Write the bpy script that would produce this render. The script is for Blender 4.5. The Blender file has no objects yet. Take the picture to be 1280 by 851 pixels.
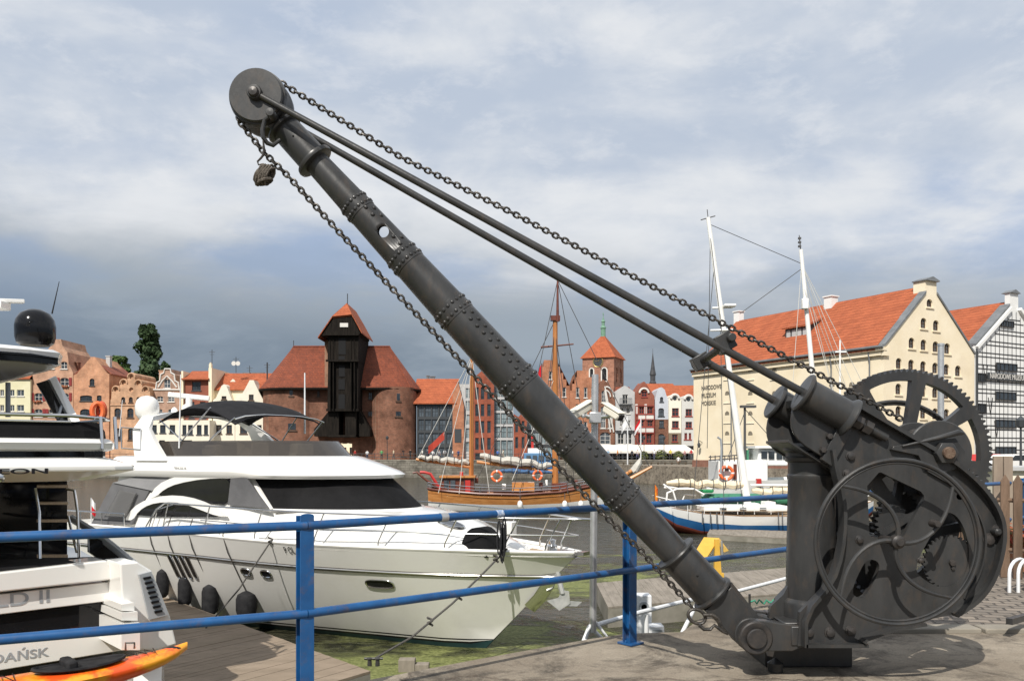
import bpy, bmesh, math, random
from math import sin, cos, pi, radians, sqrt, atan2
from mathutils import Vector, Matrix, Quaternion
random.seed(7)
SC = bpy.context.scene
COL = SC.collection
F = 1067.0; CX = 640.0; HY = 566.0; EYE = 1.52
ZW = -2.2           # water level
def P(px, py, D):   # a point seen at (px,py) of the photo, D metres away
    return Vector(((px-CX)/F*D, D, EYE+(HY-py)/F*D))
def hit(px, py, O, u):   # point seen at (px,py) on the vertical plane through O along u
    k = (px-CX)/F
    s = (k*O[1]-O[0])/(u[0]-k*u[1])
    Y = O[1]+s*u[1]
    return s, EYE+(HY-py)/F*Y

# ------------------------------------------------------------- materials
MATS = {}
def srgb(c):
    return tuple(((x/255)/12.92 if x/255 < .04045 else (((x/255)+.055)/1.055)**2.4) for x in c)
def mat(name, c1, c2=None, rough=.6, metal=0., scale=3., detail=6., bump=0., bscale=None, stretch=(1,1,1),
        spec=.5, coat=0., fine=0., trans=0., contrast=(.35,.65), dirt=None, dscale=1., damt=.5, alpha=1., emit=0., bdist=.02):
    if name in MATS: return MATS[name]
    m = bpy.data.materials.new(name); m.use_nodes = True
    nt = m.node_tree; N = nt.nodes; L = nt.links
    b = N['Principled BSDF']
    if 'canvas' in name or 'cloth' in name or 'rope' in name: spec = .12
    b.inputs['Roughness'].default_value = rough; b.inputs['Metallic'].default_value = metal
    b.inputs['Specular IOR Level'].default_value = spec
    b.inputs['Coat Weight'].default_value = coat
    b.inputs['Transmission Weight'].default_value = trans
    b.inputs['Alpha'].default_value = alpha
    if emit: 
        b.inputs['Emission Strength'].default_value = emit; b.inputs['Emission Color'].default_value = (*c1,1)
    b.inputs['Base Color'].default_value = (*c1, 1)
    tc = N.new('ShaderNodeTexCoord'); mp = N.new('ShaderNodeMapping'); mp.inputs['Scale'].default_value = stretch
    L.new(tc.outputs['Object'], mp.inputs['Vector'])
    out = None
    if c2 is not None:
        n = N.new('ShaderNodeTexNoise'); n.inputs['Scale'].default_value = scale; n.inputs['Detail'].default_value = detail
        n.inputs['Roughness'].default_value = .6
        L.new(mp.outputs[0], n.inputs['Vector'])
        r = N.new('ShaderNodeMapRange'); r.inputs['From Min'].default_value = contrast[0]; r.inputs['From Max'].default_value = contrast[1]
        L.new(n.outputs['Fac'], r.inputs['Value'])
        x = N.new('ShaderNodeMix'); x.data_type = 'RGBA'
        x.inputs['A'].default_value = (*c1,1); x.inputs['B'].default_value = (*c2,1)
        L.new(r.outputs[0], x.inputs['Factor']); out = x.outputs['Result']
    if dirt is not None:
        n = N.new('ShaderNodeTexNoise'); n.inputs['Scale'].default_value = dscale; n.inputs['Detail'].default_value = 8
        n.inputs['Roughness'].default_value = .7
        L.new(mp.outputs[0], n.inputs['Vector'])
        r = N.new('ShaderNodeMapRange'); r.inputs['From Min'].default_value = .52; r.inputs['From Max'].default_value = .72
        r.inputs['To Max'].default_value = damt
        L.new(n.outputs['Fac'], r.inputs['Value'])
        x = N.new('ShaderNodeMix'); x.data_type = 'RGBA'
        if out: L.new(out, x.inputs['A'])
        else: x.inputs['A'].default_value = (*c1,1)
        x.inputs['B'].default_value = (*dirt,1)
        L.new(r.outputs[0], x.inputs['Factor']); out = x.outputs['Result']
    if out: L.new(out, b.inputs['Base Color'])
    if bump:
        n = N.new('ShaderNodeTexNoise'); n.inputs['Scale'].default_value = bscale or scale*6; n.inputs['Detail'].default_value = 5
        L.new(mp.outputs[0], n.inputs['Vector'])
        bp = N.new('ShaderNodeBump'); bp.inputs['Strength'].default_value = bump; bp.inputs['Distance'].default_value = bdist
        L.new(n.outputs['Fac'], bp.inputs['Height']); L.new(bp.outputs[0], b.inputs['Normal'])
    MATS[name] = m
    return m

def brickmat(name, c1, c2, mortar, bw=.28, bh=.09, ms=.012, axis='x', vary=.5, rough=.85):
    if name in MATS: return MATS[name]
    m = bpy.data.materials.new(name); m.use_nodes = True
    nt = m.node_tree; N = nt.nodes; L = nt.links; b = N['Principled BSDF']; b.inputs['Roughness'].default_value = rough
    b.inputs['Specular IOR Level'].default_value = .2
    tc = N.new('ShaderNodeTexCoord'); sp = N.new('ShaderNodeSeparateXYZ'); L.new(tc.outputs['Object'], sp.inputs[0])
    ad = N.new('ShaderNodeMath'); ad.operation = 'ADD'
    L.new(sp.outputs['X'], ad.inputs[0]); L.new(sp.outputs['Y'], ad.inputs[1])
    cb = N.new('ShaderNodeCombineXYZ')
    L.new(ad.outputs[0], cb.inputs['X']); L.new(sp.outputs['Z'], cb.inputs['Y'])
    br = N.new('ShaderNodeTexBrick'); br.inputs['Scale'].default_value = 1
    br.inputs['Brick Width'].default_value = bw; br.inputs['Row Height'].default_value = bh; br.inputs['Mortar Size'].default_value = ms
    br.inputs['Color1'].default_value = (*c1,1); br.inputs['Color2'].default_value = (*c2,1); br.inputs['Mortar'].default_value = (*mortar,1)
    L.new(cb.outputs[0], br.inputs['Vector'])
    n = N.new('ShaderNodeTexNoise'); n.inputs['Scale'].default_value = .6; n.inputs['Detail'].default_value = 8; n.inputs['Roughness'].default_value = .7
    L.new(tc.outputs['Object'], n.inputs['Vector'])
    r = N.new('ShaderNodeMapRange'); r.inputs['From Min'].default_value = .3; r.inputs['From Max'].default_value = .7
    r.inputs['To Min'].default_value = 1-vary; r.inputs['To Max'].default_value = 1+vary*.4
    L.new(n.outputs['Fac'], r.inputs['Value'])
    x = N.new('ShaderNodeMix'); x.data_type = 'RGBA'; x.blend_type = 'MULTIPLY'; x.inputs['Factor'].default_value = 1
    L.new(br.outputs['Color'], x.inputs['A']); L.new(r.outputs[0], x.inputs['B']); L.new(x.outputs['Result'], b.inputs['Base Color'])
    MATS[name] = m
    return m

def tilemat(name, c1, c2, course=.32, colw=.22, rough=.8):
    if name in MATS: return MATS[name]
    m = bpy.data.materials.new(name); m.use_nodes = True
    nt = m.node_tree; N = nt.nodes; L = nt.links; b = N['Principled BSDF']; b.inputs['Roughness'].default_value = rough
    b.inputs['Specular IOR Level'].default_value = .25
    tc = N.new('ShaderNodeTexCoord'); sp = N.new('ShaderNodeSeparateXYZ'); L.new(tc.outputs['Object'], sp.inputs[0])
    ad = N.new('ShaderNodeMath'); ad.operation = 'ADD'
    L.new(sp.outputs['X'], ad.inputs[0]); L.new(sp.outputs['Y'], ad.inputs[1])
    cb = N.new('ShaderNodeCombineXYZ')
    L.new(ad.outputs[0], cb.inputs['X']); L.new(sp.outputs['Z'], cb.inputs['Y'])
    br = N.new('ShaderNodeTexBrick'); br.inputs['Scale'].default_value = 1
    br.inputs['Brick Width'].default_value = colw; br.inputs['Row Height'].default_value = course; br.inputs['Mortar Size'].default_value = course*.1
    br.inputs['Color1'].default_value = (*c1,1); br.inputs['Color2'].default_value = (*c2,1)
    br.inputs['Mortar'].default_value = (c1[0]*.55,c1[1]*.5,c1[2]*.5,1)
    L.new(cb.outputs[0], br.inputs['Vector'])
    n = N.new('ShaderNodeTexNoise'); n.inputs['Scale'].default_value = .8; n.inputs['Detail'].default_value = 8; n.inputs['Roughness'].default_value = .75
    L.new(tc.outputs['Object'], n.inputs['Vector'])
    r = N.new('ShaderNodeMapRange'); r.inputs['From Min'].default_value = .3; r.inputs['From Max'].default_value = .7
    r.inputs['To Min'].default_value = .7; r.inputs['To Max'].default_value = 1.15
    L.new(n.outputs['Fac'], r.inputs['Value'])
    x = N.new('ShaderNodeMix'); x.data_type = 'RGBA'; x.blend_type = 'MULTIPLY'; x.inputs['Factor'].default_value = 1
    L.new(br.outputs['Color'], x.inputs['A']); L.new(r.outputs[0], x.inputs['B']); L.new(x.outputs['Result'], b.inputs['Base Color'])
    bp = N.new('ShaderNodeBump'); bp.inputs['Strength'].default_value = .5; bp.inputs['Distance'].default_value = .03
    L.new(br.outputs['Fac'], bp.inputs['Height']); bp.invert = True; L.new(bp.outputs[0], b.inputs['Normal'])
    MATS[name] = m
    return m

# ------------------------------------------------------------- objects
ORI = {}    # object name -> world origin used for children built in world space
def thing(name, label, cat, loc=(0,0,0), rotz=0, group=None, world=True):
    o = bpy.data.objects.new(name, None); COL.objects.link(o)
    o.location = loc; o.rotation_euler = (0,0,rotz); o.empty_display_size = .2
    tag(o, label, cat, group)
    ORI[o.name] = Vector(loc) if world else Vector((0,0,0))
    return o
def tag(o, label, cat, group=None, kind=None):
    if label: o['label'] = label
    if cat: o['category'] = cat
    if group: o['group'] = group
    if kind: o['kind'] = kind
    return o
def copy_tree(o, parent=None):
    c = o.copy(); COL.objects.link(c)
    if parent is not None: c.parent = parent
    for ch in list(o.children): copy_tree(ch, c)
    return c

class MB:
    def __init__(s): s.v = []; s.f = []; s.m = []; s.cur = 0
    def add(s, vs, fs):
        b = len(s.v); s.v += [Vector(v) for v in vs]
        for f in fs: s.f.append([b+i for i in f]); s.m.append(s.cur)
        return s
    def box(s, c, d, rot=None):
        c = Vector(c); h = [x/2 for x in d]
        vs = [Vector((x*h[0],y*h[1],z*h[2])) for x in (-1,1) for y in (-1,1) for z in (-1,1)]
        if rot is not None: vs = [rot @ v for v in vs]
        return s.add([v+c for v in vs], [(0,1,3,2),(4,6,7,5),(0,4,5,1),(2,3,7,6),(0,2,6,4),(1,5,7,3)])
    def hexa(s, b, t):     # bottom 4, top 4
        return s.add(list(b)+list(t), [(3,2,1,0),(4,5,6,7),(0,1,5,4),(1,2,6,5),(2,3,7,6),(3,0,4,7)])
    def beam(s, a, b, w, h=None, up=(0,0,1)):
        a = Vector(a); b = Vector(b); h = h or w; d = (b-a).normalized(); up = Vector(up)
        if abs(d.dot(up)) > .95: up = Vector((0,1,0))
        x = d.cross(up).normalized(); y = x.cross(d).normalized()
        q = [x*w/2*i+y*h/2*j for i, j in ((-1,-1),(1,-1),(1,1),(-1,1))]
        return s.hexa([a+k for k in q], [b+k for k in q])
    def tube(s, a, b, r0, r1=None, n=12, cap=True):
        return s.path([a,b], [r0, r0 if r1 is None else r1], n, cap)
    def path(s, pts, r, n=8, cap=True, closed=False, flat=1.):
        pts = [Vector(p) for p in pts]; k = len(pts)
        if not isinstance(r, (list,tuple)): r = [r]*k
        T = []
        for i in range(k):
            if closed: t = pts[(i+1)%k]-pts[i-1]
            else: t = pts[min(i+1,k-1)]-pts[max(i-1,0)]
            T.append(t.normalized() if t.length > 1e-9 else Vector((0,0,1)))
        up = Vector((0,0,1)) if abs(T[0].z) < .9 else Vector((0,1,0))
        x = T[0].cross(up).normalized(); b0 = len(s.v)
        for i in range(k):
            x = (x - T[i]*x.dot(T[i])).normalized(); y = T[i].cross(x)
            for j in range(n):
                a = 2*pi*j/n
                s.v.append(pts[i]+(x*cos(a)+y*sin(a)*flat)*r[i])
        m = k if closed else k-1
        for i in range(m):
            for j in range(n):
                A = b0+i*n+j; B = b0+i*n+(j+1)%n; c = b0+((i+1)%k)*n
                s.f.append([A,B,c+(j+1)%n,c+j]); s.m.append(s.cur)
        if cap and not closed:
            s.f.append([b0+j for j in range(n)][::-1]); s.m.append(s.cur)
            s.f.append([b0+(k-1)*n+j for j in range(n)]); s.m.append(s.cur)
        return s
    def lathe(s, prof, o=(0,0,0), ax=(0,0,1), n=24, a0=0, a1=2*pi):   # prof: (r, h) along ax
        o = Vector(o); ax = Vector(ax).normalized()
        up = Vector((0,0,1)) if abs(ax.z) < .9 else Vector((1,0,0))
        x = ax.cross(up).normalized(); y = ax.cross(x); b0 = len(s.v); full = abs(a1-a0-2*pi) < 1e-6
        k = n if full else n+1
        for r, h in prof:
            for j in range(k):
                a = a0+(a1-a0)*j/n; s.v.append(o+ax*h+(x*cos(a)+y*sin(a))*r)
        for i in range(len(prof)-1):
            for j in range(n):
                A = b0+i*k+j; B = b0+i*k+(j+1)%k; 
                s.f.append([A,B,B+k,A+k]); s.m.append(s.cur)
        if full:
            if prof[0][0] > 1e-6: s.f.append([b0+j for j in range(n)][::-1]); s.m.append(s.cur)
            if prof[-1][0] > 1e-6: s.f.append([b0+(len(prof)-1)*k+j for j in range(n)]); s.m.append(s.cur)
        return s
    def cyl(s, o, ax, r, h, n=24, bev=0):
        if bev: return s.lathe([(r-bev,0),(r,bev),(r,h-bev),(r-bev,h)], o, ax, n)
        return s.lathe([(r,0),(r,h)], o, ax, n)
    def ball(s, c, r, n=12, m=8, sc=(1,1,1), lo=-1):
        c = Vector(c); b0 = len(s.v)
        for i in range(m+1):
            a = -pi/2+pi*i/m; z = max(sin(a), lo)
            for j in range(n):
                t = 2*pi*j/n; s.v.append(c+Vector((cos(a)*cos(t)*r*sc[0], cos(a)*sin(t)*r*sc[1], z*r*sc[2])))
        for i in range(m):
            for j in range(n):
                A = b0+i*n+j; B = b0+i*n+(j+1)%n; s.f.append([A,B,B+n,A+n]); s.m.append(s.cur)
        return s
    def loft(s, rings, closed=True, cap=True):
        b0 = len(s.v); n = len(rings[0])
        for r in rings: s.v += [Vector(p) for p in r]
        for i in range(len(rings)-1):
            for j in range(n if closed else n-1):
                A = b0+i*n+j; B = b0+i*n+(j+1)%n; s.f.append([A,B,B+n,A+n]); s.m.append(s.cur)
        if cap and closed:
            s.f.append([b0+j for j in range(n)][::-1]); s.m.append(s.cur)
            s.f.append([b0+(len(rings)-1)*n+j for j in range(n)]); s.m.append(s.cur)
        return s
    def poly(s, pts, d):     # planar polygon pts extruded by vector d
        pts = [Vector(p) for p in pts]; d = Vector(d); n = len(pts)
        return s.add(pts+[p+d for p in pts], [list(range(n))[::-1], list(range(n,2*n))]+[[i,(i+1)%n,n+(i+1)%n,n+i] for i in range(n)])
    def plate(s, loops, o=(0,0,0), u=(1,0,0), w=(0,0,1), d=(0,1,0), th=.05, bev=0):
        """flat plate with holes; loops are (a,b) lists on the plane o + a*u + b*w, thickness th along d"""
        from mathutils.geometry import delaunay_2d_cdt
        pts = []; edges = []
        for lp in loops:
            b0 = len(pts); n = len(lp); pts += [Vector((p[0],p[1])) for p in lp]; edges += [(b0+i, b0+(i+1)%n) for i in range(n)]
        rv = delaunay_2d_cdt(pts, edges, [], 0, 1e-6); V2, T = rv[0], rv[2]
        def inside(x, y, lp):
            c = False; n = len(lp); j = n-1
            for i in range(n):
                xi, yi = lp[i][0], lp[i][1]; xj, yj = lp[j][0], lp[j][1]
                if (yi > y) != (yj > y) and x < (xj-xi)*(y-yi)/(yj-yi)+xi: c = not c
                j = i
            return c
        keep = []
        for t in T:
            x = sum(V2[i].x for i in t)/len(t); y = sum(V2[i].y for i in t)/len(t)
            if inside(x, y, loops[0]) and not any(inside(x, y, h) for h in loops[1:]): keep.append(list(t))
        cnt = {}
        for t in keep:
            for k in range(len(t)):
                e = (t[k], t[(k+1)%len(t)]); cnt[frozenset(e)] = cnt.get(frozenset(e), [])+[e]
        o = Vector(o); u = Vector(u); w = Vector(w); d = Vector(d).normalized(); n = len(V2)
        vs = [o+u*v.x+w*v.y for v in V2]+[o+u*v.x+w*v.y+d*th for v in V2]
        fs = keep+[[q+n for q in t[::-1]] for t in keep]+[[e[0][1],e[0][0],e[0][0]+n,e[0][1]+n] for e in cnt.values() if len(e) == 1]
        used = sorted({i for f in fs for i in f}); mp_ = {k:i for i,k in enumerate(used)}
        s.add([vs[k] for k in used], [[mp_[i] for i in f] for f in fs])
        return s
    def text(s, body, o, u, w, size, d=None, th=.004, align='LEFT', sx=1., bold=0):
        cu = bpy.data.curves.new('tmp','FONT'); cu.body = body; cu.size = size; cu.extrude = th/2; cu.align_x = align; cu.offset = bold
        ob = bpy.data.objects.new('tmp', cu); me = ob.to_mesh()
        o = Vector(o); u = Vector(u).normalized(); w = Vector(w).normalized(); d = u.cross(w).normalized()
        s.add([o+u*v.co.x*sx+w*v.co.y+d*(v.co.z+th/2) for v in me.vertices], [list(p.vertices) for p in me.polygons])
        ob.to_mesh_clear(); bpy.data.objects.remove(ob); bpy.data.curves.remove(cu)
        return s
    def build(s, name, m, parent=None, label=None, smooth=True, ang=35, merge=False, bev=0):
        me = bpy.data.meshes.new(name); 
        off = ORI.get(parent.name, Vector((0,0,0))) if parent is not None else Vector((0,0,0))
        me.from_pydata([v-off for v in s.v], [], s.f)
        ms = m if isinstance(m, (list,tuple)) else [m]
        for x in ms: me.materials.append(x)
        if len(ms) > 1: me.polygons.foreach_set('material_index', s.m)
        bm = bmesh.new(); bm.from_mesh(me)
        if merge: bmesh.ops.remove_doubles(bm, verts=bm.verts, dist=1e-4)
        bmesh.ops.recalc_face_normals(bm, faces=bm.faces)
        bm.to_mesh(me); bm.free()
        if smooth:
            me.polygons.foreach_set('use_smooth', [True]*len(me.polygons)); me.set_sharp_from_angle(angle=radians(ang))
        me.update()
        o = bpy.data.objects.new(name, me); COL.objects.link(o)
        if parent is not None: o.parent = parent; ORI[o.name] = off
        if label: o['label'] = label
        if bev:
            b = o.modifiers.new('bevel','BEVEL'); b.width = bev; b.segments = 2; b.limit_method = 'ANGLE'; b.angle_limit = radians(40)
        return o

def arc(cx, cy, r, a0, a1, n):
    return [(cx+r*cos(radians(a0+(a1-a0)*i/n)), cy+r*sin(radians(a0+(a1-a0)*i/n))) for i in range(n+1)]
def smoothpts(pts, it=2, closed=False):
    for _ in range(it):
        q = []
        k = len(pts)
        rng = range(k if closed else k-1)
        if not closed: q.append(pts[0])
        for i in rng:
            a, b = Vector(pts[i]), Vector(pts[(i+1)%k]); q += [a*.75+b*.25, a*.25+b*.75]
        if not closed: q.append(pts[-1])
        pts = q
    return [tuple(p) for p in pts]
# ------------------------------------------------------------- camera, sun, sky
cam = bpy.data.cameras.new('Camera'); co = bpy.data.objects.new('Camera', cam); COL.objects.link(co)
co.location = (0,0,EYE); co.rotation_euler = (pi/2,0,0)
cam.sensor_width = 36; cam.lens = F/1280*36; cam.shift_y = (HY-425.5)/1280; cam.clip_start = .1; cam.clip_end = 4000
SC.camera = co
SUNV = Vector((-.30,-.78,.86)).normalized()      # towards the sun
sl = bpy.data.lights.new('Sun','SUN'); sl.energy = 4.7; sl.angle = radians(.5); sl.color = (1,.95,.87)
so = bpy.data.objects.new('Sun', sl); COL.objects.link(so)
so.rotation_euler = SUNV.to_track_quat('Z','Y').to_euler(); so.location = (-5,-8,20)
w = bpy.data.worlds.new('World'); SC.world = w; w.use_nodes = True
N = w.node_tree.nodes; L = w.node_tree.links; N.clear()
out = N.new('ShaderNodeOutputWorld'); bg = N.new('ShaderNodeBackground'); bg.inputs['Strength'].default_value = .1
L.new(bg.outputs[0], out.inputs['Surface'])
sky = N.new('ShaderNodeTexSky'); sky.sky_type = 'NISHITA'; sky.sun_disc = False
sky.sun_elevation = math.asin(SUNV.z); sky.sun_rotation = atan2(SUNV.x, SUNV.y); sky.air_density = 1.; sky.dust_density = 1.5
tc = N.new('ShaderNodeTexCoord'); sep = N.new('ShaderNodeSeparateXYZ'); L.new(tc.outputs['Generated'], sep.inputs[0])
def M(op, a, b=None, clamp=False):
    n = N.new('ShaderNodeMath'); n.operation = op; n.use_clamp = clamp
    for i, x in enumerate((a,b)):
        if x is None: continue
        if isinstance(x, (int,float)): n.inputs[i].default_value = x
        else: L.new(x, n.inputs[i])
    return n.outputs[0]
def MR(x, a, b, c=0, d=1, smooth=True):
    n = N.new('ShaderNodeMapRange'); n.interpolation_type = 'SMOOTHSTEP' if smooth else 'LINEAR'
    L.new(x, n.inputs['Value'])
    for k, v in (('From Min',a),('From Max',b),('To Min',c),('To Max',d)): n.inputs[k].default_value = v
    return n.outputs[0]
def NZ(vec, sc, det=8, ro=.55, dist=0):
    n = N.new('ShaderNodeTexNoise'); n.inputs['Scale'].default_value = sc; n.inputs['Detail'].default_value = det
    n.inputs['Roughness'].default_value = ro; n.inputs['Distortion'].default_value = dist; L.new(vec, n.inputs['Vector']); return n.outputs['Fac']
def MX(f, a, b):
    n = N.new('ShaderNodeMix'); n.data_type = 'RGBA'
    if isinstance(f, (int,float)): n.inputs['Factor'].default_value = f
    else: L.new(f, n.inputs['Factor'])
    for k, x in (('A',a),('B',b)):
        if isinstance(x, tuple): n.inputs[k].default_value = (*x,1)
        else: L.new(x, n.inputs[k])
    return n.outputs['Result']
zz = M('ADD', M('MAXIMUM', sep.outputs['Z'], 0.), .16)
cu = M('DIVIDE', sep.outputs['X'], zz); cv = M('DIVIDE', sep.outputs['Y'], zz)
cb = N.new('ShaderNodeCombineXYZ'); L.new(M('MULTIPLY', cu, .62), cb.inputs['X']); L.new(M('MULTIPLY', cv, 1.25), cb.inputs['Y']); cb.inputs['Z'].default_value = 3.3
n1 = NZ(cb.outputs[0], 1.5, 12, .58, .15)
n2 = NZ(cb.outputs[0], .45, 6, .5)
mp2 = N.new('ShaderNodeMapping'); L.new(tc.outputs['Generated'], mp2.inputs[0]); mp2.inputs['Scale'].default_value = (3,3,6.5); mp2.inputs['Rotation'].default_value = (0,.12,0)
n4 = NZ(mp2.outputs[0], 1.35, 10, .54, .25)
n1 = M('ADD', M('MULTIPLY', n1, .35), M('MULTIPLY', n4, .65))
mp = N.new('ShaderNodeMapping'); L.new(tc.outputs['Generated'], mp.inputs[0]); mp.inputs['Scale'].default_value = (2.6,2.6,9)
n3 = NZ(mp.outputs[0], 1.3, 9, .58, .4)
S10 = lambda c: tuple(v*10 for v in srgb(c))
# cloud shade: pale high cloud over a darker blue-grey bank low in the sky
xg = M('MULTIPLY', sep.outputs['X'], .06)
el = M('ADD', M('SUBTRACT', sep.outputs['Z'], M('MULTIPLY', M('SUBTRACT', n3, .5), .22)), xg)
bank = MR(el, .115, .27, 1, 0)
pale = MX(MR(n1, .38, .59), S10((182,193,209)), S10((220,223,227)))
darkb = MX(MR(n3, .35, .65), S10((120,134,149)), S10((152,163,174)))
low = MR(sep.outputs['Z'], .02, .10, .45, 0)
darkb = MX(low, darkb, S10((146,160,174)))
puff = MR(NZ(mp2.outputs[0], 5., 10, .62, .2), .5, .68)
pale = MX(M('MULTIPLY', puff, .28), pale, S10((230,231,233)))
cloud = MX(bank, pale, darkb)
skyb = MX(.8, sky.outputs[0], S10((136,166,212)))
gap = M('MULTIPLY', MR(n2, .46, .58), MR(n1, .56, .42))
gap = M('MULTIPLY', gap, MR(sep.outputs['Z'], .1, .3))
fin = MX(M('MULTIPLY', gap, .55), cloud, skyb)
L.new(fin, bg.inputs['Color'])
vs = SC.view_settings; SC.display_settings.display_device = 'sRGB'
vs.view_transform = 'Standard'; vs.look = 'None'; vs.gamma = 1; vs.exposure = .12; vs.use_curve_mapping = False
SC.render.engine = 'CYCLES'; SC.cycles.max_bounces = 6; SC.cycles.transparent_max_bounces = 12
SC.cycles.caustics_reflective = False; SC.cycles.caustics_refractive = False
# ------------------------------------------------------------- ground, water, quays
def structure(o): o['kind'] = 'structure'; return o
def sheetmat(name, build):
    m = bpy.data.materials.new(name); m.use_nodes = True; build(m.node_tree, m.node_tree.nodes, m.node_tree.links, m.node_tree.nodes['Principled BSDF']); return m
def nn(Nd, L, vec, sc, det=6, ro=.6, dist=0):
    n = Nd.new('ShaderNodeTexNoise'); n.inputs['Scale'].default_value = sc; n.inputs['Detail'].default_value = det; n.inputs['Roughness'].default_value = ro
    n.inputs['Distortion'].default_value = dist; L.new(vec, n.inputs['Vector']); return n.outputs['Fac']
def rr(Nd, L, x, a, b, c=0., d=1.):
    n = Nd.new('ShaderNodeMapRange'); L.new(x, n.inputs['Value'])
    for k, v in (('From Min',a),('From Max',b),('To Min',c),('To Max',d)): n.inputs[k].default_value = v
    return n.outputs[0]
def mx(Nd, L, f, a, b, mode='MIX'):
    n = Nd.new('ShaderNodeMix'); n.data_type = 'RGBA'; n.blend_type = mode
    if isinstance(f, (int,float)): n.inputs['Factor'].default_value = f
    else: L.new(f, n.inputs['Factor'])
    for k, x in (('A',a),('B',b)):
        if isinstance(x, tuple): n.inputs[k].default_value = (*x,1)
        else: L.new(x, n.inputs[k])
    return n.outputs['Result']
def ma(Nd, L, op, a, b):
    n = Nd.new('ShaderNodeMath'); n.operation = op
    for i, x in enumerate((a,b)):
        if isinstance(x, (int,float)): n.inputs[i].default_value = x
        else: L.new(x, n.inputs[i])
    return n.outputs[0]
def bumpn(Nd, L, h, b, st, di):
    n = Nd.new('ShaderNodeBump'); n.inputs['Strength'].default_value = st; n.inputs['Distance'].default_value = di
    L.new(h, n.inputs['Height']); L.new(n.outputs[0], b.inputs['Normal']); return n
def waterbuild(nt, Nd, L, b):
    tc = Nd.new('ShaderNodeTexCoord'); v = tc.outputs['Object']
    mp = Nd.new('ShaderNodeMapping'); L.new(v, mp.inputs[0]); mp.inputs['Scale'].default_value = (.5,1.,1); mp.inputs['Rotation'].default_value = (0,0,.5)
    a = nn(Nd, L, mp.outputs[0], .16, 10, .62, .8); a2 = nn(Nd, L, mp.outputs[0], 1.7, 8, .7, 1.2)
    sp = Nd.new('ShaderNodeSeparateXYZ'); L.new(v, sp.inputs[0])
    near = rr(Nd, L, sp.outputs['Y'], 18, 48, 0., .20)
    mask = ma(Nd, L, 'ADD', ma(Nd, L, 'MULTIPLY', a, .75), ma(Nd, L, 'MULTIPLY', a2, .25))
    mask = rr(Nd, L, ma(Nd, L, 'SUBTRACT', mask, near), .42, .485)
    fl = nn(Nd, L, v, 14, 4, .7); 
    alg = mx(Nd, L, rr(Nd, L, fl, .35, .65), (.085,.10,.028), (.22,.235,.09))
    deep = mx(Nd, L, rr(Nd, L, a2, .3, .7), (.02,.022,.014), (.045,.042,.026))
    L.new(mx(Nd, L, mask, deep, alg), b.inputs['Base Color'])
    L.new(rr(Nd, L, mask, 0, 1, .07, .7), b.inputs['Roughness'])
    b.inputs['IOR'].default_value = 1.33
    w1 = nn(Nd, L, mp.outputs[0], 2.4, 4, .55, .5); w2 = nn(Nd, L, mp.outputs[0], 9, 3, .5, .2)
    h = ma(Nd, L, 'ADD', ma(Nd, L, 'MULTIPLY', w1, 1.), ma(Nd, L, 'MULTIPLY', w2, .25))
    h = ma(Nd, L, 'ADD', ma(Nd, L, 'MULTIPLY', h, rr(Nd, L, mask, 0, 1, 1., .15)), ma(Nd, L, 'MULTIPLY', fl, ma(Nd, L, 'MULTIPLY', mask, .12)))
    bumpn(Nd, L, h, b, .9, .22)
WATER = sheetmat('river water', waterbuild)
MB().add([(-900,-60,ZW),(900,-60,ZW),(900,1500,ZW),(-900,1500,ZW)], [(0,1,2,3)]).build('water', WATER)['kind'] = 'structure'

def concbuild(nt, Nd, L, b):
    tc = Nd.new('ShaderNodeTexCoord'); v = tc.outputs['Object']
    a = nn(Nd, L, v, .9, 8, .7, .4); f = nn(Nd, L, v, 60, 4, .7); s = nn(Nd, L, v, 2.3, 10, .75, .6)
    c = mx(Nd, L, rr(Nd, L, a, .35, .65), (.20,.165,.125), (.33,.285,.225))
    c = mx(Nd, L, rr(Nd, L, s, .47, .62, 0, .85), c, (.06,.05,.04))
    vo = Nd.new('ShaderNodeTexVoronoi'); vo.inputs['Scale'].default_value = 55; L.new(v, vo.inputs['Vector'])
    c = mx(Nd, L, rr(Nd, L, vo.outputs['Distance'], .0, .5, .45, 0), c, (.12,.105,.09))
    c = mx(Nd, L, rr(Nd, L, f, .55, .75, 0, .45), c, (.45,.41,.34))
    # cracks
    vc = Nd.new('ShaderNodeTexVoronoi'); vc.feature = 'DISTANCE_TO_EDGE'; vc.inputs['Scale'].default_value = .28
    wv = Nd.new('ShaderNodeVectorMath'); wv.operation = 'ADD'; L.new(v, wv.inputs[0])
    cm = Nd.new('ShaderNodeCombineXYZ'); L.new(ma(Nd, L, 'MULTIPLY', s, .9), cm.inputs['X']); L.new(ma(Nd, L, 'MULTIPLY', a, .9), cm.inputs['Y']); L.new(cm.outputs[0], wv.inputs[1])
    L.new(wv.outputs[0], vc.inputs['Vector'])
    cr = rr(Nd, L, vc.outputs['Distance'], .0, .008, 1, 0)
    c = mx(Nd, L, ma(Nd, L, 'MULTIPLY', cr, .4), c, (.07,.045,.035))
    L.new(c, b.inputs['Base Color']); b.inputs['Roughness'].default_value = .9; b.inputs['Specular IOR Level'].default_value = .25
    h = ma(Nd, L, 'ADD', ma(Nd, L, 'MULTIPLY', f, .3), ma(Nd, L, 'MULTIPLY', s, .8))
    h = ma(Nd, L, 'SUBTRACT', h, ma(Nd, L, 'MULTIPLY', cr, .6))
    bumpn(Nd, L, h, b, .7, .03)
CONC = sheetmat('worn quay concrete', concbuild)
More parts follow.
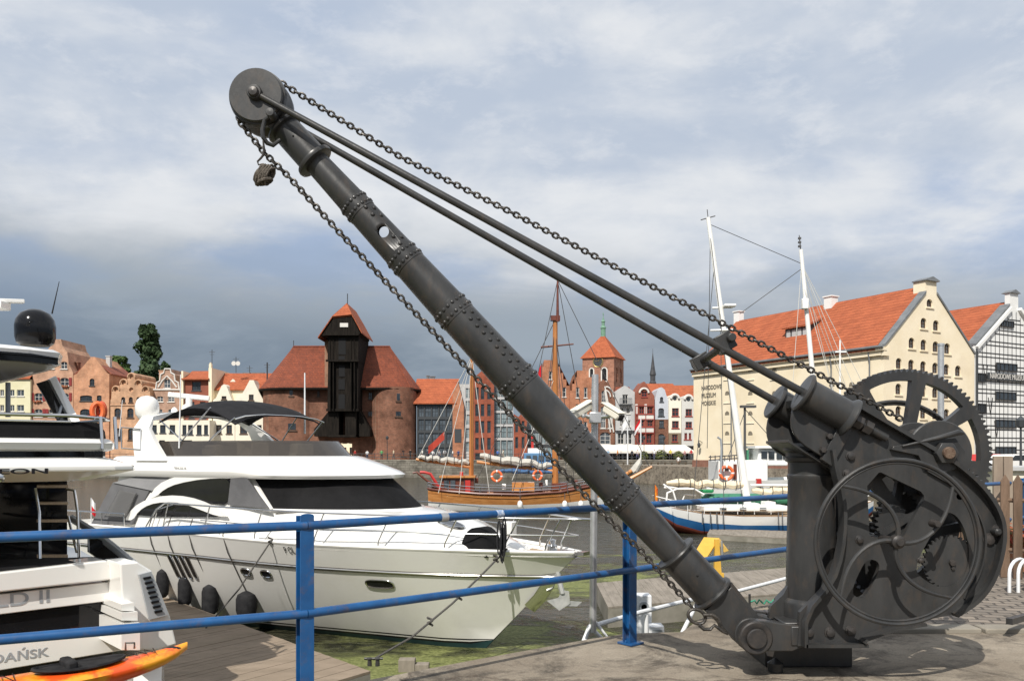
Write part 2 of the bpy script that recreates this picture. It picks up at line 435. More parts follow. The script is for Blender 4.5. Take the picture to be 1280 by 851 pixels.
def cobbuild(nt, Nd, L, b):
    tc = Nd.new('ShaderNodeTexCoord'); v0 = tc.outputs['Object']
    mp = Nd.new('ShaderNodeMapping'); L.new(v0, mp.inputs[0]); mp.inputs['Rotation'].default_value = (0,0,.25)
    wv = Nd.new('ShaderNodeVectorMath'); wv.operation = 'ADD'; L.new(mp.outputs[0], wv.inputs[0])
    nx = nn(Nd, L, v0, 3, 3, .6); cm = Nd.new('ShaderNodeCombineXYZ'); L.new(ma(Nd, L, 'MULTIPLY', nx, .09), cm.inputs['X']); L.new(ma(Nd, L, 'MULTIPLY', nx, .06), cm.inputs['Y'])
    L.new(cm.outputs[0], wv.inputs[1]); v = wv.outputs[0]
    br = Nd.new('ShaderNodeTexBrick'); br.inputs['Scale'].default_value = 1; br.inputs['Brick Width'].default_value = .2; br.inputs['Row Height'].default_value = .14
    br.inputs['Mortar Size'].default_value = .016; br.inputs['Mortar Smooth'].default_value = .8; br.inputs['Bias'].default_value = 0
    br.inputs['Color1'].default_value = (.11,.095,.08,1); br.inputs['Color2'].default_value = (.25,.21,.17,1); br.inputs['Mortar'].default_value = (.05,.042,.035,1)
    L.new(v, br.inputs['Vector'])
    f = nn(Nd, L, v0, 25, 5, .7); g = nn(Nd, L, v0, .8, 6, .7)
    c = mx(Nd, L, rr(Nd, L, g, .4, .7, 0, .35), br.outputs['Color'], (.27,.22,.17))
    c = mx(Nd, L, rr(Nd, L, f, .5, .8, 0, .4), c, (.1,.09,.075))
    L.new(c, b.inputs['Base Color']); b.inputs['Roughness'].default_value = .75
    h = ma(Nd, L, 'ADD', ma(Nd, L, 'MULTIPLY', br.outputs['Fac'], -1.), ma(Nd, L, 'MULTIPLY', f, .3))
    bumpn(Nd, L, h, b, .8, .035)
COB = sheetmat('granite setts', cobbuild)
STONE = mat('quay stone', (.16,.145,.12), (.30,.27,.22), rough=.9, scale=1.2, bump=.6, bscale=5, dirt=(.05,.05,.035), dscale=.8)
FARSTONE = brickmat('far quay stone blocks', (.17,.155,.13), (.27,.25,.21), (.12,.11,.09), bw=1.3, bh=.38, ms=.03, vary=.75)
ASPH = mat('quayside paving', (.22,.20,.175), (.30,.275,.24), rough=.9, scale=.7)

# our quay: edge follows the blue railing
QE = [(-14,-3.2),(-6.5,1.2),(-3.2,3.7),(-1.35,5.15),(-.95,5.75),(-.3,6.28),(.66,7.02),(.98,7.22),(1.45,7.28),(1.75,7.9),(2.39,8.5),(3.6,9.5),(6.3,11.9),(9.4,14.6),(14.5,19),(22,42),(31.4,72.5),(19.6,94.2),(14,112)]
land = QE + [(120,112),(400,100),(400,-60),(-14,-60)]
MB().poly([(x,y,ZW-2) for x,y in land], (0,0,2.2-.004+2)).build('quay_ground', [CONC], smooth=False)['kind'] = 'structure'
# cobbled paving behind the concrete strip
cobl = [(2.9,7.45),(3.5,8.9),(6.5,11.6),(9.5,14.25),(14.8,18.8),(22.6,42),(32,72.3),(400,60),(400,7.0),(9,7.15),(5.5,7.25)]
MB().poly([(x,y,.0) for x,y in cobl], (0,0,.018)).build('cobbled_paving', COB, smooth=False)['kind'] = 'structure'
# kerb slab between concrete and setts
kb = MB()
for i in range(14):
    x0 = 2.9+i*1.1; kb.box((x0+.54, 7.34-.008*x0, .012), (1.07,.2,.05))
kb.build('kerb_stones', STONE, bev=.012)['kind'] = 'structure'
# stone coping patch left of post
# far quay
FY = 130
MB().poly([(-700,FY,ZW-2),(44,FY,ZW-2),(44,FY+26,ZW-2),(700,FY+26,ZW-2),(700,1500,ZW-2),(-700,1500,ZW-2)], (0,0,2.2+.36+2)).build('far_quay', FARSTONE, smooth=False)['kind'] = 'structure'
MB().poly([(-700,FY+.6,.364),(43.4,FY+.6,.364),(43.4,FY+26,.364),(700,FY+26.6,.364),(700,1500,.364),(-700,1500,.364)], (0,0,.02)).build('promenade', ASPH, smooth=False)['kind'] = 'structure'
c_ = MB()
for i in range(62): c_.box((-146+i*3.02, FY+.3, .43), (3.,.7,.16))
c_.build('quay_coping', STONE)['kind'] = 'structure'
# ------------------------------------------------------------- harbour crane
IRON = mat('crane black paint', (.024,.0245,.025), (.042,.042,.042), rough=.35, scale=5, bump=.4, bscale=22, bdist=.004, spec=.45, stretch=(1,1,.45), dirt=(.085,.06,.042), dscale=13, damt=.4)
IRON2 = mat('crane worn iron', (.034,.033,.033), (.06,.052,.047), rough=.42, metal=.3, scale=18, bump=.3, bscale=60, bdist=.002)
RUST = mat('rusty bolt iron', (.10,.06,.04), (.17,.12,.085), rough=.6, metal=.3, scale=30, bump=.3, bscale=90)
CHAINM = mat('chain iron', (.025,.024,.023), (.07,.06,.05), rough=.4, metal=.3, scale=25, bump=.2, bscale=70)
D0 = 5.93
crane = thing('harbour_crane', 'old black riveted iron hand crane with handwheel and toothed gears standing on the quay', 'crane', (P(1012,700,5.97).x, 5.97, 0))
def Q(px, py, D=D0): return P(px, py, D)
pin = Q(933,788); top = Q(395,203); ax = (top-pin); ax.y = 0; LPX = 795; ML = ax.length; ax.normalize()
K = ML/LPX     # metres per photo pixel along the jib
# --- jib tube (with bored hole)
def prof_r(t):
    pts = [(58,22.5),(135,18.5),(230,22),(327,24),(422,25),(542,23),(631,20.5),(719,18),(790,15.5),(860,15.5)]
    for a, b in zip(pts, pts[1:]):
        if a[0] <= t <= b[0]: return (a[1]+(b[1]-a[1])*(t-a[0])/(b[0]-a[0]))*K
    return 15*K
rings = [230,327,422,542,631,719]
prof = []; t = 58
ts = sorted(set([58,64,128,135,180,280,380,480,590,680,760,797]+rings))
for t in ts: prof.append((prof_r(t), t*K))
step = []
for r, h in prof: step.append((r,h))
for r, h in reversed(prof): step.append((r-.012, h))
step.append(step[0])
tb = MB(); tb.lathe(step, pin, ax, 40)
jib = tb.build('jib', IRON, crane)
ct = MB(); hc = Q(480,290); vd = (hc-Vector((0,0,EYE))).normalized(); vd = (vd+Vector((.06,0,-.03))).normalized()
ct.lathe([(0,-.6),(7.2*K,-.6),(7.2*K,.6),(0,.6)], hc, vd, 24); cut = ct.build('cutter', IRON, crane)
bo = jib.modifiers.new('bool','BOOLEAN'); bo.object = cut; bo.operation = 'DIFFERENCE'; bo.solver = 'EXACT'
bpy.context.view_layer.update()
dg = bpy.context.evaluated_depsgraph_get(); nm = bpy.data.meshes.new_from_object(jib.evaluated_get(dg))
jib.modifiers.clear(); jib.data = nm; bpy.data.objects.remove(cut, do_unlink=True)
# rivets
side = Vector((0,1,0)); nrm = ax.cross(side).normalized()
if nrm.z < 0: nrm = -nrm
rv = MB()
def rivet(t, ang, r=2.7*K):
    R = prof_r(t); d = nrm*sin(ang)-side*cos(ang)      # ang 0 faces the camera
    c = pin+ax*t*K+d*(R-.001)
    rv.lathe([(r*1.05,0),(r*.95,r*.35),(r*.6,r*.75),(0.0,r*.9)], c, d, 8)
for tr in rings:
    rv.lathe([(prof_r(tr-11)-.001,-11*K),(prof_r(tr-11)+.0035,-10.5*K),(prof_r(tr+11)+.0035,10.5*K),(prof_r(tr+11)-.001,11*K)], pin+ax*tr*K, ax, 40)
    for row, dt in enumerate((-5.5,5.5)):
        for k in range(20): rivet(tr+dt, 2*pi*(k+.5*row)/20+.1)
for a, b, hole in ((631,719,667),(422,542,None),(230,327,None)):
    n_ = int((b-a-24)/11)
    for row, off in enumerate((0,.40)):
        for k in range(n_+1):
            t = a+13+(b-a-26)*(k+.5*row)/n_
            if hole and abs(t-hole-3) < 13: continue
            if t < b-10: rivet(t, .38+off*(22/ (prof_r(t)/K)))
rv.build('rivet_band', IRON, crane)
def flange(t, r, w=6, name='collar'):
    b = MB(); r *= K; w *= K
    b.lathe([(.06,-w*.5),(r*.86,-w*.5),(r*.97,-w*.38),(r,0),(r*.97,w*.38),(r*.86,w*.5),(.06,w*.5)], pin+ax*t*K, ax, 40)
    return b
c1 = flange(63,28.5); c1.v += []; 
c1.lathe([(.05,64*K),(23.5*K,64*K),(23.2*K,128*K),(.05,128*K)], pin, ax, 40)
b2 = flange(131,28.5,5); c1.add(b2.v, b2.f); c1.build('lower_collar', IRON, crane)
c2 = flange(797,25,7); c2.lathe([(.05,798*K),(19.5*K,800*K),(18.5*K,856*K),(.05,858*K)], pin, ax, 36)
b2 = flange(853,24.5,6); c2.add(b2.v, b2.f); c2.build('upper_collar', IRON, crane)
# bolt holes
bh = MB()
bh.ball(pin+ax*98*K+Vector((0,-23.0*K,0)), .009, 10, 6); bh.ball(pin+ax*830*K+Vector((0,-18.6*K,0)), .008, 10, 6)
bh.build('bolt', mat('dark hole', (.006,.006,.006), rough=.9), crane)
# --- jib foot
perp = nrm
ft = MB()
def sec(t, h, w):   # rectangle across the jib
    c = pin+ax*t*K
    return [c+perp*h*K-side*w, c+perp*h*K+side*w, c-perp*h*K+side*w, c-perp*h*K-side*w]
ft.loft([sec(58,22,.10), sec(40,20,.098), sec(12,19,.095), sec(-2,19,.095)])
ft.lathe([(19.5*K,-.096),(19.5*K,.096)], pin, side, 32)
ft.lathe([(19*K,-.115),(20*K,-.11),(20*K,-.09)], pin, side, 32)
ft.build('jib_foot', IRON, crane, bev=.004)
# ribs on foot
rb = MB(); 
for sg in (-1,1):
    a = pin+ax*60*K+perp*24*K*1+side*.05*sg; rb.beam(a, pin+ax*6*K+perp*20*K+side*.05*sg, .02, .03)
rb.build('foot_rib', IRON, crane)
pb = MB(); pb.lathe([(20*K,-.20),(20*K,-.238),(18.5*K,-.246),(13*K,-.246),(12.2*K,-.243),(12.2*K,-.262),(11.*K,-.27),(0,-.27)], pin, side, 32); pb.lathe([(11*K,-.2),(11*K,.24),(0,.24)], pin, side, 28)
pb.build('pivot_pin', IRON2, crane)
# --- head: sheave
hd = Q(327,129,5.9)
sh = MB(); r = .19
sh.lathe([(0,-.145),(r*.80,-.145),(r*.90,-.145),(r*.92,-.145),(r*.95,-.138),(r*.95,-.12),(r*.91,-.118),(r*.91,-.112),(r,-.108),(r*1.03,-.075),(r*.90,-.03),(r*.90,.03),(r*1.03,.075),(r,.145),(0,.145)], hd, side, 48)
sh.build('sheave', IRON, crane)
ab = MB(); ab.lathe([(0,-.21),(.028,-.205),(.036,-.19),(.036,.21),(0,.21)], hd, side, 20); ab.build('axle', IRON2, crane)
fk = MB()
hb = pin+ax*862*K
for sg in (-1,1):
    a = hb+side*.085*sg; fk.beam(a-ax*.03, hd+side*.10*sg+Vector((.05,0,-.06)), .022, .16, up=perp)
fk.build('head_fork', IRON, crane)
gd = MB()
g0 = Q(338,141,5.72); gd.lathe([(0,-.02),(.026,-.018),(.03,-.01),(.03,.2),(0,.2)], g0, side, 16)
gd.path([g0+Vector((0,.03,0)), Q(331,150,5.76), Q(328,162,5.76), Q(329,172,5.76), Q(334,179,5.78), Q(341,182,5.8), Q(350,175,5.82)], [.014,.015,.015,.015,.016,.015,.013], 10)
gd.build('chain_guard', IRON, crane)
# --- tie rods
tr = MB(); a = RA = hd+Vector((0,-.155,.005)); b = RB = Q(1005,491,5.66)
tr.lathe([(0,-.03),(.045,-.028),(.05,-.02),(.05,.02),(0,.022)], a, side, 20)
tr.path([a, a.lerp(b,.01), a.lerp(b,.2), b, b+(b-a).normalized()*.62], [.026,.021,.0255,.027,.027], 16)
tr.build('tie_rod', IRON, crane)
tr = MB(); a2 = hd+Vector((0,.155,.005)); b2_ = Q(970,502,6.2)
tr.lathe([(0,-.03),(.045,-.028),(.045,.02),(0,.022)], a2, side, 20)
tr.path([a2, a2.lerp(b2_,.01), a2.lerp(b2_,.2), b2_, b2_+(b2_-a2).normalized()*.55], [.026,.021,.0255,.027,.027], 16)
tr.build('tie_rod', IRON, crane)
# spreader between the rods
fr = lambda px: a.lerp(b, (px-318)/(1005-318))
A1 = Q(905,432,5.70); A2 = Q(876,452,6.13)
sp = MB(); u = (A2-A1).normalized()
sp.lathe([(.045,-.04),(.055,-.03),(.055,.05),(.028,.06),(.026,.40),(.055,.42),(.055,.50),(.04,.51)], A1, u, 16)
sp.box(A1+Vector((.0,-.0,.02)), (.12,.10,.12), Matrix.Rotation(radians(-29),3,'Y')); sp.box(A2, (.12,.10,.10), Matrix.Rotation(radians(-29),3,'Y'))
sp.lathe([(0,-.07),(.03,-.07),(.03,-.02)], A1+Vector((.03,-.03,.045)), side, 8)
sp.build('rod_spreader', IRON, crane, bev=.006)
# --- chains
def chain(pts, name, pitch=.0385, r=.0080, wd=.0158):
    b = MB(); pts = [Vector(p) for p in pts]
    seg = []; tot = 0
    for p, q in zip(pts, pts[1:]): seg.append((tot, p, q)); tot += (q-p).length
    n = int(tot/pitch)
    def at(s):
        for s0, p, q in reversed(seg):
            if s >= s0: return p+(q-p).normalized()*(s-s0), (q-p).normalized()
    rnd = random.Random(5)
    for i in range(n):
        c, d = at((i+.5)*pitch)
        up = Vector((0,1,0)); x = d.cross(up).normalized(); y = d.cross(x)
        an = (radians(18) if i%2 else radians(108))+rnd.uniform(-.16,.16); s = x*cos(an)+y*sin(an)
        hl = pitch*.5+r*.6-wd*.9
        pp = []
        for k in range(5): aa = -pi/2+pi*k/4; pp.append(c+d*(hl+cos(aa)*(wd-.002))+s*sin(aa)*wd)
        for k in range(5): aa = pi/2+pi*k/4; pp.append(c+d*(-hl+cos(aa)*(wd-.002))+s*sin(aa)*wd)
        b.path(pp, r, 6, closed=True)
    return b.build(name, CHAINM, crane)
sheave_c = hd
def cq(l, D): return [Q(x,y,D) for x,y in l]
up_ = [hd+Vector((.19*cos(radians(k)),0,.19*sin(radians(k)))) for k in (200,170,140,110,85,62)]
chain(up_+[Q(500,196,5.96),Q(640,266,5.96),Q(905,405,5.93),Q(1060,487,5.90),Q(1120,520,5.90),Q(1133,528,5.90)], 'hoist_chain')
chain([hd+Vector((-.17,0,-.06))]+cq([(299,152),(331,192),(361,221),(420,286),(500,371),(540,413),(611,489),(664,546),(725,612),(771,659),(800,687),(827,717),(870,764)],5.84), 'fall_chain')
hk = MB()
def ringp(c, r1, r2, an, n=18):
    return [c+Vector((cos(an),0,sin(an)))*r1*cos(2*pi*k/n)+Vector((-sin(an),0,cos(an)))*r2*sin(2*pi*k/n) for k in range(n)]
hk.path(ringp(Q(871,770,5.8), .062, .045, -.5), .012, 8, closed=True)
hk.path(cq([(879,768),(890,768),(897,772),(900,780),(903,788),(910,792)],5.78), [.012,.014,.016,.016,.014,.009], 8)
hk.path(cq([(874,781),(880,786),(888,786),(893,781),(900,786),(905,790)],5.74), [.012,.013,.013,.012,.012,.009], 8)
hk.build('hook', CHAINM, crane)

# --- column
cc = P(1014,700,5.97); cx_, cy_ = cc.x, 5.97
def zc(py, D=5.97): return EYE+(HY-py)/F*D
col = MB()
col.lathe([(.20,zc(772)),(.20,zc(752)),(.192,zc(749)),(.172,zc(746)),(.170,zc(720)),(.160,zc(640)),(.157,zc(600)),(.163,zc(598)),(.163,zc(594)),(.155,zc(592)),(.155,zc(578)),
           (.175,zc(576)),(.18,zc(572)),(.17,zc(570)),(.17,zc(566)),(.19,zc(563)),(.19,zc(558)),(.17,zc(554)),(0,zc(553))], (cx_,cy_,0), (0,0,1), 48)
col.build('column', IRON, crane)
# --- base
bs = MB()
bs.box((cx_+.02, cy_, (zc(806,5.72)+zc(772))/2), (.50,.56,zc(772)-zc(806,5.72)-.004))
bs.box((cx_-.04,cy_,zc(772)+.008), (.46,.48,.016))
bs.build('base_casting', IRON, crane, bev=.008)
pd = MB(); pd.box((cx_+.02,6.32,.118),(.62,.5,.24))  # footing block that also stands in for the dark shade under the base
pd.build('footing_shade_block', IRON, crane, bev=.01); pd = MB(); pd.lathe([(.0,0),(.05,.0),(.055,.06),(0,.10)], (P(972,822,5.9).x,5.95,0), (0,0,1), 14)
pd.build('jacking_bolt', IRON, crane)
er = MB()
for y0 in (5.70, 6.13):
    lp = [(-11,-16),(-11,10),(-4,20),(6,21),(30,17),(60,14),(60,-16)]
    x0 = pin.x; z0 = pin.z
    er.plate([[(x0+(a+2)*K, z0+b*K) for a,b in smoothpts(lp,1,True)]], (0,y0,0), th=.085)
er.path([Vector((pin.x+.14,5.78,pin.z+.06)), Vector((pin.x+.19,5.86,pin.z+.05)), Vector((pin.x+.21,5.95,pin.z+.05)), Vector((pin.x+.19,6.06,pin.z+.05)), Vector((pin.x+.14,6.14,pin.z+.06))], .03, 10)
er.build('fork_ear', IRON, crane, bev=.006)
wb = MB()
wb.poly([Vector((cx_-.17,cy_-.02,zc(772))),Vector((cx_-.30,cy_-.02,zc(772))),Vector((cx_-.29,cy_-.02,zc(757))),Vector((cx_-.20,cy_-.02,zc(742))),Vector((cx_-.15,cy_-.02,zc(725)))], (0,.05,0))
wb.build('gusset', IRON, crane)
# --- side plates
OUT = [(997,807),(1080,807),(1080,795),(1112,783),(1150,776),(1190,768),(1220,748),(1241,715),(1252,668),(1243,638),(1218,604),(1180,574),(1125,542),(1075,508),(1062,515),(1045,540),(1036,562),(1042,590),(1051,620),(1053,650),(1049,690),(1036,728),(1000,765)]
H1 = [(1084,607),(1098,591),(1101,590),(1151,614),(1155,619),(1155,625),(1144,643),(1131,668),(1128,671),(1090,671),(1087,668)]
H2 = smoothpts([(1172,655),(1183,638),(1199,646),(1210,672),(1212,700),(1205,722),(1180,737),(1150,722),(1143,706)],2,True)
H3 = smoothpts([(1064,738),(1070,747),(1082,746),(1099,714),(1099,702),(1088,698),(1079,704)],2,True)
FYP = 5.68
def plateloops(D):
    def cv(l): return [((x-CX)/F*FYP, EYE+(HY-y)/F*FYP) for x,y in l]
    return [cv(OUT), cv(H1), cv(H2), cv(H3)]
for D in (FYP, 6.20):
    MB().plate(plateloops(FYP), (0,D,0), th=.045).build('side_plate', IRON, crane)
def w2(l, D=FYP): return [Vector(((x-CX)/F*FYP, D, EYE+(HY-y)/F*FYP)) for x,y in l]
def ribbon(b, pts, w, y0, y1):    # raised rib following pts (world, XZ plane)
    L_, R_ = [], []
    for i, p in enumerate(pts):
        t = (pts[min(i+1,len(pts)-1)]-pts[max(i-1,0)]).normalized(); n = Vector((-t.z,0,t.x))
        L_.append(p+n*w/2); R_.append(p-n*w/2)
    rings_ = []
    for l, r in zip(L_, R_):
        rings_.append([Vector((l.x,y0,l.z)),Vector((r.x,y0,r.z)),Vector((r.x,y1,r.z)),Vector((l.x,y1,l.z))])
    b.loft(rings_)
fl = MB()
outer = smoothpts([(1072,509),(1125,540),(1182,572),(1220,603),(1244,636),(1251,668),(1241,715),(1221,747),(1190,767)],2)
ribbon(fl, w2(outer), .026, 5.61, 5.70)
ribbon(fl, w2(smoothpts([(1003,806),(1003,766),(1036,727),(1048,690),(1052,650),(1050,620),(1041,590),(1037,562)],1)), .022, 5.60, 5.70)
ribbon(fl, w2([(1003,804),(1080,804)]), .022, 5.60, 5.70)
ribbon(fl, w2([(1074,800),(1076,796),(1112,783),(1150,777)]), .016, 5.58, 5.70)
inner = smoothpts([(1158,588),(1200,612),(1222,640),(1232,672),(1226,712),(1205,748)],2)
ribbon(fl, w2(inner), .012, 5.655, 5.70)
fl.build('plate_rib', IRON, crane)
# bolts on plate
for x, y, r in ((1011,790,5),(1037,790,5),(1063,788,5),(1063,570,4.5),(1059,592,4.5),(1074,674,4),(1247,663,6),(1236,674,6),(1150,700,3)):
    b = MB(); c = P(x,y,FYP); r *= K
    b.lathe([(r*1.35,0),(r*1.3,-.006),(r,-.008),(r*.95,-.022),(r*.4,-.026),(0,-.027)], c, side, 10)
    b.build('bolt', IRON2, crane)
# --- gears
def gearloops(R, root, n, rim, hub, ns, sw, a0=0, saw=.15):
    o_ = []
    for i in range(n):
        a = 2*pi*i/n; s = 2*pi/n
        for da, rr_ in ((0,root),(s*saw,R),(s*(saw+.3),R),(s*.75,root)): o_.append((rr_*cos(a+da), rr_*sin(a+da)))
    holes = []
    if ns:
        ri = root-rim
        for k in range(ns):
            A = a0+2*pi*k/ns; Bq = a0+2*pi*(k+1)/ns
            d1 = sw/2/ri*1.25; d2 = sw/2/hub*.95; lp = []
            for j in range(11): q = A+d1+(Bq-A-2*d1)*j/10; lp.append((ri*cos(q), ri*sin(q)))
            for j in range(5): q = Bq-d2-(Bq-A-2*d2)*j/4; lp.append((hub*cos(q), hub*sin(q)))
            holes.append(smoothpts(lp,1,True))
    return [o_]+holes
gD = 6.34; gc = P(1130,569,gD); R = .64
def gear(name, c, R, n, rim, hub, ns, sw, th, a0=0, tooth=.022, saw=.15, boss=None, m=IRON):
    b = MB(); b.plate(gearloops(R, R-tooth, n, rim, hub, ns, sw, a0, saw), (c.x,c.y-th/2,c.z), th=th)
    if boss: b.lathe([(0,-th*1.2),(boss*.9,-th*1.2),(boss,-th*.9),(boss,th*.9),(boss*.9,th*1.2),(0,th*1.2)], c, side, 24)
    return b.build(name, m, crane)
gear('large_gear', gc, R, 96, .062, .10, 8, .072, .07, radians(80), tooth=.024, boss=.085)
gear('lower_gear', P(1150,668,5.90), .565, 90, .07, .1, 6, .06, .055, .2, tooth=.022, boss=.07)
gear('ratchet_wheel', P(1187,703,5.70), .185, 34, .02, .05, 0, 0, .022, 0, tooth=.016, saw=.02)
gear('pinion', P(1112,652,5.80), .12, 18, 0, 0, 0, 0, .10, 0, tooth=.02)
gear('pinion', P(1122,640,6.05), .15, 22, 0, 0, 0, 0, .07, 0, tooth=.02)
b = MB(); b.lathe([(0,-.02),(.02,-.018),(.022,0)], P(1190,703,5.685), side, 10); b.lathe([(0,-.012),(.012,-.01),(.012,0)], P(1191,710,5.685), side, 8); b.build('bolt', IRON2, crane)
# rear handwheel
def handwheel(c, R, name, front=True):
    n = 64; b = MB()
    b.path([c+Vector((R*cos(2*pi*k/n),0,R*sin(2*pi*k/n))) for k in range(n)], .014, 8, closed=True)
    b.path([c+Vector(((R-.021)*cos(2*pi*k/n),.006,(R-.021)*sin(2*pi*k/n))) for k in range(n)], .009, 8, closed=True)
    o = b.build(name, IRON, crane, merge=True)
    for k in range(4):
        q = MB(); a0 = radians(45+90*k) if front else radians(20+90*k); pts = []
        for j in range(13):
            s = j/12; rr_ = .04+(R-.055)*s; aa = a0-radians(56)*(1-s)**1.15
            pts.append(c+Vector((rr_*cos(aa),.01,rr_*sin(aa))))
        q.path(pts, [.017-.005*j/12 for j in range(13)], 8); q.build('spoke', IRON, o)
    q = MB(); q.lathe([(0,-.045),(.022,-.045),(.026,-.035),(.03,-.03),(.042,-.02),(.046,.0),(.04,.05),(.026,.06),(.026,.24),(0,.24)], c, side, 20); q.build('hub', IRON2, o)
    return o
hwc = P(1122,677,5.45); hw = handwheel(hwc, .525, 'handwheel')
q = MB(); q.lathe([(0,-.05),(.018,-.05),(.022,-.04),(.020,.0),(.026,.01),(.026,.03)], P(1168,654,5.45)+Vector((0,.0,0)), side, 14); q.build('crank_knob', IRON2, hw)
handwheel(P(1118,592,6.62), .56, 'handwheel', False)
# --- drum, its end discs, shaft and bearing
dc = P(1175,566,5.80)
b = MB(); b.lathe([(0,0),(.215,0),(.222,.006),(.222,.02),(.215,.026),(0,.026)], dc, side, 48)
b.build('drum_flange', IRON, crane); b = MB(); b.lathe([(0,.36),(.215,.36),(.222,.366),(.222,.38),(.215,.386),(0,.386)], dc, side, 48); b.build('drum_flange', IRON, crane)
b = MB(); b.lathe([(.15,.02),(.15,.37)], dc, side, 40); b.build('drum', IRON, crane)
b = MB()   # chain turns on the drum
for k in range(4):
    n = 40; yy = .10+k*.055
    b.path([dc+Vector((.165*cos(2*pi*j/n), yy+.02*j/n, .165*sin(2*pi*j/n))) for j in range(n)], .014, 6, closed=True)
b.build('wound_chain', CHAINM, crane)
bc = P(1178,566,5.66)
b = MB(); b.lathe([(0,-.10),(.036,-.10),(.040,-.095),(.042,-.02)], bc, side, 24); b.build('shaft_end', RUST, crane)
b = MB(); b.lathe([(.052,-.075),(.075,-.07),(.078,-.02),(.078,.16)], bc, side, 6)
b.plate([[(x*K,y*K) for x,y in ((-16,16),(-60,8),(-62,4),(-30,-3),(-24,-16),(0,-24),(22,-16),(26,2),(14,18))]], bc+Vector((0,-.02,0)), th=.16)
b.path([bc+Vector((-.28,-.03,.045)), bc+Vector((-.05,-.05,.10)), bc+Vector((.08,-.05,.135)), bc+Vector((.12,-.04,.13))], [.008,.016,.02,.012], 8)
b.build('bearing_block', IRON, crane, bev=.005)
b = MB()
for (x, y) in ((1244,664),): b = MB(); b.lathe([(0,-.05),(.014,-.05),(.024,-.04),(.024,.56),(0,.56)], P(x,y,5.66), side, 16); b.build('cross_shaft', IRON, crane)
for (x, y) in ((1063,570),(1122,677),(1074,674),(1200,620)): b = MB(); b.lathe([(0,0),(.024,0),(.024,.55),(0,.55)], P(x,y,5.68), side, 14); b.build('cross_shaft', IRON, crane)
for p_, q_, w_ in ((P(1210,664,5.73), P(1244,668,5.73), .03),(P(1146,640,5.74), P(1100,668,5.75), .04),(P(1125,600,5.95), P(1112,668,5.9), .05)): b = MB(); b.beam(p_, q_, w_, w_); b.build('pawl', IRON, crane)
# --- rod anchor barrels on the head of the frame
def barrel(c0, c1, name):
    d = (c1-c0).normalized(); l = (c1-c0).length; b = MB()
    b.lathe([(.03,-.02),(.125,-.018),(.135,-.008),(.135,.004),(.12,.014),(.105,.03),(.105,l-.03),(.125,l-.012),(.135,l),(.135,l+.01),(.12,l+.018),(.03,l+.02)], c0, d, 40)
    return b.build(name, IRON, crane)
bd = (b2_-a2).normalized()
F0 = Q(1004,490,5.66); R0 = Q(972,504,6.2)
F0 = RB; R0 = b2_
fd = (RB-RA).normalized()
barrel(F0, F0+fd*.335, 'rod_barrel'); barrel(R0, R0+bd*.30, 'rod_barrel')
b = MB()
n0 = F0+fd*.355; 
for k in range(2): b.lathe([(.03,k*.07),(.047,k*.07+.004),(.047,k*.07+.056),(.03,k*.07+.06)], n0+fd*.02, fd, 6)
b.lathe([(.022,0),(.022,.26)], n0, fd, 16); b.build('nut', IRON2, crane)
# curved cheeks below the barrels
def cheek(l, D, th, name='cheek'):
    MB().plate([[((x-CX)/F*D, EYE+(HY-y)/F*D) for x,y in smoothpts(l,1,True)]], (0,D,0), th=th).build(name, IRON, crane, bev=.006)
cheek([(1004,486),(995,497),(989,520),(990,538),(1000,553),(1028,571),(1036,574),(1060,540),(1060,520)], 5.68, .03)
cheek([(970,505),(961,520),(958,540),(964,560),(985,573),(1010,580),(1040,560),(1050,525),(1000,500)], 6.20, .03)
b = MB(); b.plate([[(0,0),(.40,0),(.40,.5),(0,.5)]], P(985,553,5.72), u=(1,0,-.62), w=(0,1,0), d=(0,0,1), th=.02)
b.poly([P(1047,528,5.70),P(1062,538,5.70),P(1037,583,5.70),P(1024,574,5.70)], (0,-.05,0))
b.poly([P(1005,497,5.72),P(1040,520,5.72),P(1040,530,5.72),P(1005,507,5.72)], (0,.5,0))
b.build('bracket', IRON, crane, bev=.004)
for x, y in ((1028,562),(1036,545)):
    b = MB(); b.lathe([(.022,0),(.02,-.03),(0,-.032)], P(x,y,5.67), side, 6); b.build('bolt', IRON2, crane)

# --- rope bundle hanging from the guard
ROPE = mat('old hemp rope', (.07,.062,.053), (.15,.13,.11), rough=.95, scale=40, bump=.6, bscale=90)
rc = Q(331,218,5.76)
rope = thing('rope_coil', 'small bundle of old grey rope hooked below the head of the iron jib', 'rope', (rc.x,rc.y,rc.z-.08))
b = MB(); rnd = random.Random(3)
for k in range(9):
    x = rc.x-.042+.0100*k; pp = []
    for j in range(14):
        t = 2*pi*j/14; pp.append(Vector((x+.022*sin(t)+.010*cos(t*1)+rnd.uniform(-.003,.003), rc.y+.035*cos(t), rc.z+(.042+.008*rnd.random())*sin(t)-.005+.02*(k%2)*sin(t))))
    b.path(pp, .0085, 6, closed=True)
for k in range(3):
    pp = [Vector((rc.x+.047*cos(2*pi*j/14), rc.y+.045*sin(2*pi*j/14), rc.z+.0-.05+.03*k+.016*cos(2*pi*j/14))) for j in range(14)]
    if k == 0: b.path(pp, .010, 6, closed=True)
b.build('coil', ROPE, rope)
b = MB(); b.path([Q(329,176,5.76), Q(330,186,5.76), Q(329,194,5.76), Q(326,198,5.76), Q(322,202,5.76), Q(323,206,5.76), Q(329,205,5.76), Q(332,210,5.76)], [.006,.008,.009,.008,.007,.006,.006,.005], 8)
b.build('hook', CHAINM, rope)
